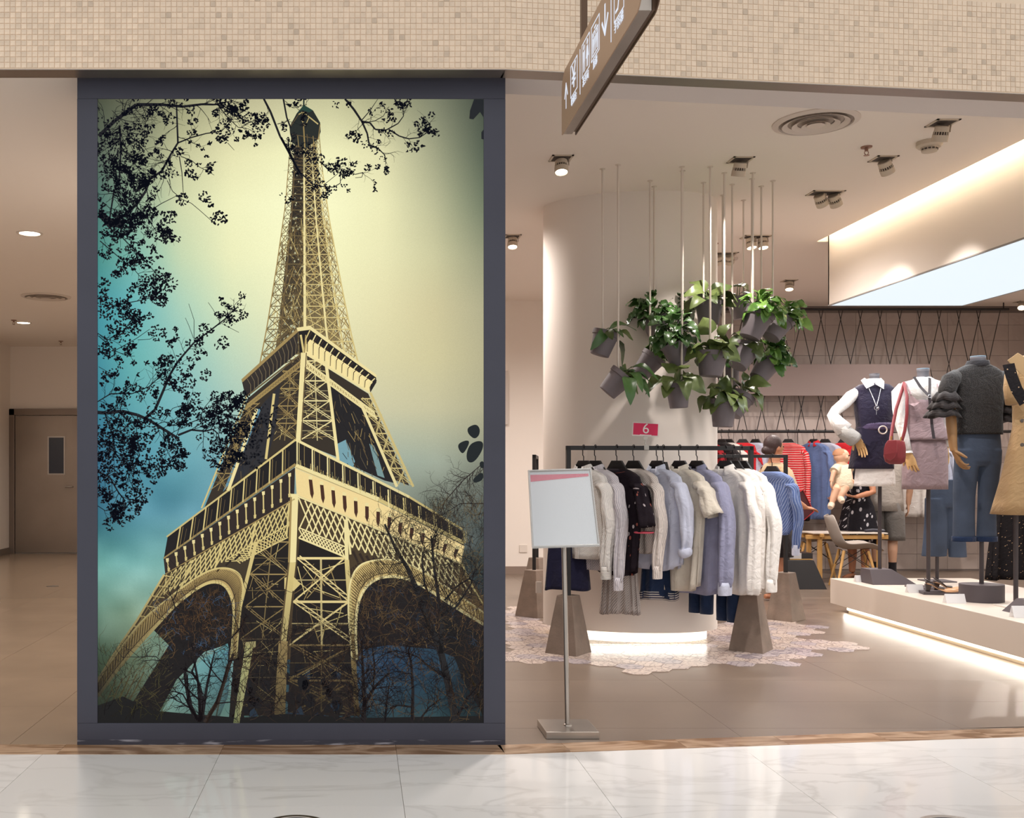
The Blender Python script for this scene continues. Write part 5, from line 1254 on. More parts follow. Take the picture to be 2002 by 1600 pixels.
def skirt(name, label, cat, o, yaw, mat, L, w0, w1, dep=.05, fold=.012, kk=(7, 12), group=None, hemmat=None, ph=0., slant=0.):
    t = thing(name, label, cat, (o.x, o.y, o.z-L), group); M = yawm(yaw)
    prof = [(i/14, 0, w0+(w1-w0)*(i/14), dep*(.7+.5*i/14), -L*i/14) for i in range(15)]
    rings = cloth_rings(prof, M, o, 72, fold, ph, dep, 0, kk)
    q = MB(); q.loft(rings, False, False); q.build('skirt_body', mat, t, smooth=180, solid=.002)
    q = MB(); q.loft(cloth_rings([(0, 0, w0+.003, dep*.72, .03), (0, 0, w0+.004, dep*.73, -.01)], M, o, 40, 0, 0, dep), False, False); q.build('waistband', mat, t, smooth=60, solid=.002)
    if hemmat:
        q = MB(); q.loft(cloth_rings([(1, 0, w1+.004, dep*1.22, -L+.05), (1, 0, w1+.004, dep*1.22, -L-.01)], M, o, 72, fold, ph, dep, 0, kk), False, False); q.build('hem_band', hemmat, t, smooth=180, solid=.002)
    return t
m_pins = MSTRIPE('pinstripe_white', (236, 232, 226), (140, 138, 142), 110, .28)
m_pinsh = MSTRIPE('pinstripe_cuff', (222, 218, 210), (140, 138, 142), 110, .3, False)
m_grys = MSTRIPE('grey_stripe', (176, 172, 182), (226, 222, 222), 75, .35)
m_flor = MSPOT('dark_floral', (30, 22, 30), (168, 96, 84), 24, .2, (190, 180, 184), .6)
m_blou = MSTRIPE('thin_stripe_blouse', (226, 216, 208), (154, 148, 150), 70, .22)
m_pleat = MSTRIPE('pleated_stripe', (206, 196, 190), (92, 88, 94), 45, .2)
m_lblue = MCLOTH('pale_blue_cotton', (196, 201, 220), .85, .04)
m_navy = MCLOTH('navy_cotton', (32, 32, 58), .85, .1)
m_denimd = MCLOTH('dark_denim', (30, 46, 76), .85, .14)
m_beige = MCLOTH('beige_linen', (214, 206, 192), .9, .05)
m_chamb = MCLOTH('blue_chambray', (146, 148, 176), .9, .10, 14, fine=.12)
m_cream = MCLOTH('white_chiffon', (242, 238, 233), .8, .03)
m_dash = MSPOT('white_dash_print', (240, 234, 228), (66, 60, 60), 34, .17, None, .45)
m_blue = MSTRIPE('blue_stripe', (88, 108, 158), (142, 158, 194), 40, .35)
m_hemst = MSTRIPE('striped_hem', (60, 60, 84), (204, 198, 190), 60, .4, False)
m_pinkt = MT('pink_piping', (196, 74, 92), .7)
def onrail(px, A_=RA, B_=RB):
    t = 0.5
    for _ in range(8):
        y = A_.y+(B_.y-A_.y)*t; x = (px-CX)/F*y; t = (x-A_.x)/(B_.x-A_.x)
    return Vector((x, y, 0))
GY = -R(50); gh = 'black hangers on the shirt rail'
def hang1(px, label, lab_h, yaw=GY, nd_=.168, **k):
    p = onrail(px); o = hanger(p.x, p.y, ZR, yaw, d1, .108, lab_h, gh); 
    return Vector((p.x, p.y, ZR-nd_))
n1 = hang1(1141, '', 'black hanger at the end of the shirt rail, behind the notice')
garment('shirt', 'white pinstriped shirt with wide cuffs, half hidden by the notice', 'shirt', n1, GY, m_pins, .66, sl=.62, sr=.07, cuff=m_pinsh, collar=m_pins, group='shirts on the front rail', ph=.3)
skirt('shorts', 'navy shorts hanging below the pinstriped shirt, behind the stand pole', 'shorts', n1+Vector((-.11, .05, -.47)), R(-8), m_navy, .42, .13, .165, .05, .008, (3, 5), ph=1.)
n2 = hang1(1164, '', 'black hanger holding the grey striped shirt')
garment('shirt', 'grey and white striped shirt between the pinstriped shirt and the dark floral blouse', 'shirt', n2, GY, m_grys, .74, sl=.70, collar=m_grys, cuff=m_grys, group='shirts on the front rail', ph=1.4)
n3 = hang1(1206, '', 'black hanger holding the dark floral blouse')
b3 = garment('blouse', 'dark floral short-sleeved blouse with pink piping', 'blouse', n3, GY, m_flor, .78, chest=.21, hem=.17, sleeve='short', sl=.34, sr=.075, group='shirts on the front rail', ph=2., fold=.014)
q = MB(); M = yawm(GY); q.tube([n3+M @ Vector((.245+.085*math.cos(2*PI*k/20)*.72, -.02+.075*math.sin(2*PI*k/20), -.455)) for k in range(21)], .005, 6); q.build('piping', m_pinkt, b3, smooth=60)
n4 = hang1(1239, '', 'black hanger holding the thin striped blouse')
garment('blouse', 'white thin-striped blouse with long sleeve left of the pale blue shirt', 'blouse', n4, GY, m_blou, .62, sl=.62, cuff=m_blou, group='shirts on the front rail', ph=.7, hem=.21)
skirt('skirt', 'grey striped pleated skirt hanging below the striped blouse', 'skirt', n4+Vector((-.09, .04, -.50)), R(-12), m_pleat, .57, .10, .145, .05, .012, (16, 27), ph=.3)
n5 = hang1(1285, '', 'black hanger holding the pale blue shirt')
garment('shirt', 'pale blue shirt with open white collar and one rolled sleeve', 'shirt', n5, GY, m_lblue, .74, chest=.22, hem=.20, sl=.50, sr=.072, collar=MCLOTH('pale_blue_collar', (206, 212, 230), .85, .02), sroll=True, group='shirts on the front rail', ph=2.6, slx=.06)
skirt('skirt', 'navy flared skirt with striped hem below the pale blue shirt', 'skirt', n5+Vector((.03, .07, -.50)), R(-10), m_denimd, .46, .10, .135, .05, .012, (5, 8), hemmat=m_hemst, ph=1.2)
p = onrail(1297); hanger(p.x, p.y, ZR, -R(82), d1, .118, 'black hanger squeezed between the pale blue and beige shirts', gh, .115)
n6 = hang1(1329, '', 'black hanger holding the beige short-sleeved shirt')
garment('shirt', 'beige short-sleeved linen shirt between pale blue and chambray shirts', 'shirt', n6, GY, m_beige, .90, chest=.19, hem=.15, sleeve='short', sl=.26, sr=.09, collar=m_beige, group='shirts on the front rail', ph=.2, slx=.05)
n7 = hang1(1363, '', 'black hanger holding the chambray blouse')
garment('blouse', 'long blue chambray blouse with full gathered sleeves', 'blouse', n7, GY, m_chamb, .92, chest=.225, hem=.22, sl=.74, sr=.08, bell=.02, collar=m_chamb, cuff=m_lblue, group='shirts on the front rail', ph=1.9, fold=.018, slx=.05)
n8 = hang1(1418, '', 'black hanger holding the white shirt with striped pocket')
g8 = garment('shirt', 'sheer white shirt with black striped collar tab and chest pocket', 'shirt', n8, GY, m_cream, .92, chest=.23, hem=.24, sl=.80, sr=.08, bell=.02, collar=m_cream, group='shirts on the front rail', ph=.9, fold=.016, slx=.05)
q = MB()
for a, b in (((-.02, -.30), (.06, -.315)), ((-.02, -.312), (.06, -.327)), ((.06, -.315), (.11, -.365)), ((.06, -.327), (.105, -.375)), ((-.03, -.31), (-.035, -.43)), ((-.035, -.43), (.03, -.462)), ((.10, -.37), (.055, -.462))):
    P_ = [n8+M @ Vector((x, -.083, z)) for x, z in (a, b)]; q.tube(P_, .0022, 5)
q.build('pocket_trim', m_black, g8)
n9 = hang1(1434, '', 'black hanger holding the dash-print blouse')
garment('blouse', 'white blouse with scattered black dashes next to the last shirt', 'blouse', n9, GY, m_dash, .92, chest=.22, hem=.22, sl=.76, sr=.07, group='shirts on the front rail', ph=2.2, fold=.014)
n10 = hang1(1449, '', 'black hanger at the far end of the shirt rail')
garment('shirt', 'plain off-white shirt with deep cuffs, last on the front rail', 'shirt', n10, GY, m_cream, .78, chest=.22, hem=.22, sl=.72, sr=.075, cuff=m_cream, group='shirts on the front rail', ph=.5, slx=.06)
def jeans_leg(name, label, o, mat, L, w, yaw=0., frayed=False):
    t = thing(name, label, 'jeans', (o.x, o.y, o.z-L)); M = yawm(yaw)
    for s in (-1, 1):
        rings = []
        for i in range(14):
            u = i/13; rings.append([o+M @ Vector((s*(w*.5)+(w*.42+.006*math.sin(9*u+3*a_)*u)*math.cos(a_), (.05+.008*math.sin(7*u+2*a_))*math.sin(a_), -.2-(L-.2)*u)) for a_ in [2*PI*k/20 for k in range(20)]])
        q = MB(); q.loft(rings, False, False); q.build('leg', mat, t, smooth=180, solid=.002)
    rings = [[o+M @ Vector(((w*ww)*math.cos(a_), .055*math.sin(a_), z)) for a_ in [2*PI*k/28 for k in range(28)]] for ww, z in ((.8, 0), (.84, -.06), (.94, -.16), (.96, -.22))]
    q = MB(); q.loft(rings, False, False); q.build('hip', mat, t, smooth=180, solid=.002)
    return t
p = onrail(1382); jeans_leg('jeans', 'dark jeans on the front rail, one leg showing below the chambray blouse', Vector((p.x+.0, p.y+.12, 1.32)), m_denimd, 1.06, .10, R(-55))
p = onrail(1440); jeans_leg('jeans', 'dark frayed jeans on the front rail, leg showing beside the concrete foot', Vector((p.x-.02, p.y+.10, 1.32)), m_denimd, 1.12, .105, R(-65))
# rear short rail
p = Vector((W(1510, 0, 9.07).x, SA.y+(SB.y-SA.y)*.84, 0)); hanger(p.x, p.y, ZS, GY, d2, .10, 'black hanger holding the blue striped blouse on the short rail', 'hangers on the short rail', bar=.014)
garment('blouse', 'blue striped blouse alone at the end of the short rear rail', 'blouse', Vector((p.x, p.y, ZS-.15)), GY, m_blue, .56, sl=.56, chest=.20, hem=.19, cuff=m_lblue, ph=1.1, slx=.04)
# ================================================================ HANGING PLANTS
m_pot = MT('grey_pot_plastic', (112, 104, 108), .6, var=.06, vs=12); m_soil = MT('potting_soil', (52, 40, 32), .95, bump=.6, bs=90)
m_rod = MT('white_hanging_rod', (220, 208, 196), .4)
def leafmat(name, c1, c2, rough=.32):
    m, nt, b = base_mat(name); oi = nd(nt, 'ShaderNodeObjectInfo'); tc = nd(nt, 'ShaderNodeTexCoord')
    n = nd(nt, 'ShaderNodeTexNoise', Scale=18., Detail=3.); nt.links.new(tc.outputs['Object'], n.inputs['Vector'])
    k = math_n(nt, 'ADD', math_n(nt, 'MULTIPLY', oi.outputs['Random'], .7), math_n(nt, 'MULTIPLY', n.outputs['Fac'], .4))
    nt.links.new(mixc(nt, k, lin(c1), lin(c2)), b.inputs['Base Color']); b.inputs['Roughness'].default_value = rough
    b.inputs['Subsurface Weight'].default_value = 0.; return m
m_leafd = leafmat('dark_waxy_leaf', (30, 56, 28), (74, 112, 54)); m_leafl = leafmat('broad_olive_leaf', (48, 66, 32), (108, 124, 66), .4); m_leafb = leafmat('bright_leaf', (52, 96, 36), (120, 158, 74)); m_stem = MT('green_stem', (84, 104, 54), .6)
def leafmesh(name, L_, Wd, mat, fold=.25, curl=.5, heart=False):
    q = MB(); nl, nw = 7, 5; vs = []; fs = []
    for i in range(nl):
        u = i/(nl-1); w = Wd*(math.sin(PI*min(1, u*.93+.05))**.75 if not heart else math.sin(PI*min(1, (u*.86+.14)))**.7*(1.15-.4*u))
        if i == 0: w = Wd*.12
        if i == nl-1: w = Wd*.06
        for j in range(nw):
            s = (j/(nw-1)-.5)*2
            vs.append((s*w*.5, u*L_, L_*(.10*math.sin(PI*u)-curl*u*u*.5)+abs(s)*fold*w*.5+.006*math.sin(9*u+3*s)))
    for i in range(nl-1):
        for j in range(nw-1): a = i*nw+j; fs.append((a, a+1, a+nw+1, a+nw))
    me = bpy.data.meshes.new(name); me.from_pydata(vs, [], fs); me.polygons.foreach_set('use_smooth', [True]*len(fs)); me.materials.append(mat); return me
leaf_big = [leafmesh('leaf', .125, .11, m_leafl, .2, .7, True), leafmesh('leaf', .14, .115, m_leafl, -.15, .5, True), leafmesh('leaf', .12, .095, m_leafl, .35, 1., True)]
leaf_small = [leafmesh('leaf', .09, .066, m_leafd, .25, .5), leafmesh('leaf', .09, .056, m_leafd, .15, .8), leafmesh('leaf', .08, .062, m_leafd, .3, .2)]
leaf_bright = [leafmesh('leaf', .085, .06, m_leafb, .25, .5), leafmesh('leaf', .10, .064, m_leafb, .15, .9)]
leaf_long = [leafmesh('leaf', .17, .08, m_leafd, .3, 1.2), leafmesh('leaf', .14, .075, m_leafl, .2, .8)]
rp = random.Random(77)
def plant(px, py, Y, tilt, az, kind, label, rod_px, n, r=.092, hgt=.175, bias=(0, 0, 0), turn=None):
    """pot centred at the pixel (px, py) at depth Y; tilt from vertical towards azimuth az (0 = right, -90 = to the viewer)"""
    c = W(px, py, Y); t = thing('potted_plant', label, 'plant', c, 'grey potted plants hung from white rods')
    axis = Vector((math.sin(R(tilt))*math.cos(R(az)), math.sin(R(tilt))*math.sin(R(az)), math.cos(R(tilt))))
    m = axis.to_track_quat('Z', 'Y').to_matrix(); h = hgt/2
    q = MB(); q.lathe(c, [(r*.66, -h), (r*.72, -h+.002), (r*.95, h*.62), (r*1.03, h*.63), (r*1.06, h), (r*.97, h), (r*.90, h*.55)], 32, m, cap1=False); q.build('pot', m_pot, t, smooth=35)
    q = MB(); q.lathe(c, [(.001, h*.66), (r*.93, h*.62)], 24, m, cap1=False, cap0=False); q.build('soil', m_soil, t, smooth=60)
    top = Vector(((rod_px-CX)/F*Y, Y, ZC)); q = MB(); e = Vector((top.x, top.y, min(c.z+.02, ZC)))
    q.tube([top, e], .0075, 8); q.lathe(top+Vector((0, 0, -.003)), [(.02, .003), (.02, -.002)], 12); q.build('hanging_rod', m_rod, t, smooth=60)
    meshes = {'big': leaf_big, 'small': leaf_small, 'bright': leaf_bright, 'long': leaf_long, 'mix': leaf_small+leaf_bright}[kind]
    st_ = MB(); o = c+axis*h*.6; bs = Vector(bias)
    for i in range(n):
        u = (i+.5)/n; a = 2.39996*i+rp.uniform(-.4, .4); el = R(78-88*u+rp.uniform(-14, 14))
        d = Vector((math.cos(a)*math.cos(el), math.sin(a)*math.cos(el), math.sin(el))); d = (d+axis*.55+bs+Vector((0, 0, .12))).normalized()
        ln = {'big': .11, 'small': .14, 'bright': .125, 'long': .07, 'mix': .12}[kind]*rp.uniform(.55, 1.35)*(1.15-.3*u)
        b = o+(m @ Vector((math.cos(a), math.sin(a), 0)))*r*.45*u; p = b+d*ln+Vector((0, 0, -.02*u))
        st_.tube([b, b+d*ln*.55+Vector((0, 0, .012)), p], [.004, .003, .0022], 5)
        out = Vector((d.x, d.y, d.z*.3-(.15+.55*u)+rp.uniform(-.25, .25))).normalized()
        up = (Vector((0, -.35, 1))+Vector((rp.uniform(-.5, .5), rp.uniform(-.6, .3), 0))).normalized()
        x = out.cross(up).normalized(); z = x.cross(out); mm = Matrix((x, out, z)).transposed() @ Matrix.Rotation(rp.uniform(-.5, .5), 3, 'Y')
        s = rp.uniform(.75, 1.25)
        inst(rp.choice(meshes), 'leaf', t, p-c, mm.to_euler(), (s, s, s))
    st_.build('stem', m_stem, t)
    return t
# px, py, Y, tilt, azimuth, kind, label, rod px, leaves
plant(1179, 672, 7.25, 17, -10, 'long', 'leftmost upright grey pot with a few long arching leaves', 1178, 9, bias=(.35, -.1, 0))
plant(1203, 750, 7.15, 42, -12, 'long', 'tilted grey pot hanging lowest at the left of the plant cluster', 1208.5, 14, bias=(.55, -.1, -.15))
plant(1266, 714, 7.55, 38, -15, 'bright', 'strongly tilted grey pot with bright green leaves on its right', 1271, 36, bias=(.6, -.15, 0))
plant(1283, 642, 7.7, 18, 195, 'small', 'grey pot under a round mass of small dark leaves, upper left of the cluster', 1279, 62, bias=(-.1, -.2, .1))
plant(1326, 634, 7.9, 8, 60, 'small', 'grey pot with dense small leaves behind the upper left plants', 1325.5, 66, bias=(0, -.2, .2))
plant(1322, 690, 7.3, 25, 200, 'small', 'grey pot of dark bushy leaves in the middle of the cluster', 1334.5, 62, bias=(.1, -.2, .25))
plant(1386, 612, 7.6, 4, -90, 'big', 'topmost upright grey pot with broad olive leaves', 1375.5, 15, r=.10, bias=(0, -.15, .15))
plant(1391, 712, 7.2, 5, 0, 'big', 'large upright grey pot with broad leaves in the centre of the cluster', 1388.5, 17, r=.105, bias=(0, -.15, .1))
plant(1326, 774, 7.2, 3, 180, 'big', 'small upright grey pot with pale leaves, lower middle', 1333, 13, r=.085, bias=(0, -.15, .1))
plant(1414, 808, 7.35, 2, 0, 'big', 'lowest upright grey pot with broad leaves over the rail', 1416, 15, r=.095, hgt=.2, bias=(-.1, -.15, .15))
plant(1442, 792, 7.65, 32, 12, 'big', 'tilted grey pot right behind the lowest one', 1431.5, 15, bias=(.2, -.1, .2))
plant(1476, 636, 7.35, 24, 0, 'bright', 'tilted grey pot with glossy bright leaves at the upper right', 1472, 58, r=.10, hgt=.2, bias=(.1, -.2, .2))
plant(1518, 642, 7.55, 36, 15, 'bright', 'rightmost tilted grey pot with yellow green trailing leaves', 1511, 42, bias=(.35, -.15, .05))
plant(1452, 698, 7.5, 34, 20, 'big', 'tilted grey pot behind the large central pot', 1470, 11, bias=(-.2, -.1, .35))
plant(1494, 722, 7.7, 36, 10, 'mix', 'tilted grey pot with a dense ball of leaves, lower right', 1488.5, 64, bias=(.1, -.3, .3))
plant(1446, 602, 8.1, 10, 180, 'big', 'small plant behind the upper right pots, two round leaves showing', 1453.5, 8, bias=(0, 0, .4))
plant(1424, 736, 7.95, 12, 200, 'mix', 'grey pot hidden deep in the cluster behind the centre', 1413, 20, bias=(0, 0, .2))

# ================================================================ DISPLAY PLATFORM
PX0, PX1, PY0, PY1, PZ = 4.44, 5.76, 5.55, 9.62, .312
pf = thing('display_platform', 'long low white display platform with light glowing from its underside', 'platform', (5.1, 7.6, 0))
q = MB(); q.bx(PX0, PX1, PY0, PY1, .078, PZ); q.build('deck', m_plat, pf, bevel=.003)
q = MB(); q.bx(PX0+.115, PX1-.11, PY0, PY1-.12, 0, .078); q.build('plinth', MT('recess_panel', (238, 228, 210), .5), pf)
q = MB(); q.bx(PX0+.100, PX0+.114, PY0, PY1-.12, .028, .077); q.build('light_strip', MT('led_strip_warm', (255, 244, 220), .5, emit=2.6, ecol=(255, 242, 215)), pf)
area((PX0+.098, 7.6, .05), (PX0-1., 7.6, -.35), 9, 3.9, .045, (1, .96, .88))
area((PC.x-.02, PC.y-.43, .05), (PC.x-.02, PC.y-1.4, -.4), 1.2, 1.0, .04, (1, .96, .88))

# ================================================================ MANNEQUINS
m_neck = MT('mannequin_grey', (92, 90, 96), .6); m_cap = MT('neck_cap_blue', (122, 148, 166), .4); m_wood = MT('pale_wood_hand', (206, 166, 112), .5, var=.08, vs=20); m_wood2 = MT('warm_wood_arm', (150, 112, 72), .5, var=.1, vs=12)
m_pole = MT('stand_dark_metal', (58, 50, 52), .5); m_basep = MT('stand_base_paint', (78, 70, 74), .6)
m_vest = MCLOTH('navy_vest_satin', (38, 34, 56), .5, .10, 6); m_wht = MCLOTH('white_shirt_cotton', (236, 232, 228), .8, .02); m_gstr = MSTRIPE('grey_pinstripe_cuff', (150, 148, 146), (188, 186, 182), 150, .4)
m_mauve = MCLOTH('mauve_suiting', (148, 128, 132), .8, .05); m_ribb = MT('black_ribbon', (38, 28, 32), .6); m_oxb = MT('oxblood_leather', (128, 48, 52), .42, bump=.08, bs=200); m_gold = MT('gold_metal', (206, 160, 92), .3, 1.)
m_glit = MCLOTH('glitter_black_knit', (24, 22, 24), .7, .12, 20, fine=.22); m_ruff = MCLOTH('black_ruffle', (40, 34, 34), .6, .1); m_denim = MCLOTH('faded_denim', (70, 86, 112), .85, .24, 5); m_trench = MCLOTH('camel_gabardine', (168, 138, 100), .8, .05); m_lace = MSPOT('black_lace', (24, 20, 22), (170, 140, 110), 32, .16); m_chrome = MT('chrome', (220, 220, 224), .12, 1.)
def pxr(xl, xr, py, Y, ratio, n=40, dy=0., dz=0., pw=.8, fold=0., k=6, ph=0.):
    """one ring of a garment: left and right edge in the picture at depth Y, flattened front to back by ratio"""
    a, b = W(xl, py, Y), W(xr, py, Y); c = (a+b)/2; w = (b-a).length/2; out = []
    for i in range(n):
        t = 2*PI*i/n; co, si = math.cos(t), math.sin(t)
        f = 1+fold*math.sin(k*t+ph)
        x = math.copysign(abs(co)**pw, co); y = math.copysign(abs(si)**pw, si)
        out.append(Vector((c.x+w*x*(1+.5*(f-1)), c.y+dy+w*ratio*y*f, c.z+dz)))
    return out
def pxloft(name, specs, Y, mat, parent, n=40, cap=(False, False), sub=3, solid=.003, label=None, pw=.8):
    """specs: (xl, xr, py, ratio, dy, fold); rings are resampled so the cloth falls smoothly"""
    S = [tuple(s)+(0.,)*(6-len(s)) for s in specs]; rings = []
    for a, b in zip(S[:-1], S[1:]):
        for k in range(sub): u = k/sub; v = [a[i]+(b[i]-a[i])*u for i in range(6)]; rings.append(pxr(v[0], v[1], v[2], Y, v[3], n, v[4], 0, pw, v[5], 7, 1.))
    v = S[-1]; rings.append(pxr(v[0], v[1], v[2], Y, v[3], n, v[4], 0, pw, v[5], 7, 1.))
    q = MB(); q.loft(rings, *cap); return q.build(name, mat, parent, smooth=180, solid=solid, label=label)
def hand(mb, wr, d, pal, s=1., curl=.35, spread=.16, thumb=1, tcurl=.3):
    """wr wrist, d pointing along the hand, pal the palm normal: palm block, four unequal bent fingers and a thumb from its side"""
    d = Vector(d).normalized(); pal = Vector(pal); pal = (pal-d*pal.dot(d)).normalized(); sd = d.cross(pal)
    rings = []
    for u, w, h in ((-.015, .026, .020), (.012, .030, .018), (.05, .040, .015), (.085, .042, .013), (.098, .038, .010)):
        rings.append([wr+(d*u+sd*(w*math.cos(2*PI*k/14))+pal*(h*math.sin(2*PI*k/14)))*s for k in range(14)])
    mb.loft(rings)
    for k, (o, ln) in enumerate(((-.030, .068), (-.010, .078), (.011, .073), (.030, .056))):
        b = wr+(d*.082+sd*o)*s; a = curl*(.8+.12*k); dd = (d+sd*o*spread*12).normalized(); P = [b]; ang = 0
        for j, f in enumerate((.16, .44, .32, .24)):
            P.append(P[-1]+(dd*math.cos(ang)+pal*math.sin(ang))*ln*f*s*1.15); ang += a*(1.0 if j else .6)
        mb.tube(P, [.0095*s, .0095*s, .0088*s, .008*s, .006*s], 8)
    b = wr+(d*.020+sd*(-.026*thumb))*s; t1 = (d*.62-sd*.75*thumb+pal*.25).normalized(); t2 = (d*.85-sd*.3*thumb+pal*tcurl).normalized()
    mb.tube([b, b+t1*.034*s, b+t1*.034*s+t2*.030*s, b+t1*.034*s+t2*.054*s], [.013*s, .0115*s, .010*s, .007*s], 8)
def mann(label, px, py, Y):
    return thing('mannequin', label, 'mannequin', W(px, py, Y), 'dressed shop mannequins')
def neckstub(t, xl, xr, y0, y1, Y, cap):
    pxl = pxloft('neck', [(xl-1, xr+1, y1, .95), (xl+1, xr-1, (y0+y1)/2, .95), (xl, xr, y0, .95)], Y, m_neck, t, 24, (True, True), 2, 0, pw=1.)
    a, b = W(xl, y0, Y), W(xr, y0, Y); q = MB(); q.lathe((a+b)/2, [((b-a).length/2*.98, 0), ((b-a).length/2*.96, .006), (.001, .007)], 24, cap0=False, cap1=False); q.build('neck_cap', cap, t, smooth=40)
# ---- first mannequin: navy vest over a white shirt
Y1 = 9.2; m1 = mann('mannequin in a belted navy vest over a white shirt, arm bent to the hip', 1734, 1143, Y1); w1_ = lambda x, y, dy=0.: W(x, y, Y1+dy)
neckstub(m1, 1700, 1719, 732, 752, Y1, m_neck)
pxloft('vest', [(1694, 1725, 750, .7), (1680, 1738, 753, .55), (1670, 1747, 760, .45), (1671, 1748, 775, .5), (1672, 1746, 798, .58), (1675, 1744, 822, .6), (1677, 1743, 836, .6, 0, .01), (1673, 1744, 857, .58, 0, .02), (1667, 1746, 884, .55, 0, .035), (1662, 1746, 917, .52, 0, .05)], Y1, m_vest, m1, 56)
pxloft('shirt_tail', [(1676, 1743, 905, .5, 0, .02), (1674, 1748, 930, .5, 0, .03), (1672, 1749, 951, .5, 0, .04)], Y1, m_wht, m1, 44)
q = MB()
for s, pts in ((-1, [(1709, 750), (1690, 739), (1683, 744), (1694, 760), (1709, 752.5)]), (1, [(1711, 751), (1722, 739), (1729, 746), (1728, 761), (1716, 754)])):
    n = len(pts); vs = [w1_(x, y, d+(-.02 if i in (0, 3, 4) else .03)) for d in (-.085, -.079) for i, (x, y) in enumerate(pts)]
    q.add(vs, [tuple(range(n)), tuple(range(2*n-1, n-1, -1))]+[(i, n+i, n+(i+1) % n, (i+1) % n) for i in range(n)])
q.build('collar', m_wht, m1); 
pxloft('collar_band', [(1697, 1722, 741, .8), (1693, 1727, 752, .72)], Y1, m_wht, m1, 30)
sc1 = 2000/Y1
q = MB(); P = [w1_(1676, 766), w1_(1664, 775), w1_(1650, 790, -.03), w1_(1634, 803, -.05), w1_(1628, 811, -.06), w1_(1637, 826, -.07), w1_(1650, 841, -.08)]
q.tube(P, [9/sc1, 11.5/sc1, 11/sc1, 10/sc1, 10.5/sc1, 13/sc1, 17/sc1], 18); slv = q.build('sleeve', m_wht, m1, smooth=180)
q = MB(); q.tube([w1_(1645, 836, -.08), w1_(1652, 846, -.085), w1_(1668, 858, -.09), w1_(1672, 861, -.09)], [15/sc1, 18/sc1, 19/sc1, 18/sc1], 20, flat=.8); q.build('cuff', m_gstr, slv, smooth=180, label='wide grey striped cuff')
q = MB(); P = [w1_(1747, 766), w1_(1754, 780, .02), w1_(1757, 810, .06), w1_(1752, 845, .08)]; q.tube(P, [11/sc1, 13/sc1, 12/sc1, 10/sc1], 16); q.build('sleeve', m_wht, m1, smooth=180)
q = MB(); q.tube([w1_(1668, 853, -.09), w1_(1676, 858, -.10)], [7/sc1, 6/sc1], 12); hand(q, w1_(1676, 857, -.10), (.35, -.15, -1), (-.8, -.5, .2), 1.0, .25, .1, -1, .1); q.build('hand', m_wood, m1, smooth=60)
pxloft('belt', [(1677, 1743.5, 827, .615), (1677, 1744, 842, .615)], Y1, MCLOTH('dark_satin_belt', (82, 70, 100), .45, .05), m1, 44)
q = MB(); c = w1_(1726, 841, -.165); q.tube([c+Vector((.034*math.cos(2*PI*k/24), -.004*math.cos(2*PI*k/24), .034*math.sin(2*PI*k/24))) for k in range(25)], .006, 8); q.build('ring_buckle', MT('pale_metal', (226, 212, 200), .3, .3), m1, smooth=60)
q = MB(); 
q.hexa([w1_(1688, 866, -.165), w1_(1700, 872, -.172), w1_(1700, 872, -.168), w1_(1688, 866, -.161)], [w1_(1684, 838, -.160), w1_(1712, 842, -.172), w1_(1712, 842, -.166), w1_(1684, 838, -.155)]); q.build('belt_tail', m_vest, m1)
q = MB(); q.tube([w1_(1699, 760, -.10), w1_(1707, 778, -.16), w1_(1713, 794, -.185)], .0028, 6); q.tube([w1_(1722, 760, -.10), w1_(1718, 778, -.16), w1_(1714, 794, -.185)], .0028, 6); q.tube([w1_(1713.5, 794, -.187), w1_(1713.5, 811, -.187)], .002, 5)
c = w1_(1714, 798, -.188); q.tube([c+Vector((.02*math.cos(2*PI*k/18), 0, .02*math.sin(2*PI*k/18))) for k in range(19)], .0025, 6); q.ell(w1_(1716, 798, -.19), .009, 10, 7); q.build('necklace', m_chrome, m1, smooth=60)
def stand(t, px, y0, Y, base):
    a = W(px, y0, Y); q = MB(); q.tube([a, Vector((a.x, a.y, PZ+.01))], .016, 12); q.build('pole', m_pole, t, smooth=60); base(Vector((a.x, a.y, PZ)))
def wedge(c):
    q = MB(); q.hexa([c+Vector((-.13, -.14, 0)), c+Vector((.265, -.14, 0)), c+Vector((.265, .12, 0)), c+Vector((-.13, .12, 0))], [c+Vector((-.12, -.06, .13)), c+Vector((.08, -.06, .13)), c+Vector((.08, .10, .13)), c+Vector((-.12, .10, .13))]); q.build('stand_base', m_basep, m1, bevel=.003)
stand(m1, 1720, 945, Y1, wedge)
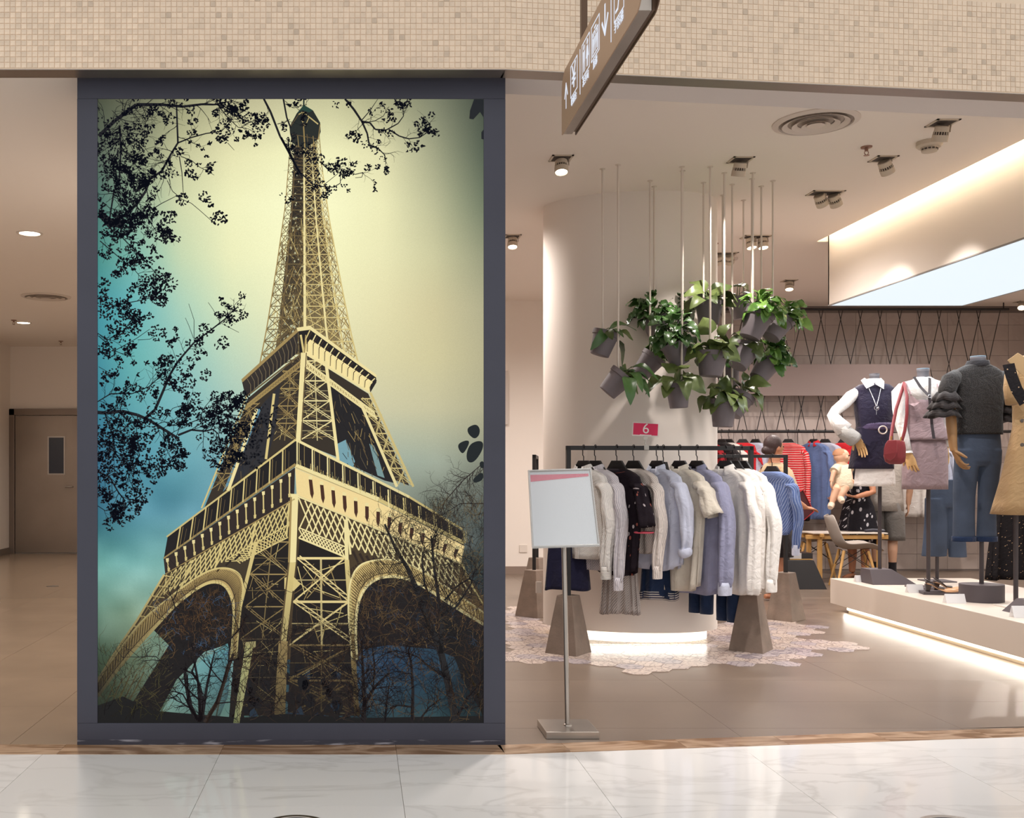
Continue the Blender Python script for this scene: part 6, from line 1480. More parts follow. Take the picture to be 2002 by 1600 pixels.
# ---- second mannequin: mauve camisole and skirt over white
Y2 = 8.8; m2 = mann('mannequin in a mauve camisole and skirt over a white long-sleeved top', 1812, 1151, Y2); w2_ = lambda x, y, dy=0.: W(x, y, Y2+dy); sc2 = 2000/Y2
neckstub(m2, 1793, 1816, 722, 742, Y2, m_cap)
pxloft('white_top', [(1792, 1818, 738, .8), (1785, 1826, 743, .62), (1766, 1842, 748, .42), (1758, 1847, 758, .42), (1763, 1845, 772, .46), (1778, 1841, 784, .42), (1781, 1838, 800, .42)], Y2, m_wht, m2, 44)
pxloft('camisole', [(1774, 1845, 783, .53), (1775, 1842, 800, .58), (1777, 1841, 822, .56), (1777, 1842, 827, .56), (1773, 1848, 842, .56, 0, .02), (1769, 1853, 861, .56, 0, .05)], Y2, m_mauve, m2, 56, label='mauve peplum camisole')
for (xa, ya), (xb, yb), (xc, yc2) in (((1776, 790), (1780, 771), (1798, 787)), ((1844, 788), (1838, 769), (1816, 787))):
    q = MB(); vs = [w2_(xa, ya, -.135), w2_(xb, yb, -.15), w2_(xc, yc2, -.205), w2_((xa+xc)/2, 795, -.19)]; q.add(vs+[v+Vector((0, .006, 0)) for v in vs], [(0, 3, 2, 1), (4, 5, 6, 7), (0, 1, 5, 4), (1, 2, 6, 5), (2, 3, 7, 6), (3, 0, 4, 7)]); q.build('bodice_cup', m_mauve, m2)
q = MB(); q.tube([w2_(1781, 772, -.155), w2_(1776, 760, -.12), w2_(1772, 750, -.06)], .006, 6); q.tube([w2_(1838, 770, -.15), w2_(1835, 758, -.11), w2_(1831, 748, -.05)], .006, 6); q.build('shoulder_strap', m_mauve, m2, smooth=60)
pxloft('skirt', [(1777, 1843, 850, .5), (1769, 1850, 880, .5), (1766, 1851, 920, .5, 0, .01), (1766, 1851, 957, .5, 0, .015)], Y2, m_mauve, m2, 44, label='mauve pencil skirt')
q = MB(); P = [w2_(1766, 756), w2_(1757, 768), w2_(1757, 800, -.01), w2_(1761, 830, -.03), w2_(1769, 860, -.05), w2_(1774, 884, -.06)]; q.tube(P, [10/sc2, 13/sc2, 11.5/sc2, 10/sc2, 8.5/sc2, 8/sc2], 18); q.lathe(w2_(1774.5, 886, -.06), [(9.6/sc2, 0), (8/sc2, .02)], 18, cap0=False, cap1=False); q.build('sleeve', m_wht, m2, smooth=180)
q = MB(); P = [w2_(1840, 758), w2_(1849, 770, .02), w2_(1852, 800, .05), w2_(1851, 840, .06), w2_(1849, 875, .03)]; q.tube(P, [10/sc2, 12/sc2, 11/sc2, 9/sc2, 8/sc2], 16); q.build('sleeve', m_wht, m2, smooth=180)
q = MB(); q.tube([w2_(1774.5, 880, -.06), w2_(1776, 890, -.062)], [6.5/sc2, 6/sc2], 12); hand(q, w2_(1776.5, 888, -.062), (.22, -.1, -1), (.7, .6, 0), 1.05, .3, .12, 1, .3); q.build('hand', m_wood, m2, smooth=60)
q = MB(); hand(q, w2_(1849, 876, .03), (0, -.1, -1), (-1, 0, 0), 1.0, .3, .1, -1); q.build('hand', m_wood, m2, smooth=60)
def ribbon(P, w, mat, name, t, nv=(0, -1, 0)):
    q = MB(); n = Vector(nv); L_ = []; R_ = []
    for i, p in enumerate(P):
        tn = (P[min(i+1, len(P)-1)]-P[max(i-1, 0)]).normalized(); s = tn.cross(n).normalized()*w/2; L_.append(p-s); R_.append(p+s)
    q.loft([[a, b, b-n*.003, a-n*.003] for a, b in zip(L_, R_)]); return q.build(name, mat, t)
ribbon([w2_(1787, 737, -.10), w2_(1800, 757, -.14), w2_(1817, 775, -.205)], .022, m_ribb, 'neck_tie', m2); ribbon([w2_(1818, 739, -.10), w2_(1818, 757, -.15), w2_(1817, 775, -.207), w2_(1820, 800, -.215), w2_(1822, 830, -.205), w2_(1826, 858, -.235)], .024, m_ribb, 'neck_tie', m2)
q = MB(); c = w2_(1817.5, 775, -.218); q.tube([c+Vector((.013*math.cos(2*PI*k/16), 0, .013*math.sin(2*PI*k/16))) for k in range(17)], .0035, 6); q.build('tie_ring', m_chrome, m2, smooth=60)
def disc_base(t, r, h): 
    def f(c): q = MB(); q.lathe(c, [(r, 0), (r, h), (.001, h+.001)], 36, cap1=False, sy=.8); q.build('stand_base', m_basep, t, smooth=40)
    return f
stand(m2, 1815, 950, Y2, lambda c: MB().box(c+Vector((0, .02, .006)), (.26, .24, .012)).build('stand_base', m_basep, m2))
# ---- red shoulder bag hanging from the second mannequin
hb = thing('shoulder_bag', 'oxblood red saddle bag hanging from the shoulder of the mauve mannequin', 'bag', W(1748, 908, 8.62))
def bagring(y, x0, x1, d): return pxr(x0, x1, y, 8.62, d, 28, 0, 0, .7)
q = MB(); q.loft([bagring(861, 1741, 1762, .5), bagring(864, 1735, 1768, .4), bagring(876, 1730, 1770, .36), bagring(892, 1728, 1770, .36), bagring(903, 1731, 1769, .34), bagring(908, 1739, 1762, .3)]); q.build('bag_body', m_oxb, hb, smooth=50)
flap = [(1736, 861), (1753, 860.5), (1755, 872), (1754, 885), (1749, 896), (1741, 901), (1733, 898), (1727.5, 889), (1728, 878), (1731, 868)]
n = len(flap); q = MB(); vs = [W(x, y, 8.62-.105+d-.012*math.sin((y-860)/40*PI)) for d in (0, .012) for x, y in flap]; q.add(vs, [tuple(range(n)), tuple(range(2*n-1, n-1, -1))]+[(i, n+i, n+(i+1) % n, (i+1) % n) for i in range(n)]); q.build('flap', m_oxb, hb, bevel=.003)
q = MB(); P = [W(1741, 862, 8.62), W(1745, 835, 8.66), W(1752, 800, 8.68), W(1764, 762, 8.70), W(1768, 748, 8.76)]; q.tube(P, .007, 6, flat=2.); P = [W(1763, 864, 8.62), W(1769, 842, 8.62), W(1773, 810, 8.62), W(1773, 775, 8.62), W(1768, 748, 8.72)]; q.tube(P, .007, 6, flat=2.); q.build('strap', m_oxb, hb, smooth=60)
q = MB(); q.tube([W(1742, 863, 8.6), W(1743, 853, 8.6)], .006, 8); q.tube([W(1760, 865, 8.6), W(1762, 855, 8.6)], .006, 8); q.build('strap_clip', m_gold, hb, smooth=60)
# ---- third mannequin: glittery black top and jeans
Y3 = 7.95; m3 = mann('mannequin in a glittery black ruffle-sleeved top and faded jeans', 1917, 1180, Y3); w3_ = lambda x, y, dy=0.: W(x, y, Y3+dy); sc3 = 2000/Y3
neckstub(m3, 1898, 1926, 698, 716, Y3, m_cap)
pxloft('roll_neck', [(1889, 1930, 718, .9), (1891, 1931, 713, .95), (1894, 1930, 706, .95), (1897, 1927, 706, .95), (1897, 1927, 714, .95)], Y3, MCLOTH('black_roll_neck', (34, 32, 36), .7, .05), m3, 36)
pxloft('top', [(1890, 1932, 714, .8), (1879, 1944, 719, .55), (1864, 1956, 727, .42), (1858, 1962, 742, .4), (1866, 1960, 762, .46), (1870, 1958, 790, .5), (1871, 1957, 815, .5, 0, .01), (1870, 1958, 836, .5, 0, .02), (1868, 1958, 850, .5, 0, .03)], Y3, m_glit, m3, 56, label='black top with glittering threads')
for s, P in ((-1, [w3_(1872, 735), w3_(1858, 745, -.02), w3_(1852, 762, -.03), w3_(1849, 782, -.04)]), (1, [w3_(1952, 735), w3_(1961, 748, .02), w3_(1966, 768, .03), w3_(1969, 792, .03)])):
    q = MB(); q.tube(P, [14/sc3, 17/sc3, 16/sc3, 15/sc3], 20); q.build('sleeve', m_glit, m3, smooth=180)
    e = P[-1]
    for k in range(3):
        c = e+Vector(((-.015 if s < 0 else .015)*k, -.01, .055-.062*k)); rings = []
        for z, r in ((.0, .066+.006*k), (-.03, .088+.010*k), (-.066, .104+.012*k)):
            rings.append([c+Vector((r*(1+.10*math.sin(9*a+k)*(-z*15))*math.cos(a), r*.85*(1+.10*math.sin(9*a+k)*(-z*15))*math.sin(a), z+.008*math.sin(5*a+k))) for a in [2*PI*j/54 for j in range(54)]])
        q = MB(); q.loft(rings, False, False); q.build('ruffle', m_ruff, m3, smooth=180, solid=.003)
q = MB(); q.tube([w3_(1858, 790, -.04), w3_(1860, 830, -.05), w3_(1863, 868, -.07), w3_(1865, 882, -.08)], [9/sc3, 9.5/sc3, 7.5/sc3, 6.5/sc3], 16); q.build('forearm', m_wood2, m3, smooth=60)
q = MB(); hand(q, w3_(1865, 880, -.08), (.32, -.2, -1), (.8, -.1, .35), 1.05, .5, .1, -1, .5); q.build('hand', m_wood2, m3, smooth=60)
m_den2 = MT('faded_denim_jeans', (60, 71, 90), .85, var=.34, vs=4.5, bump=.25, bs=35)
def jeans_body(Y, hip, legs, t, n=32):
    """hip and both legs grown together into one pair of jeans"""
    q = MB()
    for S in (hip,)+legs:
        rings = []
        for a_, b_ in zip(S[:-1], S[1:]):
            for k in range(3): u = k/3; v = [a_[i]+(b_[i]-a_[i])*u for i in range(4)]; rings.append(pxr(v[0], v[1], v[2], Y, v[3], n, 0, 0, 1.))
        rings.append(pxr(*S[-1][:3], Y, S[-1][3], n, 0, 0, 1.)); q.loft(rings[::-1])
    return q.build('jeans', m_den2, t, rem=.007)
jeans_body(Y3, [(1873, 1954, 846, .46), (1870, 1956, 866, .46), (1868, 1957, 886, .45), (1867, 1957, 902, .42), (1872, 1952, 912, .36)], ([(1867, 1912, 880, .8), (1867, 1913, 905, .78), (1865, 1910, 930, .70), (1864, 1906, 970, .62), (1864, 1905, 1010, .6), (1863, 1906, 1058, .6)], [(1912, 1957, 880, .8), (1911, 1956, 905, .78), (1913, 1953, 930, .70), (1912, 1949, 970, .62), (1911, 1947, 1010, .6), (1909, 1948, 1058, .6)]), m3)
pxloft('jeans_hem', [(1862, 1907, 1049, .64), (1862, 1907, 1059, .64)], Y3, m_denimd, m3, 32, pw=1.); pxloft('jeans_hem', [(1908, 1949, 1049, .64), (1908, 1949, 1059, .64)], Y3, m_denimd, m3, 32, pw=1.)
stand(m3, 1919, 900, Y3, disc_base(m3, .163, .135))
# ---- fourth mannequin: camel trench coat
Y4 = 7.6; m4 = mann('mannequin in a camel trench coat, cut off by the picture edge', 2020, 1165, Y4); w4_ = lambda x, y, dy=0.: W(x, y, Y4+dy); sc4 = 2000/Y4
neckstub(m4, 2012, 2040, 676, 700, Y4, m_cap)
pxloft('coat_body', [(2000, 2052, 696, .6), (1988, 2064, 706, .5), (1976, 2076, 720, .42), (1979, 2073, 750, .48), (1983, 2069, 800, .5), (1983, 2069, 835, .5), (1976, 2078, 870, .5, 0, .015), (1964, 2090, 930, .52, 0, .03), (1945, 2108, 1006, .54, 0, .05)], Y4, m_trench, m4, 56)
q = MB(); q.tube([w4_(1988, 724), w4_(1977, 736, -.02), w4_(1975, 760, -.03), w4_(1978, 790, -.06)], [9/sc4, 12/sc4, 12/sc4, 11/sc4], 18); q.build('sleeve', m_trench, m4, smooth=180)
q = MB(); q.tube([w4_(2054, 722), w4_(2076, 745), w4_(2080, 780)], [13/sc4, 17/sc4, 16/sc4], 18); q.build('sleeve', m_trench, m4, smooth=180)
q = MB(); vs = [w4_(x, y, -.20+d) for d in (0, .012) for x, y in ((1969, 705), (1990, 690), (2006, 700), (2012, 742), (1996, 732))]; q.add(vs, [tuple(range(5)), tuple(range(9, 4, -1))]+[(i, 5+i, 5+(i+1) % 5, (i+1) % 5) for i in range(5)]); q.build('lapel', m_trench, m4, bevel=.003)
ribbon([w4_(1972, 712, -.215), w4_(1978, 736, -.225), w4_(1988, 762, -.235), w4_(2004, 788, -.24)], .085, m_lace, 'lace_scarf', m4)
q = MB()
for x, y in ((1998, 823), (1998, 870)): q.lathe(w4_(x, y, -.20), [(.014, 0), (.014, -.006), (.001, -.007)], 14, Matrix.Rotation(-PI/2, 3, 'X').to_3x3(), cap0=False, cap1=False)
q.build('button', m_hole, m4)
ribbon([w4_(1984, 826, -.19), w4_(2010, 828, -.215), w4_(2050, 828, -.20)], .04, m_trench, 'coat_belt', m4)
stand(m4, 1986, 1000, Y4, lambda c: MB().box(c+Vector((.10, .0, .005)), (.40, .24, .010)).build('stand_base', MT('white_foot', (206, 198, 190), .5), m4))
# ---- flared jeans on a stand behind
Yj = 9.35; hj = thing('jeans_stand', 'flared dark jeans hung on a black pole behind the mauve mannequin', 'jeans', W(1835, 1140, Yj))
jeans_body(Yj, [(1815, 1878, 938, .4), (1811, 1884, 965, .4), (1810, 1886, 985, .38), (1812, 1884, 992, .34)], ([(1809, 1850, 975, .7), (1808, 1853, 1020, .6), (1805, 1852, 1060, .55), (1802, 1850, 1088, .55)], [(1848, 1887, 975, .7), (1850, 1886, 1020, .6), (1853, 1888, 1060, .55), (1855, 1890, 1090, .55)]), hj, 28)
q = MB(); a = W(1832, 940, Yj); q.tube([a, Vector((a.x, a.y, PZ))], .015, 10); q.build('pole', m_pole, hj, smooth=60)
q = MB(); q.box(Vector((a.x, a.y, PZ+.005)), (.24, .22, .01)); q.build('stand_base', m_basep, hj)
# ---- black lace skirt behind the trench coat
ls = skirt('lace_skirt', 'long black lace skirt hanging behind the trench coat', 'skirt', W(1972, 968, 10.4), 0, m_lace, .86, .13, .23, .06, .016, (6, 11))
# ---- shoes, plinth, cards
sp = thing('shoe_plinth', 'thin dark plinth tilted under the nude slingback shoes', 'plinth', W(1840, 1164, 8.38))
c = W(1842, 1162, 8.42); q = MB(); q.box(Vector((c.x, c.y, PZ+.012)), (.34, .20, .024), yawm(R(-12))); q.build('slab', m_basep, sp, bevel=.003)
m_nude = MT('nude_patent', (206, 160, 122), .3); m_shin = MT('black_leather_lining', (44, 30, 28), .35)
def shoe(o, yaw, label):
    t = thing('slingback_shoe', label, 'shoe', o, 'nude slingback shoes'); M = yawm(yaw); W_ = lambda x, y, z: o+M @ Vector((x, y, z))
    rings = []
    for x, w, h, z in ((-.085, .026, .012, .062), (-.05, .028, .010, .052), (0., .030, .010, .020), (.05, .037, .022, .0), (.09, .038, .030, .0), (.125, .028, .024, .0), (.155, .010, .014, .0), (.165, .003, .008, .0)):
        rings.append([W_(x, w*math.cos(2*PI*k/16), z+.002+(h*math.sin(2*PI*k/16) if math.sin(2*PI*k/16) > 0 else .003*math.sin(2*PI*k/16))) for k in range(16)])
    q = MB(); q.loft(rings); q.build('vamp', m_nude, t, smooth=60)
    q = MB(); rings = []
    for x, w, z in ((-.088, .024, .066), (-.05, .026, .058), (0., .027, .028), (.045, .028, .024)): rings.append([W_(x, w*math.cos(2*PI*k/12), z+.006+(.006*math.sin(2*PI*k/12))) for k in range(12)])
    q.loft(rings); q.build('insole', m_shin, t, smooth=60)
    q = MB(); q.hexa([W_(-.088, -.013, 0), W_(-.062, -.013, 0), W_(-.062, .013, 0), W_(-.088, .013, 0)], [W_(-.094, -.022, .062), W_(-.048, -.022, .054), W_(-.048, .022, .054), W_(-.094, .022, .062)]); q.build('heel', m_shin, t, bevel=.002)
    q = MB(); q.tube([W_(.0, -.03, .03), W_(-.05, -.034, .075), W_(-.098, 0, .105), W_(-.05, .034, .075), W_(.0, .03, .03)], .004, 6); q.build('sling_strap', m_shin, t, smooth=60)
shoe(Vector((W(1832, 0, 8.38).x, 8.37, PZ+.024)), R(-14), 'nearer nude slingback shoe with black heel on the platform')
shoe(Vector((W(1845, 0, 8.5).x, 8.475, PZ+.024)), R(-10), 'farther nude slingback shoe beside its pair')
def card(px, py, Y, label, w=.13, h=.07, rot=0.):
    c = W(px, py, Y); c.z = PZ; t = thing('info_card', label, 'card', c, 'small clear cards on the platform'); M = yawm(rot)
    for s, nm in ((1, 'front_sheet'), (-1, 'back_sheet')):
        b = [c+M @ Vector((x, -s*y, 0)) for x, y in ((-w/2, .03), (w/2, .03), (w/2, .026), (-w/2, .026))]; tp = [c+M @ Vector((x, -s*y, h)) for x, y in ((-w/2, .003), (w/2, .003), (w/2, -.001), (-w/2, -.001))]
        if s < 0: b = b[::-1]; tp = tp[::-1]
        MB().hexa(b, tp).build(nm, MT('card_clear', (240, 240, 242), .15, alpha=.5), t)
card(1680, 1139, 9.3, 'small clear card at the far corner of the platform', .08, .06); card(1788, 1160, 8.5, 'clear card left of the nude shoes'); card(1866, 1180, 7.85, 'clear card in front of the dark oval stand base', .15); card(1996, 1209, 7.1, 'clear card at the picture edge', .13, .08)
q = MB(); c = W(2012, 1195, 7.3); c.z = PZ; q.hexa([c+Vector((-.12, -.10, 0)), c+Vector((.14, -.10, 0)), c+Vector((.14, .12, 0)), c+Vector((-.12, .12, 0))], [c+Vector((-.05, -.04, .10)), c+Vector((.06, -.04, .10)), c+Vector((.06, .06, .10)), c+Vector((-.05, .06, .10))]); o = q.build('stand_foot', m_basep); tag(o, 'dark tapered stand foot at the picture edge on the platform', 'stand')
# ================================================================ LATTICE DISPLAY ON THE BACK WALL
YL = 13.12
lt = thing('wall_lattice', 'black metal lattice of crossing rods with grey header panel before the tiled wall', 'lattice', W(1680, 844, YL))
q = MB(); q.tube([W(1385, 605, YL), W(1972, 605, YL)], .016, 8); q.build('top_rail', m_black, lt, smooth=60)
q = MB(); q.tube([W(1372, 844, YL), W(1990, 844, YL)], .019, 8); q.build('clothes_bar', m_black, lt, smooth=60)
for k in range(-7, 12):
    for s in (1, -1):
        f = lambda y: 1605+38.5*k+s*.2213*(y-625)
        x0, x1 = f(606), f(843)
        if min(x0, x1) < 1374 or max(x0, x1) > 1988: continue
        q = MB(); q.tube([W(x0, 606, YL+.004*s), W(x1, 843, YL+.004*s)], .0052, 6); q.build('rod', m_black, lt)
q = MB(); a, b = W(1381, 774.5, YL), W(1816, 713, YL); q.bx(a.x, b.x, YL-.035, YL-.012, a.z, b.z); q.build('header_panel', MT('header_grey', (138, 122, 118), .6), lt, bevel=.002)
for px in (1400, 1962):
    a = W(px, 605, YL); q = MB(); q.tube([a, Vector((a.x, a.y, ZC))], .008, 6); q.build('hanger_rod', m_black, lt)
# clothes on the wall bar
ZW = W(0, 844, YL).z+.019
dW = Vector((1, 0, 0))
m_red = MCLOTH('red_jersey', (206, 40, 48), .8, .06); m_redst = MSTRIPE('red_white_stripe', (214, 48, 54), (232, 196, 190), 34, .3, False); m_blk = MCLOTH('black_cloth', (36, 30, 32), .85, .08); m_blud = MCLOTH('blue_dress_cotton', (104, 124, 170), .85, .1); m_lilac = MSTRIPE('lilac_stripe', (176, 178, 200), (208, 206, 216), 60, .4); m_white2 = MCLOTH('white_tee', (222, 216, 210), .85, .03); m_redp = MSPOT('red_black_print', (150, 34, 42), (30, 24, 26), 26, .3)
gw = 'hangers on the wall bar'; gc = 'clothes on the wall bar'
def wallhang(px, yaw, label, w=.19):
    p = W(px, 844, YL-.0); hanger(p.x, p.y, ZW, yaw, dW, .115, label, gw, min(w, .165), .019); return Vector((p.x, p.y-.0, ZW-.165))
def wg(px, yaw, hl, name, gl, cat, mat, **k):
    o = wallhang(px, yaw, hl); return garment(name, gl, cat, o, yaw, mat, group=gc, **k)
wg(1384, GY, 'hanger on the wall bar nearest the pillar', 'blouse', 'red and black printed blouse on the wall bar beside the pillar', 'blouse', m_redp, L=.6, sl=.5, ph=.4)
wg(1411, GY, 'hanger on the wall bar holding a black cardigan', 'cardigan', 'black cardigan on the wall bar next to the red print', 'cardigan', m_blk, L=.6, sl=.5, ph=1.1)
wg(1425, GY, 'hanger on the wall bar holding a white tee', 't_shirt', 'white tee on the wall bar behind the front rail corner', 't-shirt', m_white2, L=.6, sleeve='short', sl=.2, ph=2.)
wg(1452, R(-12), 'hanger on the wall bar facing forward with a red top', 'top', 'red top with black detail on the wall bar left of the pale blue blouse', 'top', m_red, L=.56, sleeve='short', sl=.2, ph=.2, sw=.17, chest=.17, hem=.18)
wg(1477, GY, 'hanger on the wall bar holding the pale blue blouse', 'blouse', 'pale blue blouse on the wall bar behind the short rail', 'blouse', m_lblue, L=.62, sl=.4, ph=.9)
wg(1541, R(-35), 'hanger on the wall bar holding the red striped jumper', 'jumper', 'red and white striped boat-neck jumper on the wall bar', 'jumper', m_redst, L=.66, sl=.74, sw=.21, ph=1.5)
wg(1591, GY, 'hanger on the wall bar holding the blue dress', 'dress', 'long blue dress with red collar on the wall bar', 'dress', m_blud, L=.98, sl=.62, collar=m_red, ph=.6, hem=.2)
wg(1613, R(-40), 'hanger on the wall bar holding the lilac striped shirt', 'shirt', 'pale lilac striped shirt on the wall bar beside the blue dress', 'shirt', m_lilac, L=.72, sl=.66, ph=2.4)
wg(1650, R(-20), 'hanger on the wall bar holding the red frilled top', 'top', 'bright red top on the wall bar behind the baby', 'top', m_red, L=.5, sleeve='short', sl=.24, ph=.1)
wg(1784, R(-40), 'hanger on the wall bar behind the mauve skirt', 'shirt', 'white shirt on the wall bar showing below the mauve skirt', 'shirt', m_white2, L=.95, sl=.85, ph=1.2)
wg(1806, R(-50), 'hanger on the wall bar holding a black top', 'top', 'black top on the wall bar between two white garments', 'top', m_blk, L=.92, sl=.7, ph=.8)
wg(1828, R(-40), 'hanger on the wall bar holding the pale blue shirt', 'shirt', 'pale blue shirt on the wall bar behind the black pole', 'shirt', m_lblue, L=.96, sl=.85, ph=.3)
skirt('skirt', 'black skirt on the wall bar left of the faded jeans', 'skirt', W(1850, 962, YL-.05), R(-10), m_blk, .30, .13, .17, .05, .012, ph=.4)
o = wallhang(1862, R(-30), 'hanger on the wall bar holding the camel top'); garment('top', 'camel top on the wall bar beside the faded jeans', 'top', o, R(-30), m_trench, L=.7, sleeve='short', sl=.22, ph=1., group=gc)

# ================================================================ LOW PODIUM WITH SILVER ORNAMENTS
Yq = 11.35; xa, xb = W(1418, 0, Yq).x, W(1617, 0, Yq).x
pd = thing('podium', 'black tapered low podium behind the clothes rails', 'podium', ((xa+xb)/2, 11.65, 0))
q = MB(); q.hexa([(xa, Yq, 0), (xb, Yq, 0), (xb, 12.0, 0), (xa, 12.0, 0)], [(xa+.11, Yq+.08, .315), (xb-.11, Yq+.08, .315), (xb-.11, 11.92, .315), (xa+.11, 11.92, .315)]); q.build('body', m_black, pd, bevel=.003)
tr = thing('display_tray', 'chequered display tray with wooden edge on the black podium', 'tray', W(1556, 1098, 11.55))
def pb(x0, x1, y0, y1, Y, d): a, b = W(x0, y1, Y), W(x1, y0, Y); q = MB(); q.bx(a.x, b.x, Y, Y+d, max(a.z, .317), b.z); return q
pb(1544, 1589, 1093, 1099, 11.5, .24).build('wooden_edge', MT('tray_wood', (206, 160, 90), .5), tr)
for x0, x1, c in ((1524, 1530, (206, 202, 198)), (1530, 1544, (58, 50, 48)), (1544, 1567, (196, 192, 190)), (1567, 1589, (40, 36, 36))): pb(x0, x1, 1082, 1093 if x0 >= 1544 else 1099, 11.5, .24).build('panel', MT('tray_panel', c, .4), tr)
sw_ = thing('silver_ornament', 'polished silver swan-like ornament on the chequered tray', 'ornament', W(1550, 1081, 11.6))
for x, r in ((1543, .055), (1558, .05)):
    q = MB(); c = W(x, 1081, 11.6); q.lathe(c, [(.02, .0), (r, r*.7), (r*.95, r*1.2), (r*.5, r*1.75), (r*.2, r*2.0)], 24); q.build('bulb', m_chrome, sw_, smooth=60)
q = MB(); q.tube([W(1552, 1068, 11.6), W(1560, 1060, 11.6), W(1561, 1053, 11.6), W(1555, 1050, 11.6), W(1550, 1053, 11.6)], [.012, .011, .010, .010, .008], 10); q.build('neck', m_chrome, sw_, smooth=60)
gb = thing('handbag', 'grey bucket handbag on the podium behind the white shirt', 'bag', W(1524, 1082, 11.65))
m_gbag = MT('grey_leather', (122, 114, 112), .45)
q = MB(); q.loft([pxr(1516, 1533, 1080, 11.65, .5, 24), pxr(1514, 1536, 1055, 11.65, .5, 24), pxr(1512, 1538, 1036, 11.65, .3, 24)]); q.build('bag_body', m_gbag, gb, smooth=50)
q = MB(); q.tube([W(1515, 1037, 11.65), W(1519, 1016, 11.65), W(1531, 1016, 11.65), W(1535, 1037, 11.65)], .008, 8); q.build('handle', m_gbag, gb, smooth=60)

# ================================================================ CHAIRS AND TABLE
m_shell = MT('grey_moulded_shell', (158, 148, 140), .5); m_beech = MT('beech_wood', (206, 160, 96), .45, var=.08, vs=14)
def shell_chair(px, Y, yaw, label):
    c = FP(px, 915+2700/Y); t = thing('shell_chair', label, 'chair', c, 'grey shell chairs'); M = yawm(yaw); P = lambda f, l, z: c+M @ Vector((f, l, z))
    prof = [(.27, .415, .17), (.25, .44, .20), (.16, .455, .225), (.04, .44, .235), (-.07, .43, .235), (-.15, .45, .23), (-.205, .51, .225), (-.24, .60, .22), (-.27, .70, .205), (-.295, .78, .17), (-.303, .805, .12)]
    rows = []
    for i, (f, z, w) in enumerate(prof):
        a, b = prof[max(i-1, 0)], prof[min(i+1, len(prof)-1)]; tf, tz = b[0]-a[0], b[1]-a[1]; l = math.hypot(tf, tz); nf, nz = tz/l, -tf/l   # towards the sitter
        row = []
        for j in range(13):
            s = (j/12-.5)*2; k = .075*abs(s)**2.4*(1 if i > 1 else .3); row.append(P(f+nf*k, s*w, z+nz*k))
        rows.append(row)
    q = MB(); q.loft(rows, False, False, closed=False, uv=False); q.build('shell', m_shell, t, smooth=180, solid=.012, sub=1)
    for f, l in ((.13, .12), (.13, -.12), (-.12, .12), (-.12, -.12)):
        q = MB(); q.tube([P(f, l, .42), P(f*1.75, l*1.75, 0)], [.017, .011], 10); q.build('leg', m_beech, t, smooth=60)
    for f in (.17, -.16):
        q = MB(); q.tube([P(f, -.165, .24), P(f*.75, .13, .42)], .004, 6); q.tube([P(f, .165, .24), P(f*.75, -.13, .42)], .004, 6); q.build('wire_brace', m_black, t)
    for l in (.165, -.165):
        q = MB(); q.tube([P(.18, l, .22), P(-.11, l*.75, .42)], .004, 6); q.tube([P(-.17, l, .22), P(.12, l*.75, .42)], .004, 6); q.build('wire_brace', m_black, t)
    return t
shell_chair(1668, 11.55, R(-14), 'grey moulded shell chair with wooden legs just behind the platform')
shell_chair(1592, 12.72, R(-20), 'grey shell chair farther back beyond the wooden table end')
tb = thing('wooden_table', 'low pale wooden table with jointed frame behind the shell chair', 'table', (W(1655, 0, 12.15).x, 12.15, 0))
xa, xb, ya, yb, zt_ = W(1578, 0, 11.95).x, W(1738, 0, 11.95).x, 11.95, 12.30, W(0, 1043, 11.95).z
for x in (xa+.16, xb-.10):
    for y in (ya+.03, yb-.03):
        q = MB(); q.box((x, y, zt_/2-.01), (.045, .045, zt_-.02)); q.build('leg', m_beech, tb, bevel=.003)
for y in (ya+.03, yb-.03):
    q = MB(); q.bx(xa, xb, y-.02, y+.02, zt_-.07, zt_-.022); q.build('rail', m_beech, tb, bevel=.003)
for x in (xa+.16, xb-.10):
    q = MB(); q.bx(x-.018, x+.018, ya-.05, yb+.05, zt_-.045, zt_-.008); q.build('cross_rail', m_beech, tb, bevel=.003)
q = MB(); q.bx(xa+.06, xb-.02, ya-.02, yb+.02, zt_-.008, zt_+.006); q.build('table_top', MT('table_top_white', (214, 204, 192), .4), tb, bevel=.002)
m_belt = MT('navy_leather_belt', (34, 34, 48), .4)
for k, w_ in enumerate(('nearest the camera', 'in the middle of the three', 'nearest the wall')):
    a, b = W(1686+4*k, 1038, 12.1), W(1724+4*k, 1041, 12.1)
    q = MB(); q.tube([Vector((a.x, 12.03+.07*k, zt_+.017)), Vector(((a.x+b.x)/2, 12.06+.07*k, zt_+.026)), Vector((b.x, 12.03+.07*k, zt_+.017))], .010, 8, flat=1.8)
    tag(q.build('belt', m_belt, smooth=60), 'dark folded belt lying on the wooden table, '+w_, 'belt', 'belts on the table')

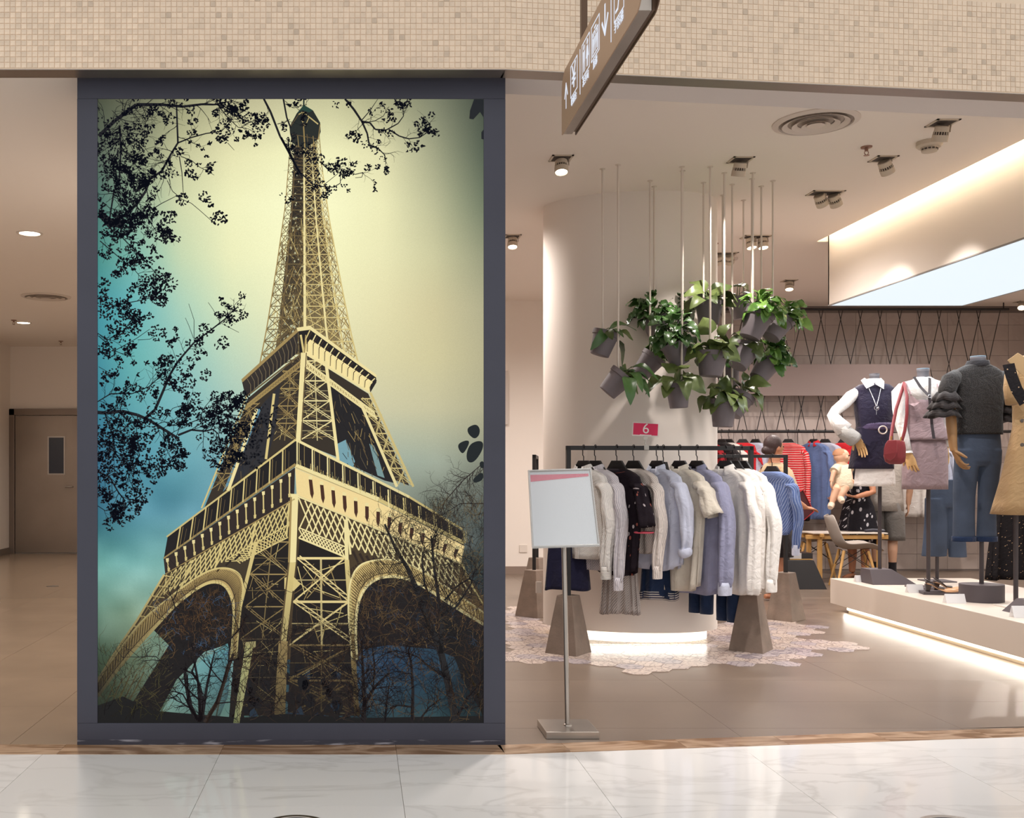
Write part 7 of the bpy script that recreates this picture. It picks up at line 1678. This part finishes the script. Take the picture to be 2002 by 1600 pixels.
# ================================================================ PEOPLE
m_skin = MT('skin_light', (222, 176, 146), .5); m_skin2 = MT('skin_warm', (186, 128, 96), .5); m_hair = MT('dark_brown_hair', (52, 30, 28), .5, var=.2, vs=30, bump=.4, bs=140)
m_petal = MSPOT('petal_print_black', (28, 26, 32), (176, 174, 180), 22, .32, None, .6, .8); m_tee = MCLOTH('grey_marl_tee', (168, 160, 152), .9, .04); m_short = MCLOTH('grey_shorts', (108, 104, 100), .9, .05); m_romp = MCLOTH('cream_romper', (226, 210, 184), .9, .04); m_bei = MCLOTH('beige_blouse', (196, 172, 138), .9, .04); m_eye = MT('eye_dark', (30, 22, 20), .3); m_lip = MT('lip', (170, 92, 84), .5); m_sock = MCLOTH('dark_sock', (44, 42, 46), .9, .05); m_shoeb = MT('black_trainer', (30, 28, 30), .6)
class Fig:
    """a figure in its own frame: f forward, l to its left, z up"""
    def __init__(s, pos, yaw, k=1.): s.o = Vector(pos); s.F = Vector((math.cos(yaw), math.sin(yaw), 0)); s.L = Vector((-math.sin(yaw), math.cos(yaw), 0)); s.k = k
    def __call__(s, f, l, z): return s.o+(s.F*f+s.L*l+Vector((0, 0, z)))*s.k
    def ring(s, f, z, w, d, n=28, l=0.): return [s(f+d*math.cos(2*PI*i/n), l+w*math.sin(2*PI*i/n), z) for i in range(n)]
def head_parts(q, G, z, r=1., pitch=0.):
    """skull, jaw, nose, ears joined into the body surface; returns face feature points"""
    m = Matrix((G.F, G.L, Vector((0, 0, 1)))).transposed()
    q.ell(G(0, 0, z), (.092*r*G.k, .074*r*G.k, .108*r*G.k), 18, 11, m); q.ell(G(.030*r, 0, z-.055*r), (.058*r*G.k, .054*r*G.k, .062*r*G.k), 14, 9, m)
    q.tube([G(.088*r, 0, z+.015*r), G(.108*r, 0, z-.028*r), G(.09*r, 0, z-.034*r)], [.009*r*G.k, .013*r*G.k, .009*r*G.k], 8)
    for s in (-1, 1): q.ell(G(-.005*r, s*.076*r, z-.012*r), (.022*r*G.k, .010*r*G.k, .032*r*G.k), 10, 7, m)
def face(t, G, z, r=1.):
    for s in (-1, 1):
        q = MB(); q.ell(G(.082*r, s*.032*r, z+.004*r), (.010*r*G.k, .012*r*G.k, .008*r*G.k), 10, 7); q.build('eye', m_eye, t, smooth=60)
    q = MB(); q.tube([G(.084*r, -.022*r, z-.060*r), G(.092*r, 0, z-.058*r), G(.084*r, .022*r, z-.060*r)], [.004*r*G.k, .007*r*G.k, .004*r*G.k], 8); q.build('mouth', m_lip, t, smooth=60)
def adult(label, pos, yaw, h, skin, arms, cat='person', legs=True, fem=False):
    t = thing('person', label, cat, pos); k = h/1.74; G = Fig(pos, yaw, k); q = MB()
    hw, ww, cw, sw = (.172, .128, .150, .168) if fem else (.165, .150, .172, .188)
    q.loft([G.ring(0, .84, hw*.85, .10), G.ring(0, .93, hw, .115), G.ring(0, 1.06, ww, .098), G.ring(.01, 1.22, cw, .115), G.ring(.0, 1.36, sw, .095), G.ring(-.005, 1.43, sw*.72, .075), G.ring(-.005, 1.475, .062, .060), G.ring(.008, 1.56, .054, .056)])
    head_parts(q, G, 1.635)
    for s, (el, wr, hd, pal) in zip((1, -1), arms):
        sh = G(0, s*(sw-.01), 1.39); e, w = G(*el), G(*wr); q.tube([G(0, s*(sw-.06), 1.385), sh, (sh+e)/2, e, (e*2+w)/3, w], [.05*k, .052*k, .044*k, .037*k, .038*k, .027*k], 14)
        d = (G(*hd)-G(0, 0, 0)); p = (G(*pal)-G(0, 0, 0)); hand(q, w, d, p, .95*k, .45, .12, s, .3)
    for s in (1, -1):
        q.tube([G(0, s*.085, .92), G(.01, s*.092, .72), G(.015, s*.092, .50), G(-.012, s*.09, .34), G(0, s*.088, .09)], [.088*k, .078*k, .056*k, .056*k, .036*k], 16)
        q.tube([G(-.055, s*.09, .04), G(.02, s*.092, .045), G(.11, s*.10, .032), G(.16, s*.105, .022)], [.030*k, .038*k, .034*k, .022*k], 12, flat=.85)
    q.build('body', skin, t, rem=.0085)
    return t, G
# woman by the short rail, hair in a low bun, turned to the right
p1 = (W(1514, 0, 10.35).x, 10.35, 0)
t, G = adult('person with dark hair in a low bun, beige blouse and dark skirt, behind the rails', p1, R(12), 1.66, m_skin2, [((.06, .24, 1.12), (.26, .20, 1.02), (1, -.2, .1), (0, 0, -1)), ((.02, -.26, 1.10), (.20, -.24, 1.0), (1, .1, -.1), (0, .3, -1))], fem=True)
q = MB(); m = Matrix((G.F, G.L, Vector((0, 0, 1)))).transposed(); q.ell(G(-.022, 0, 1.662), (.098*G.k, .088*G.k, .104*G.k), 20, 11, m); q.ell(G(-.10, 0, 1.60), (.048*G.k, .052*G.k, .044*G.k), 14, 9, m); q.ell(G(-.055, 0, 1.60), (.062*G.k, .074*G.k, .07*G.k), 14, 9, m); q.build('hair', m_hair, t, rem=.008)
face(t, G, 1.635)
q = MB(); q.loft([G.ring(0, .98, .165, .125, 36), G.ring(0, 1.08, .150, .115, 36), G.ring(.01, 1.22, .172, .135, 36), G.ring(0, 1.36, .186, .112, 36), G.ring(-.005, 1.435, .135, .092, 36), G.ring(-.005, 1.465, .085, .075, 36)], False, False); q.build('blouse', m_bei, t, smooth=180, solid=.004)
for s in (1, -1):
    q = MB(); q.tube([G(0, s*.15, 1.39), G(.01, s*.19, 1.36), G(.02, s*.22, 1.27), G(.03, s*.24, 1.20)], [.055, .062, .066, .07], 16, caps=False); q.build('blouse_sleeve', m_bei, t, smooth=180)
q = MB(); q.loft([G.ring(0, .48, .22, .17, 36), G.ring(0, .70, .20, .155, 36), G.ring(0, .92, .185, .14, 36), G.ring(0, 1.04, .155, .118, 36)], False, False); q.build('skirt', m_blk, t, smooth=180, solid=.004)
bg2 = thing('shoulder_bag', 'dark bag with red edging beside the woman at the rails', 'bag', W(1580, 1012, 10.3))
m_dkb = MT('dark_bag_leather', (74, 26, 30), .5); m_rede = MT('red_edging', (168, 40, 44), .5)
cc = [(1546, 974), (1570, 958), (1591, 1001), (1572, 1017)]
q = MB(); q.hexa([W(x, y, 10.42) for x, y in ((1572, 1017), (1591, 1001), (1570, 958), (1546, 974))], [W(x, y, 10.30) for x, y in ((1572, 1017), (1591, 1001), (1570, 958), (1546, 974))]); q.build('bag_body', m_dkb, bg2, bevel=.006)
q = MB(); 
for a, b in zip(cc, cc[1:]+cc[:1]): q.tube([W(*a, 10.295), W(*b, 10.295)], .005, 6)
q.build('edge_piping', m_rede, bg2)
q = MB(); q.tube([W(1558, 966, 10.36), W(1550, 945, 10.34), W(1543, 925, 10.30)], .007, 6, flat=1.6); q.build('strap', m_dkb, bg2, smooth=60)
o = W(1561, 844, YL); hanger(o.x, o.y, ZW, R(-30), dW, .52, 'low hung black hanger holding the flower-print skirt', gw, .13, .019)
skirt('skirt', 'black skirt with pale flower hung low under the red striped jumper', 'skirt', Vector((o.x, o.y-.0, ZW-.66)), R(-30), MSPOT('black_flower_print', (34, 28, 30), (206, 186, 170), 9, .22), .50, .10, .13, .04, .012, ph=.4)
# man in grey tee and shorts
p2 = (W(1729, 0, 12.62).x, 12.62, 0)
t, G = adult('person in a pale grey tee, grey shorts and dark socks behind the first mannequin', p2, R(62), 1.74, m_skin, [((.02, .28, 1.12), (.10, .27, .90), (.2, 0, -1), (0, -1, 0)), ((.02, -.28, 1.12), (.12, -.26, .90), (.2, 0, -1), (0, 1, 0))])
q = MB(); m = Matrix((G.F, G.L, Vector((0, 0, 1)))).transposed(); q.ell(G(-.015, 0, 1.665), (.098*G.k, .082*G.k, .098*G.k), 18, 9, m); q.build('hair', m_hair, t, rem=.01)
face(t, G, 1.635)
q = MB(); q.loft([G.ring(0, .82, .215, .165, 36), G.ring(0, .95, .205, .155, 36), G.ring(0, 1.10, .195, .140, 36), G.ring(.01, 1.25, .205, .145, 36), G.ring(0, 1.37, .215, .120, 36), G.ring(-.005, 1.44, .150, .095, 36), G.ring(-.005, 1.475, .088, .080, 36)], False, False); q.build('t_shirt', m_tee, t, smooth=180, solid=.004)
for s in (1, -1):
    q = MB(); q.tube([G(0, s*.17, 1.39), G(.0, s*.215, 1.35), G(.01, s*.25, 1.22), G(.015, s*.265, 1.14)], [.06, .072, .078, .082], 16, caps=False); q.build('t_shirt_sleeve', m_tee, t, smooth=180)
    q = MB(); q.loft([G.ring(0, .92, .112, .135, 24, s*.085), G.ring(0, .75, .122, .135, 24, s*.10), G.ring(.005, .52, .118, .125, 24, s*.11), G.ring(.005, .46, .118, .122, 24, s*.11)], False, False); q.build('shorts_leg', m_short, t, smooth=180, solid=.004)
    q = MB(); q.loft([G.ring(0, .085, .046, .050, 18, s*.088), G.ring(-.003, .15, .044, .047, 18, s*.089), G.ring(-.005, .19, .047, .05, 18, s*.089)], False, False); q.build('sock', m_sock, t, smooth=180)
    q = MB(); q.tube([G(-.075, s*.09, .045), G(.0, s*.092, .055), G(.10, s*.10, .042), G(.185, s*.107, .032)], [.040, .050, .046, .030], 14, flat=.9); q.build('shoe', m_shoeb, t, smooth=60)
# woman in a petal print dress, holding the baby on her right arm
p3 = (W(1678, 0, 12.35).x, 12.35, 0)
t, G = adult('person in a black petal-print dress holding a baby, behind the shell chair', p3, R(-150), 1.62, m_skin2, [((.05, .24, 1.14), (.22, .12, 1.08), (.3, -1, .1), (0, 0, 1)), ((.10, -.25, 1.12), (.30, -.13, 1.03), (.9, .3, .1), (-.1, 0, 1))], fem=True)
q = MB(); m = Matrix((G.F, G.L, Vector((0, 0, 1)))).transposed(); q.ell(G(-.022, 0, 1.662), (.098*G.k, .086*G.k, .104*G.k), 20, 11, m); q.ell(G(-.06, 0, 1.56), (.055*G.k, .08*G.k, .12*G.k), 14, 9, m); q.build('hair', m_hair, t, rem=.01)
face(t, G, 1.635)
q = MB(); rings = []
for z, w, d in ((.42, .275, .24), (.60, .255, .215), (.80, .225, .18), (.95, .195, .15), (1.06, .145, .112), (1.22, .168, .132), (1.35, .176, .108), (1.42, .135, .088), (1.45, .10, .08)):
    rings.append([G(d*(1+.05*math.sin(9*a)*(1.1-z))*math.cos(a), w*(1+.05*math.sin(9*a)*(1.1-z))*math.sin(a), z) for a in [2*PI*i/54 for i in range(54)]])
q.loft(rings, False, False); q.build('dress', m_petal, t, smooth=180, solid=.004)
# the baby
bc = W(1643, 925, 12.12)
tb_ = thing('baby', 'baby in a cream romper and pale shoes held on the arm of the petal-dress woman', 'person', (bc.x, bc.y, W(0, 990, 12.1).z)); G = Fig((0, 0, 0), R(-25), 1.)
wb_ = lambda x, y, d=0.: W(x, y, 12.12+d)
q = MB(); hc = wb_(1645, 892); G.o = hc
q.ell(hc, (.088, .082, .088), 18, 11); q.ell(hc+Vector((.028, -.018, -.035)), (.058, .055, .048), 14, 9); q.ell(hc+Vector((.078, -.036, -.018)), (.014, .014, .012), 8, 7); q.ell(hc+Vector((.03, -.082, -.02)), (.016, .010, .022), 8, 7); q.ell(hc+Vector((-.03, .082, -.02)), (.016, .010, .022), 8, 7)
q.tube([wb_(1646, 900), wb_(1646, 912), wb_(1645, 928), wb_(1645, 946)], [.05, .075, .085, .08], 16)
q.tube([wb_(1640, 914, -.05), wb_(1630, 924, -.08), wb_(1625, 942, -.10)], [.036, .030, .022], 12); hand(q, wb_(1625, 941, -.10), (-.2, -.3, -1), (1, 0, 0), .55, .5, .12, 1)
q.tube([wb_(1654, 914, .05), wb_(1661, 924, .0), wb_(1664, 936, -.06)], [.036, .03, .022], 12); hand(q, wb_(1664, 936, -.06), (.2, -.6, -.6), (-1, 0, 0), .55, .5, .12, -1)
q.tube([wb_(1641, 946, -.03), wb_(1635, 957, -.10), wb_(1629, 974, -.10), wb_(1626, 986, -.10)], [.055, .05, .036, .028], 14); q.tube([wb_(1651, 946, -.03), wb_(1652, 955, -.12), wb_(1647, 965, -.13), wb_(1643, 974, -.13)], [.055, .05, .036, .028], 14)
q.tube([wb_(1626, 985, -.10), wb_(1624, 991, -.13)], [.028, .024], 10); q.tube([wb_(1643, 973, -.13), wb_(1646, 979, -.16)], [.028, .024], 10)
q.build('body', m_skin, tb_, rem=.0065)
q = MB(); q.lathe(hc+Vector((-.014, .006, .012)), [(.084, .0), (.078, .035), (.055, .064), (.02, .078)], 18); q.build('hair', MT('baby_fuzz', (186, 134, 100), .7), tb_, smooth=60)
for s in (-1, 1):
    q = MB(); q.ell(hc+Vector((.075+.0*s, -.036, 0))+Vector((.42, .9, 0))*.030*s+Vector((0, 0, .006)), (.009, .009, .008), 8, 7); q.build('eye', m_eye, tb_, smooth=60)
q = MB(); q.ell(hc+Vector((.076, -.036, -.05)), (.008, .012, .005), 8, 7); q.build('mouth', m_lip, tb_)
q = MB(); q.loft([pxr(1637, 1655, 906, 12.12, .9, 30), pxr(1630, 1661, 915, 12.12, 1.05, 30), pxr(1628, 1663, 932, 12.12, 1.05, 30), pxr(1627, 1663, 948, 12.12, 1.15, 30, -.03), pxr(1632, 1660, 956, 12.12, 1.1, 30, -.04)]); q.build('romper', m_romp, tb_, smooth=180)
for P in ([wb_(1638, 914, -.04), wb_(1631, 922, -.075)], [wb_(1655, 914, .04), wb_(1661, 922, 0)]): q = MB(); q.tube(P, [.054, .056], 14); q.build('puff_sleeve', m_romp, tb_, smooth=60)
for a, b in ((wb_(1626, 986, -.10), wb_(1623, 993, -.15)), (wb_(1643, 974, -.13), wb_(1647, 982, -.18))): q = MB(); q.tube([a, (a+b)/2, b], [.036, .038, .028], 12); q.build('shoe', MT('baby_shoe', (214, 190, 168), .6), tb_, smooth=60)
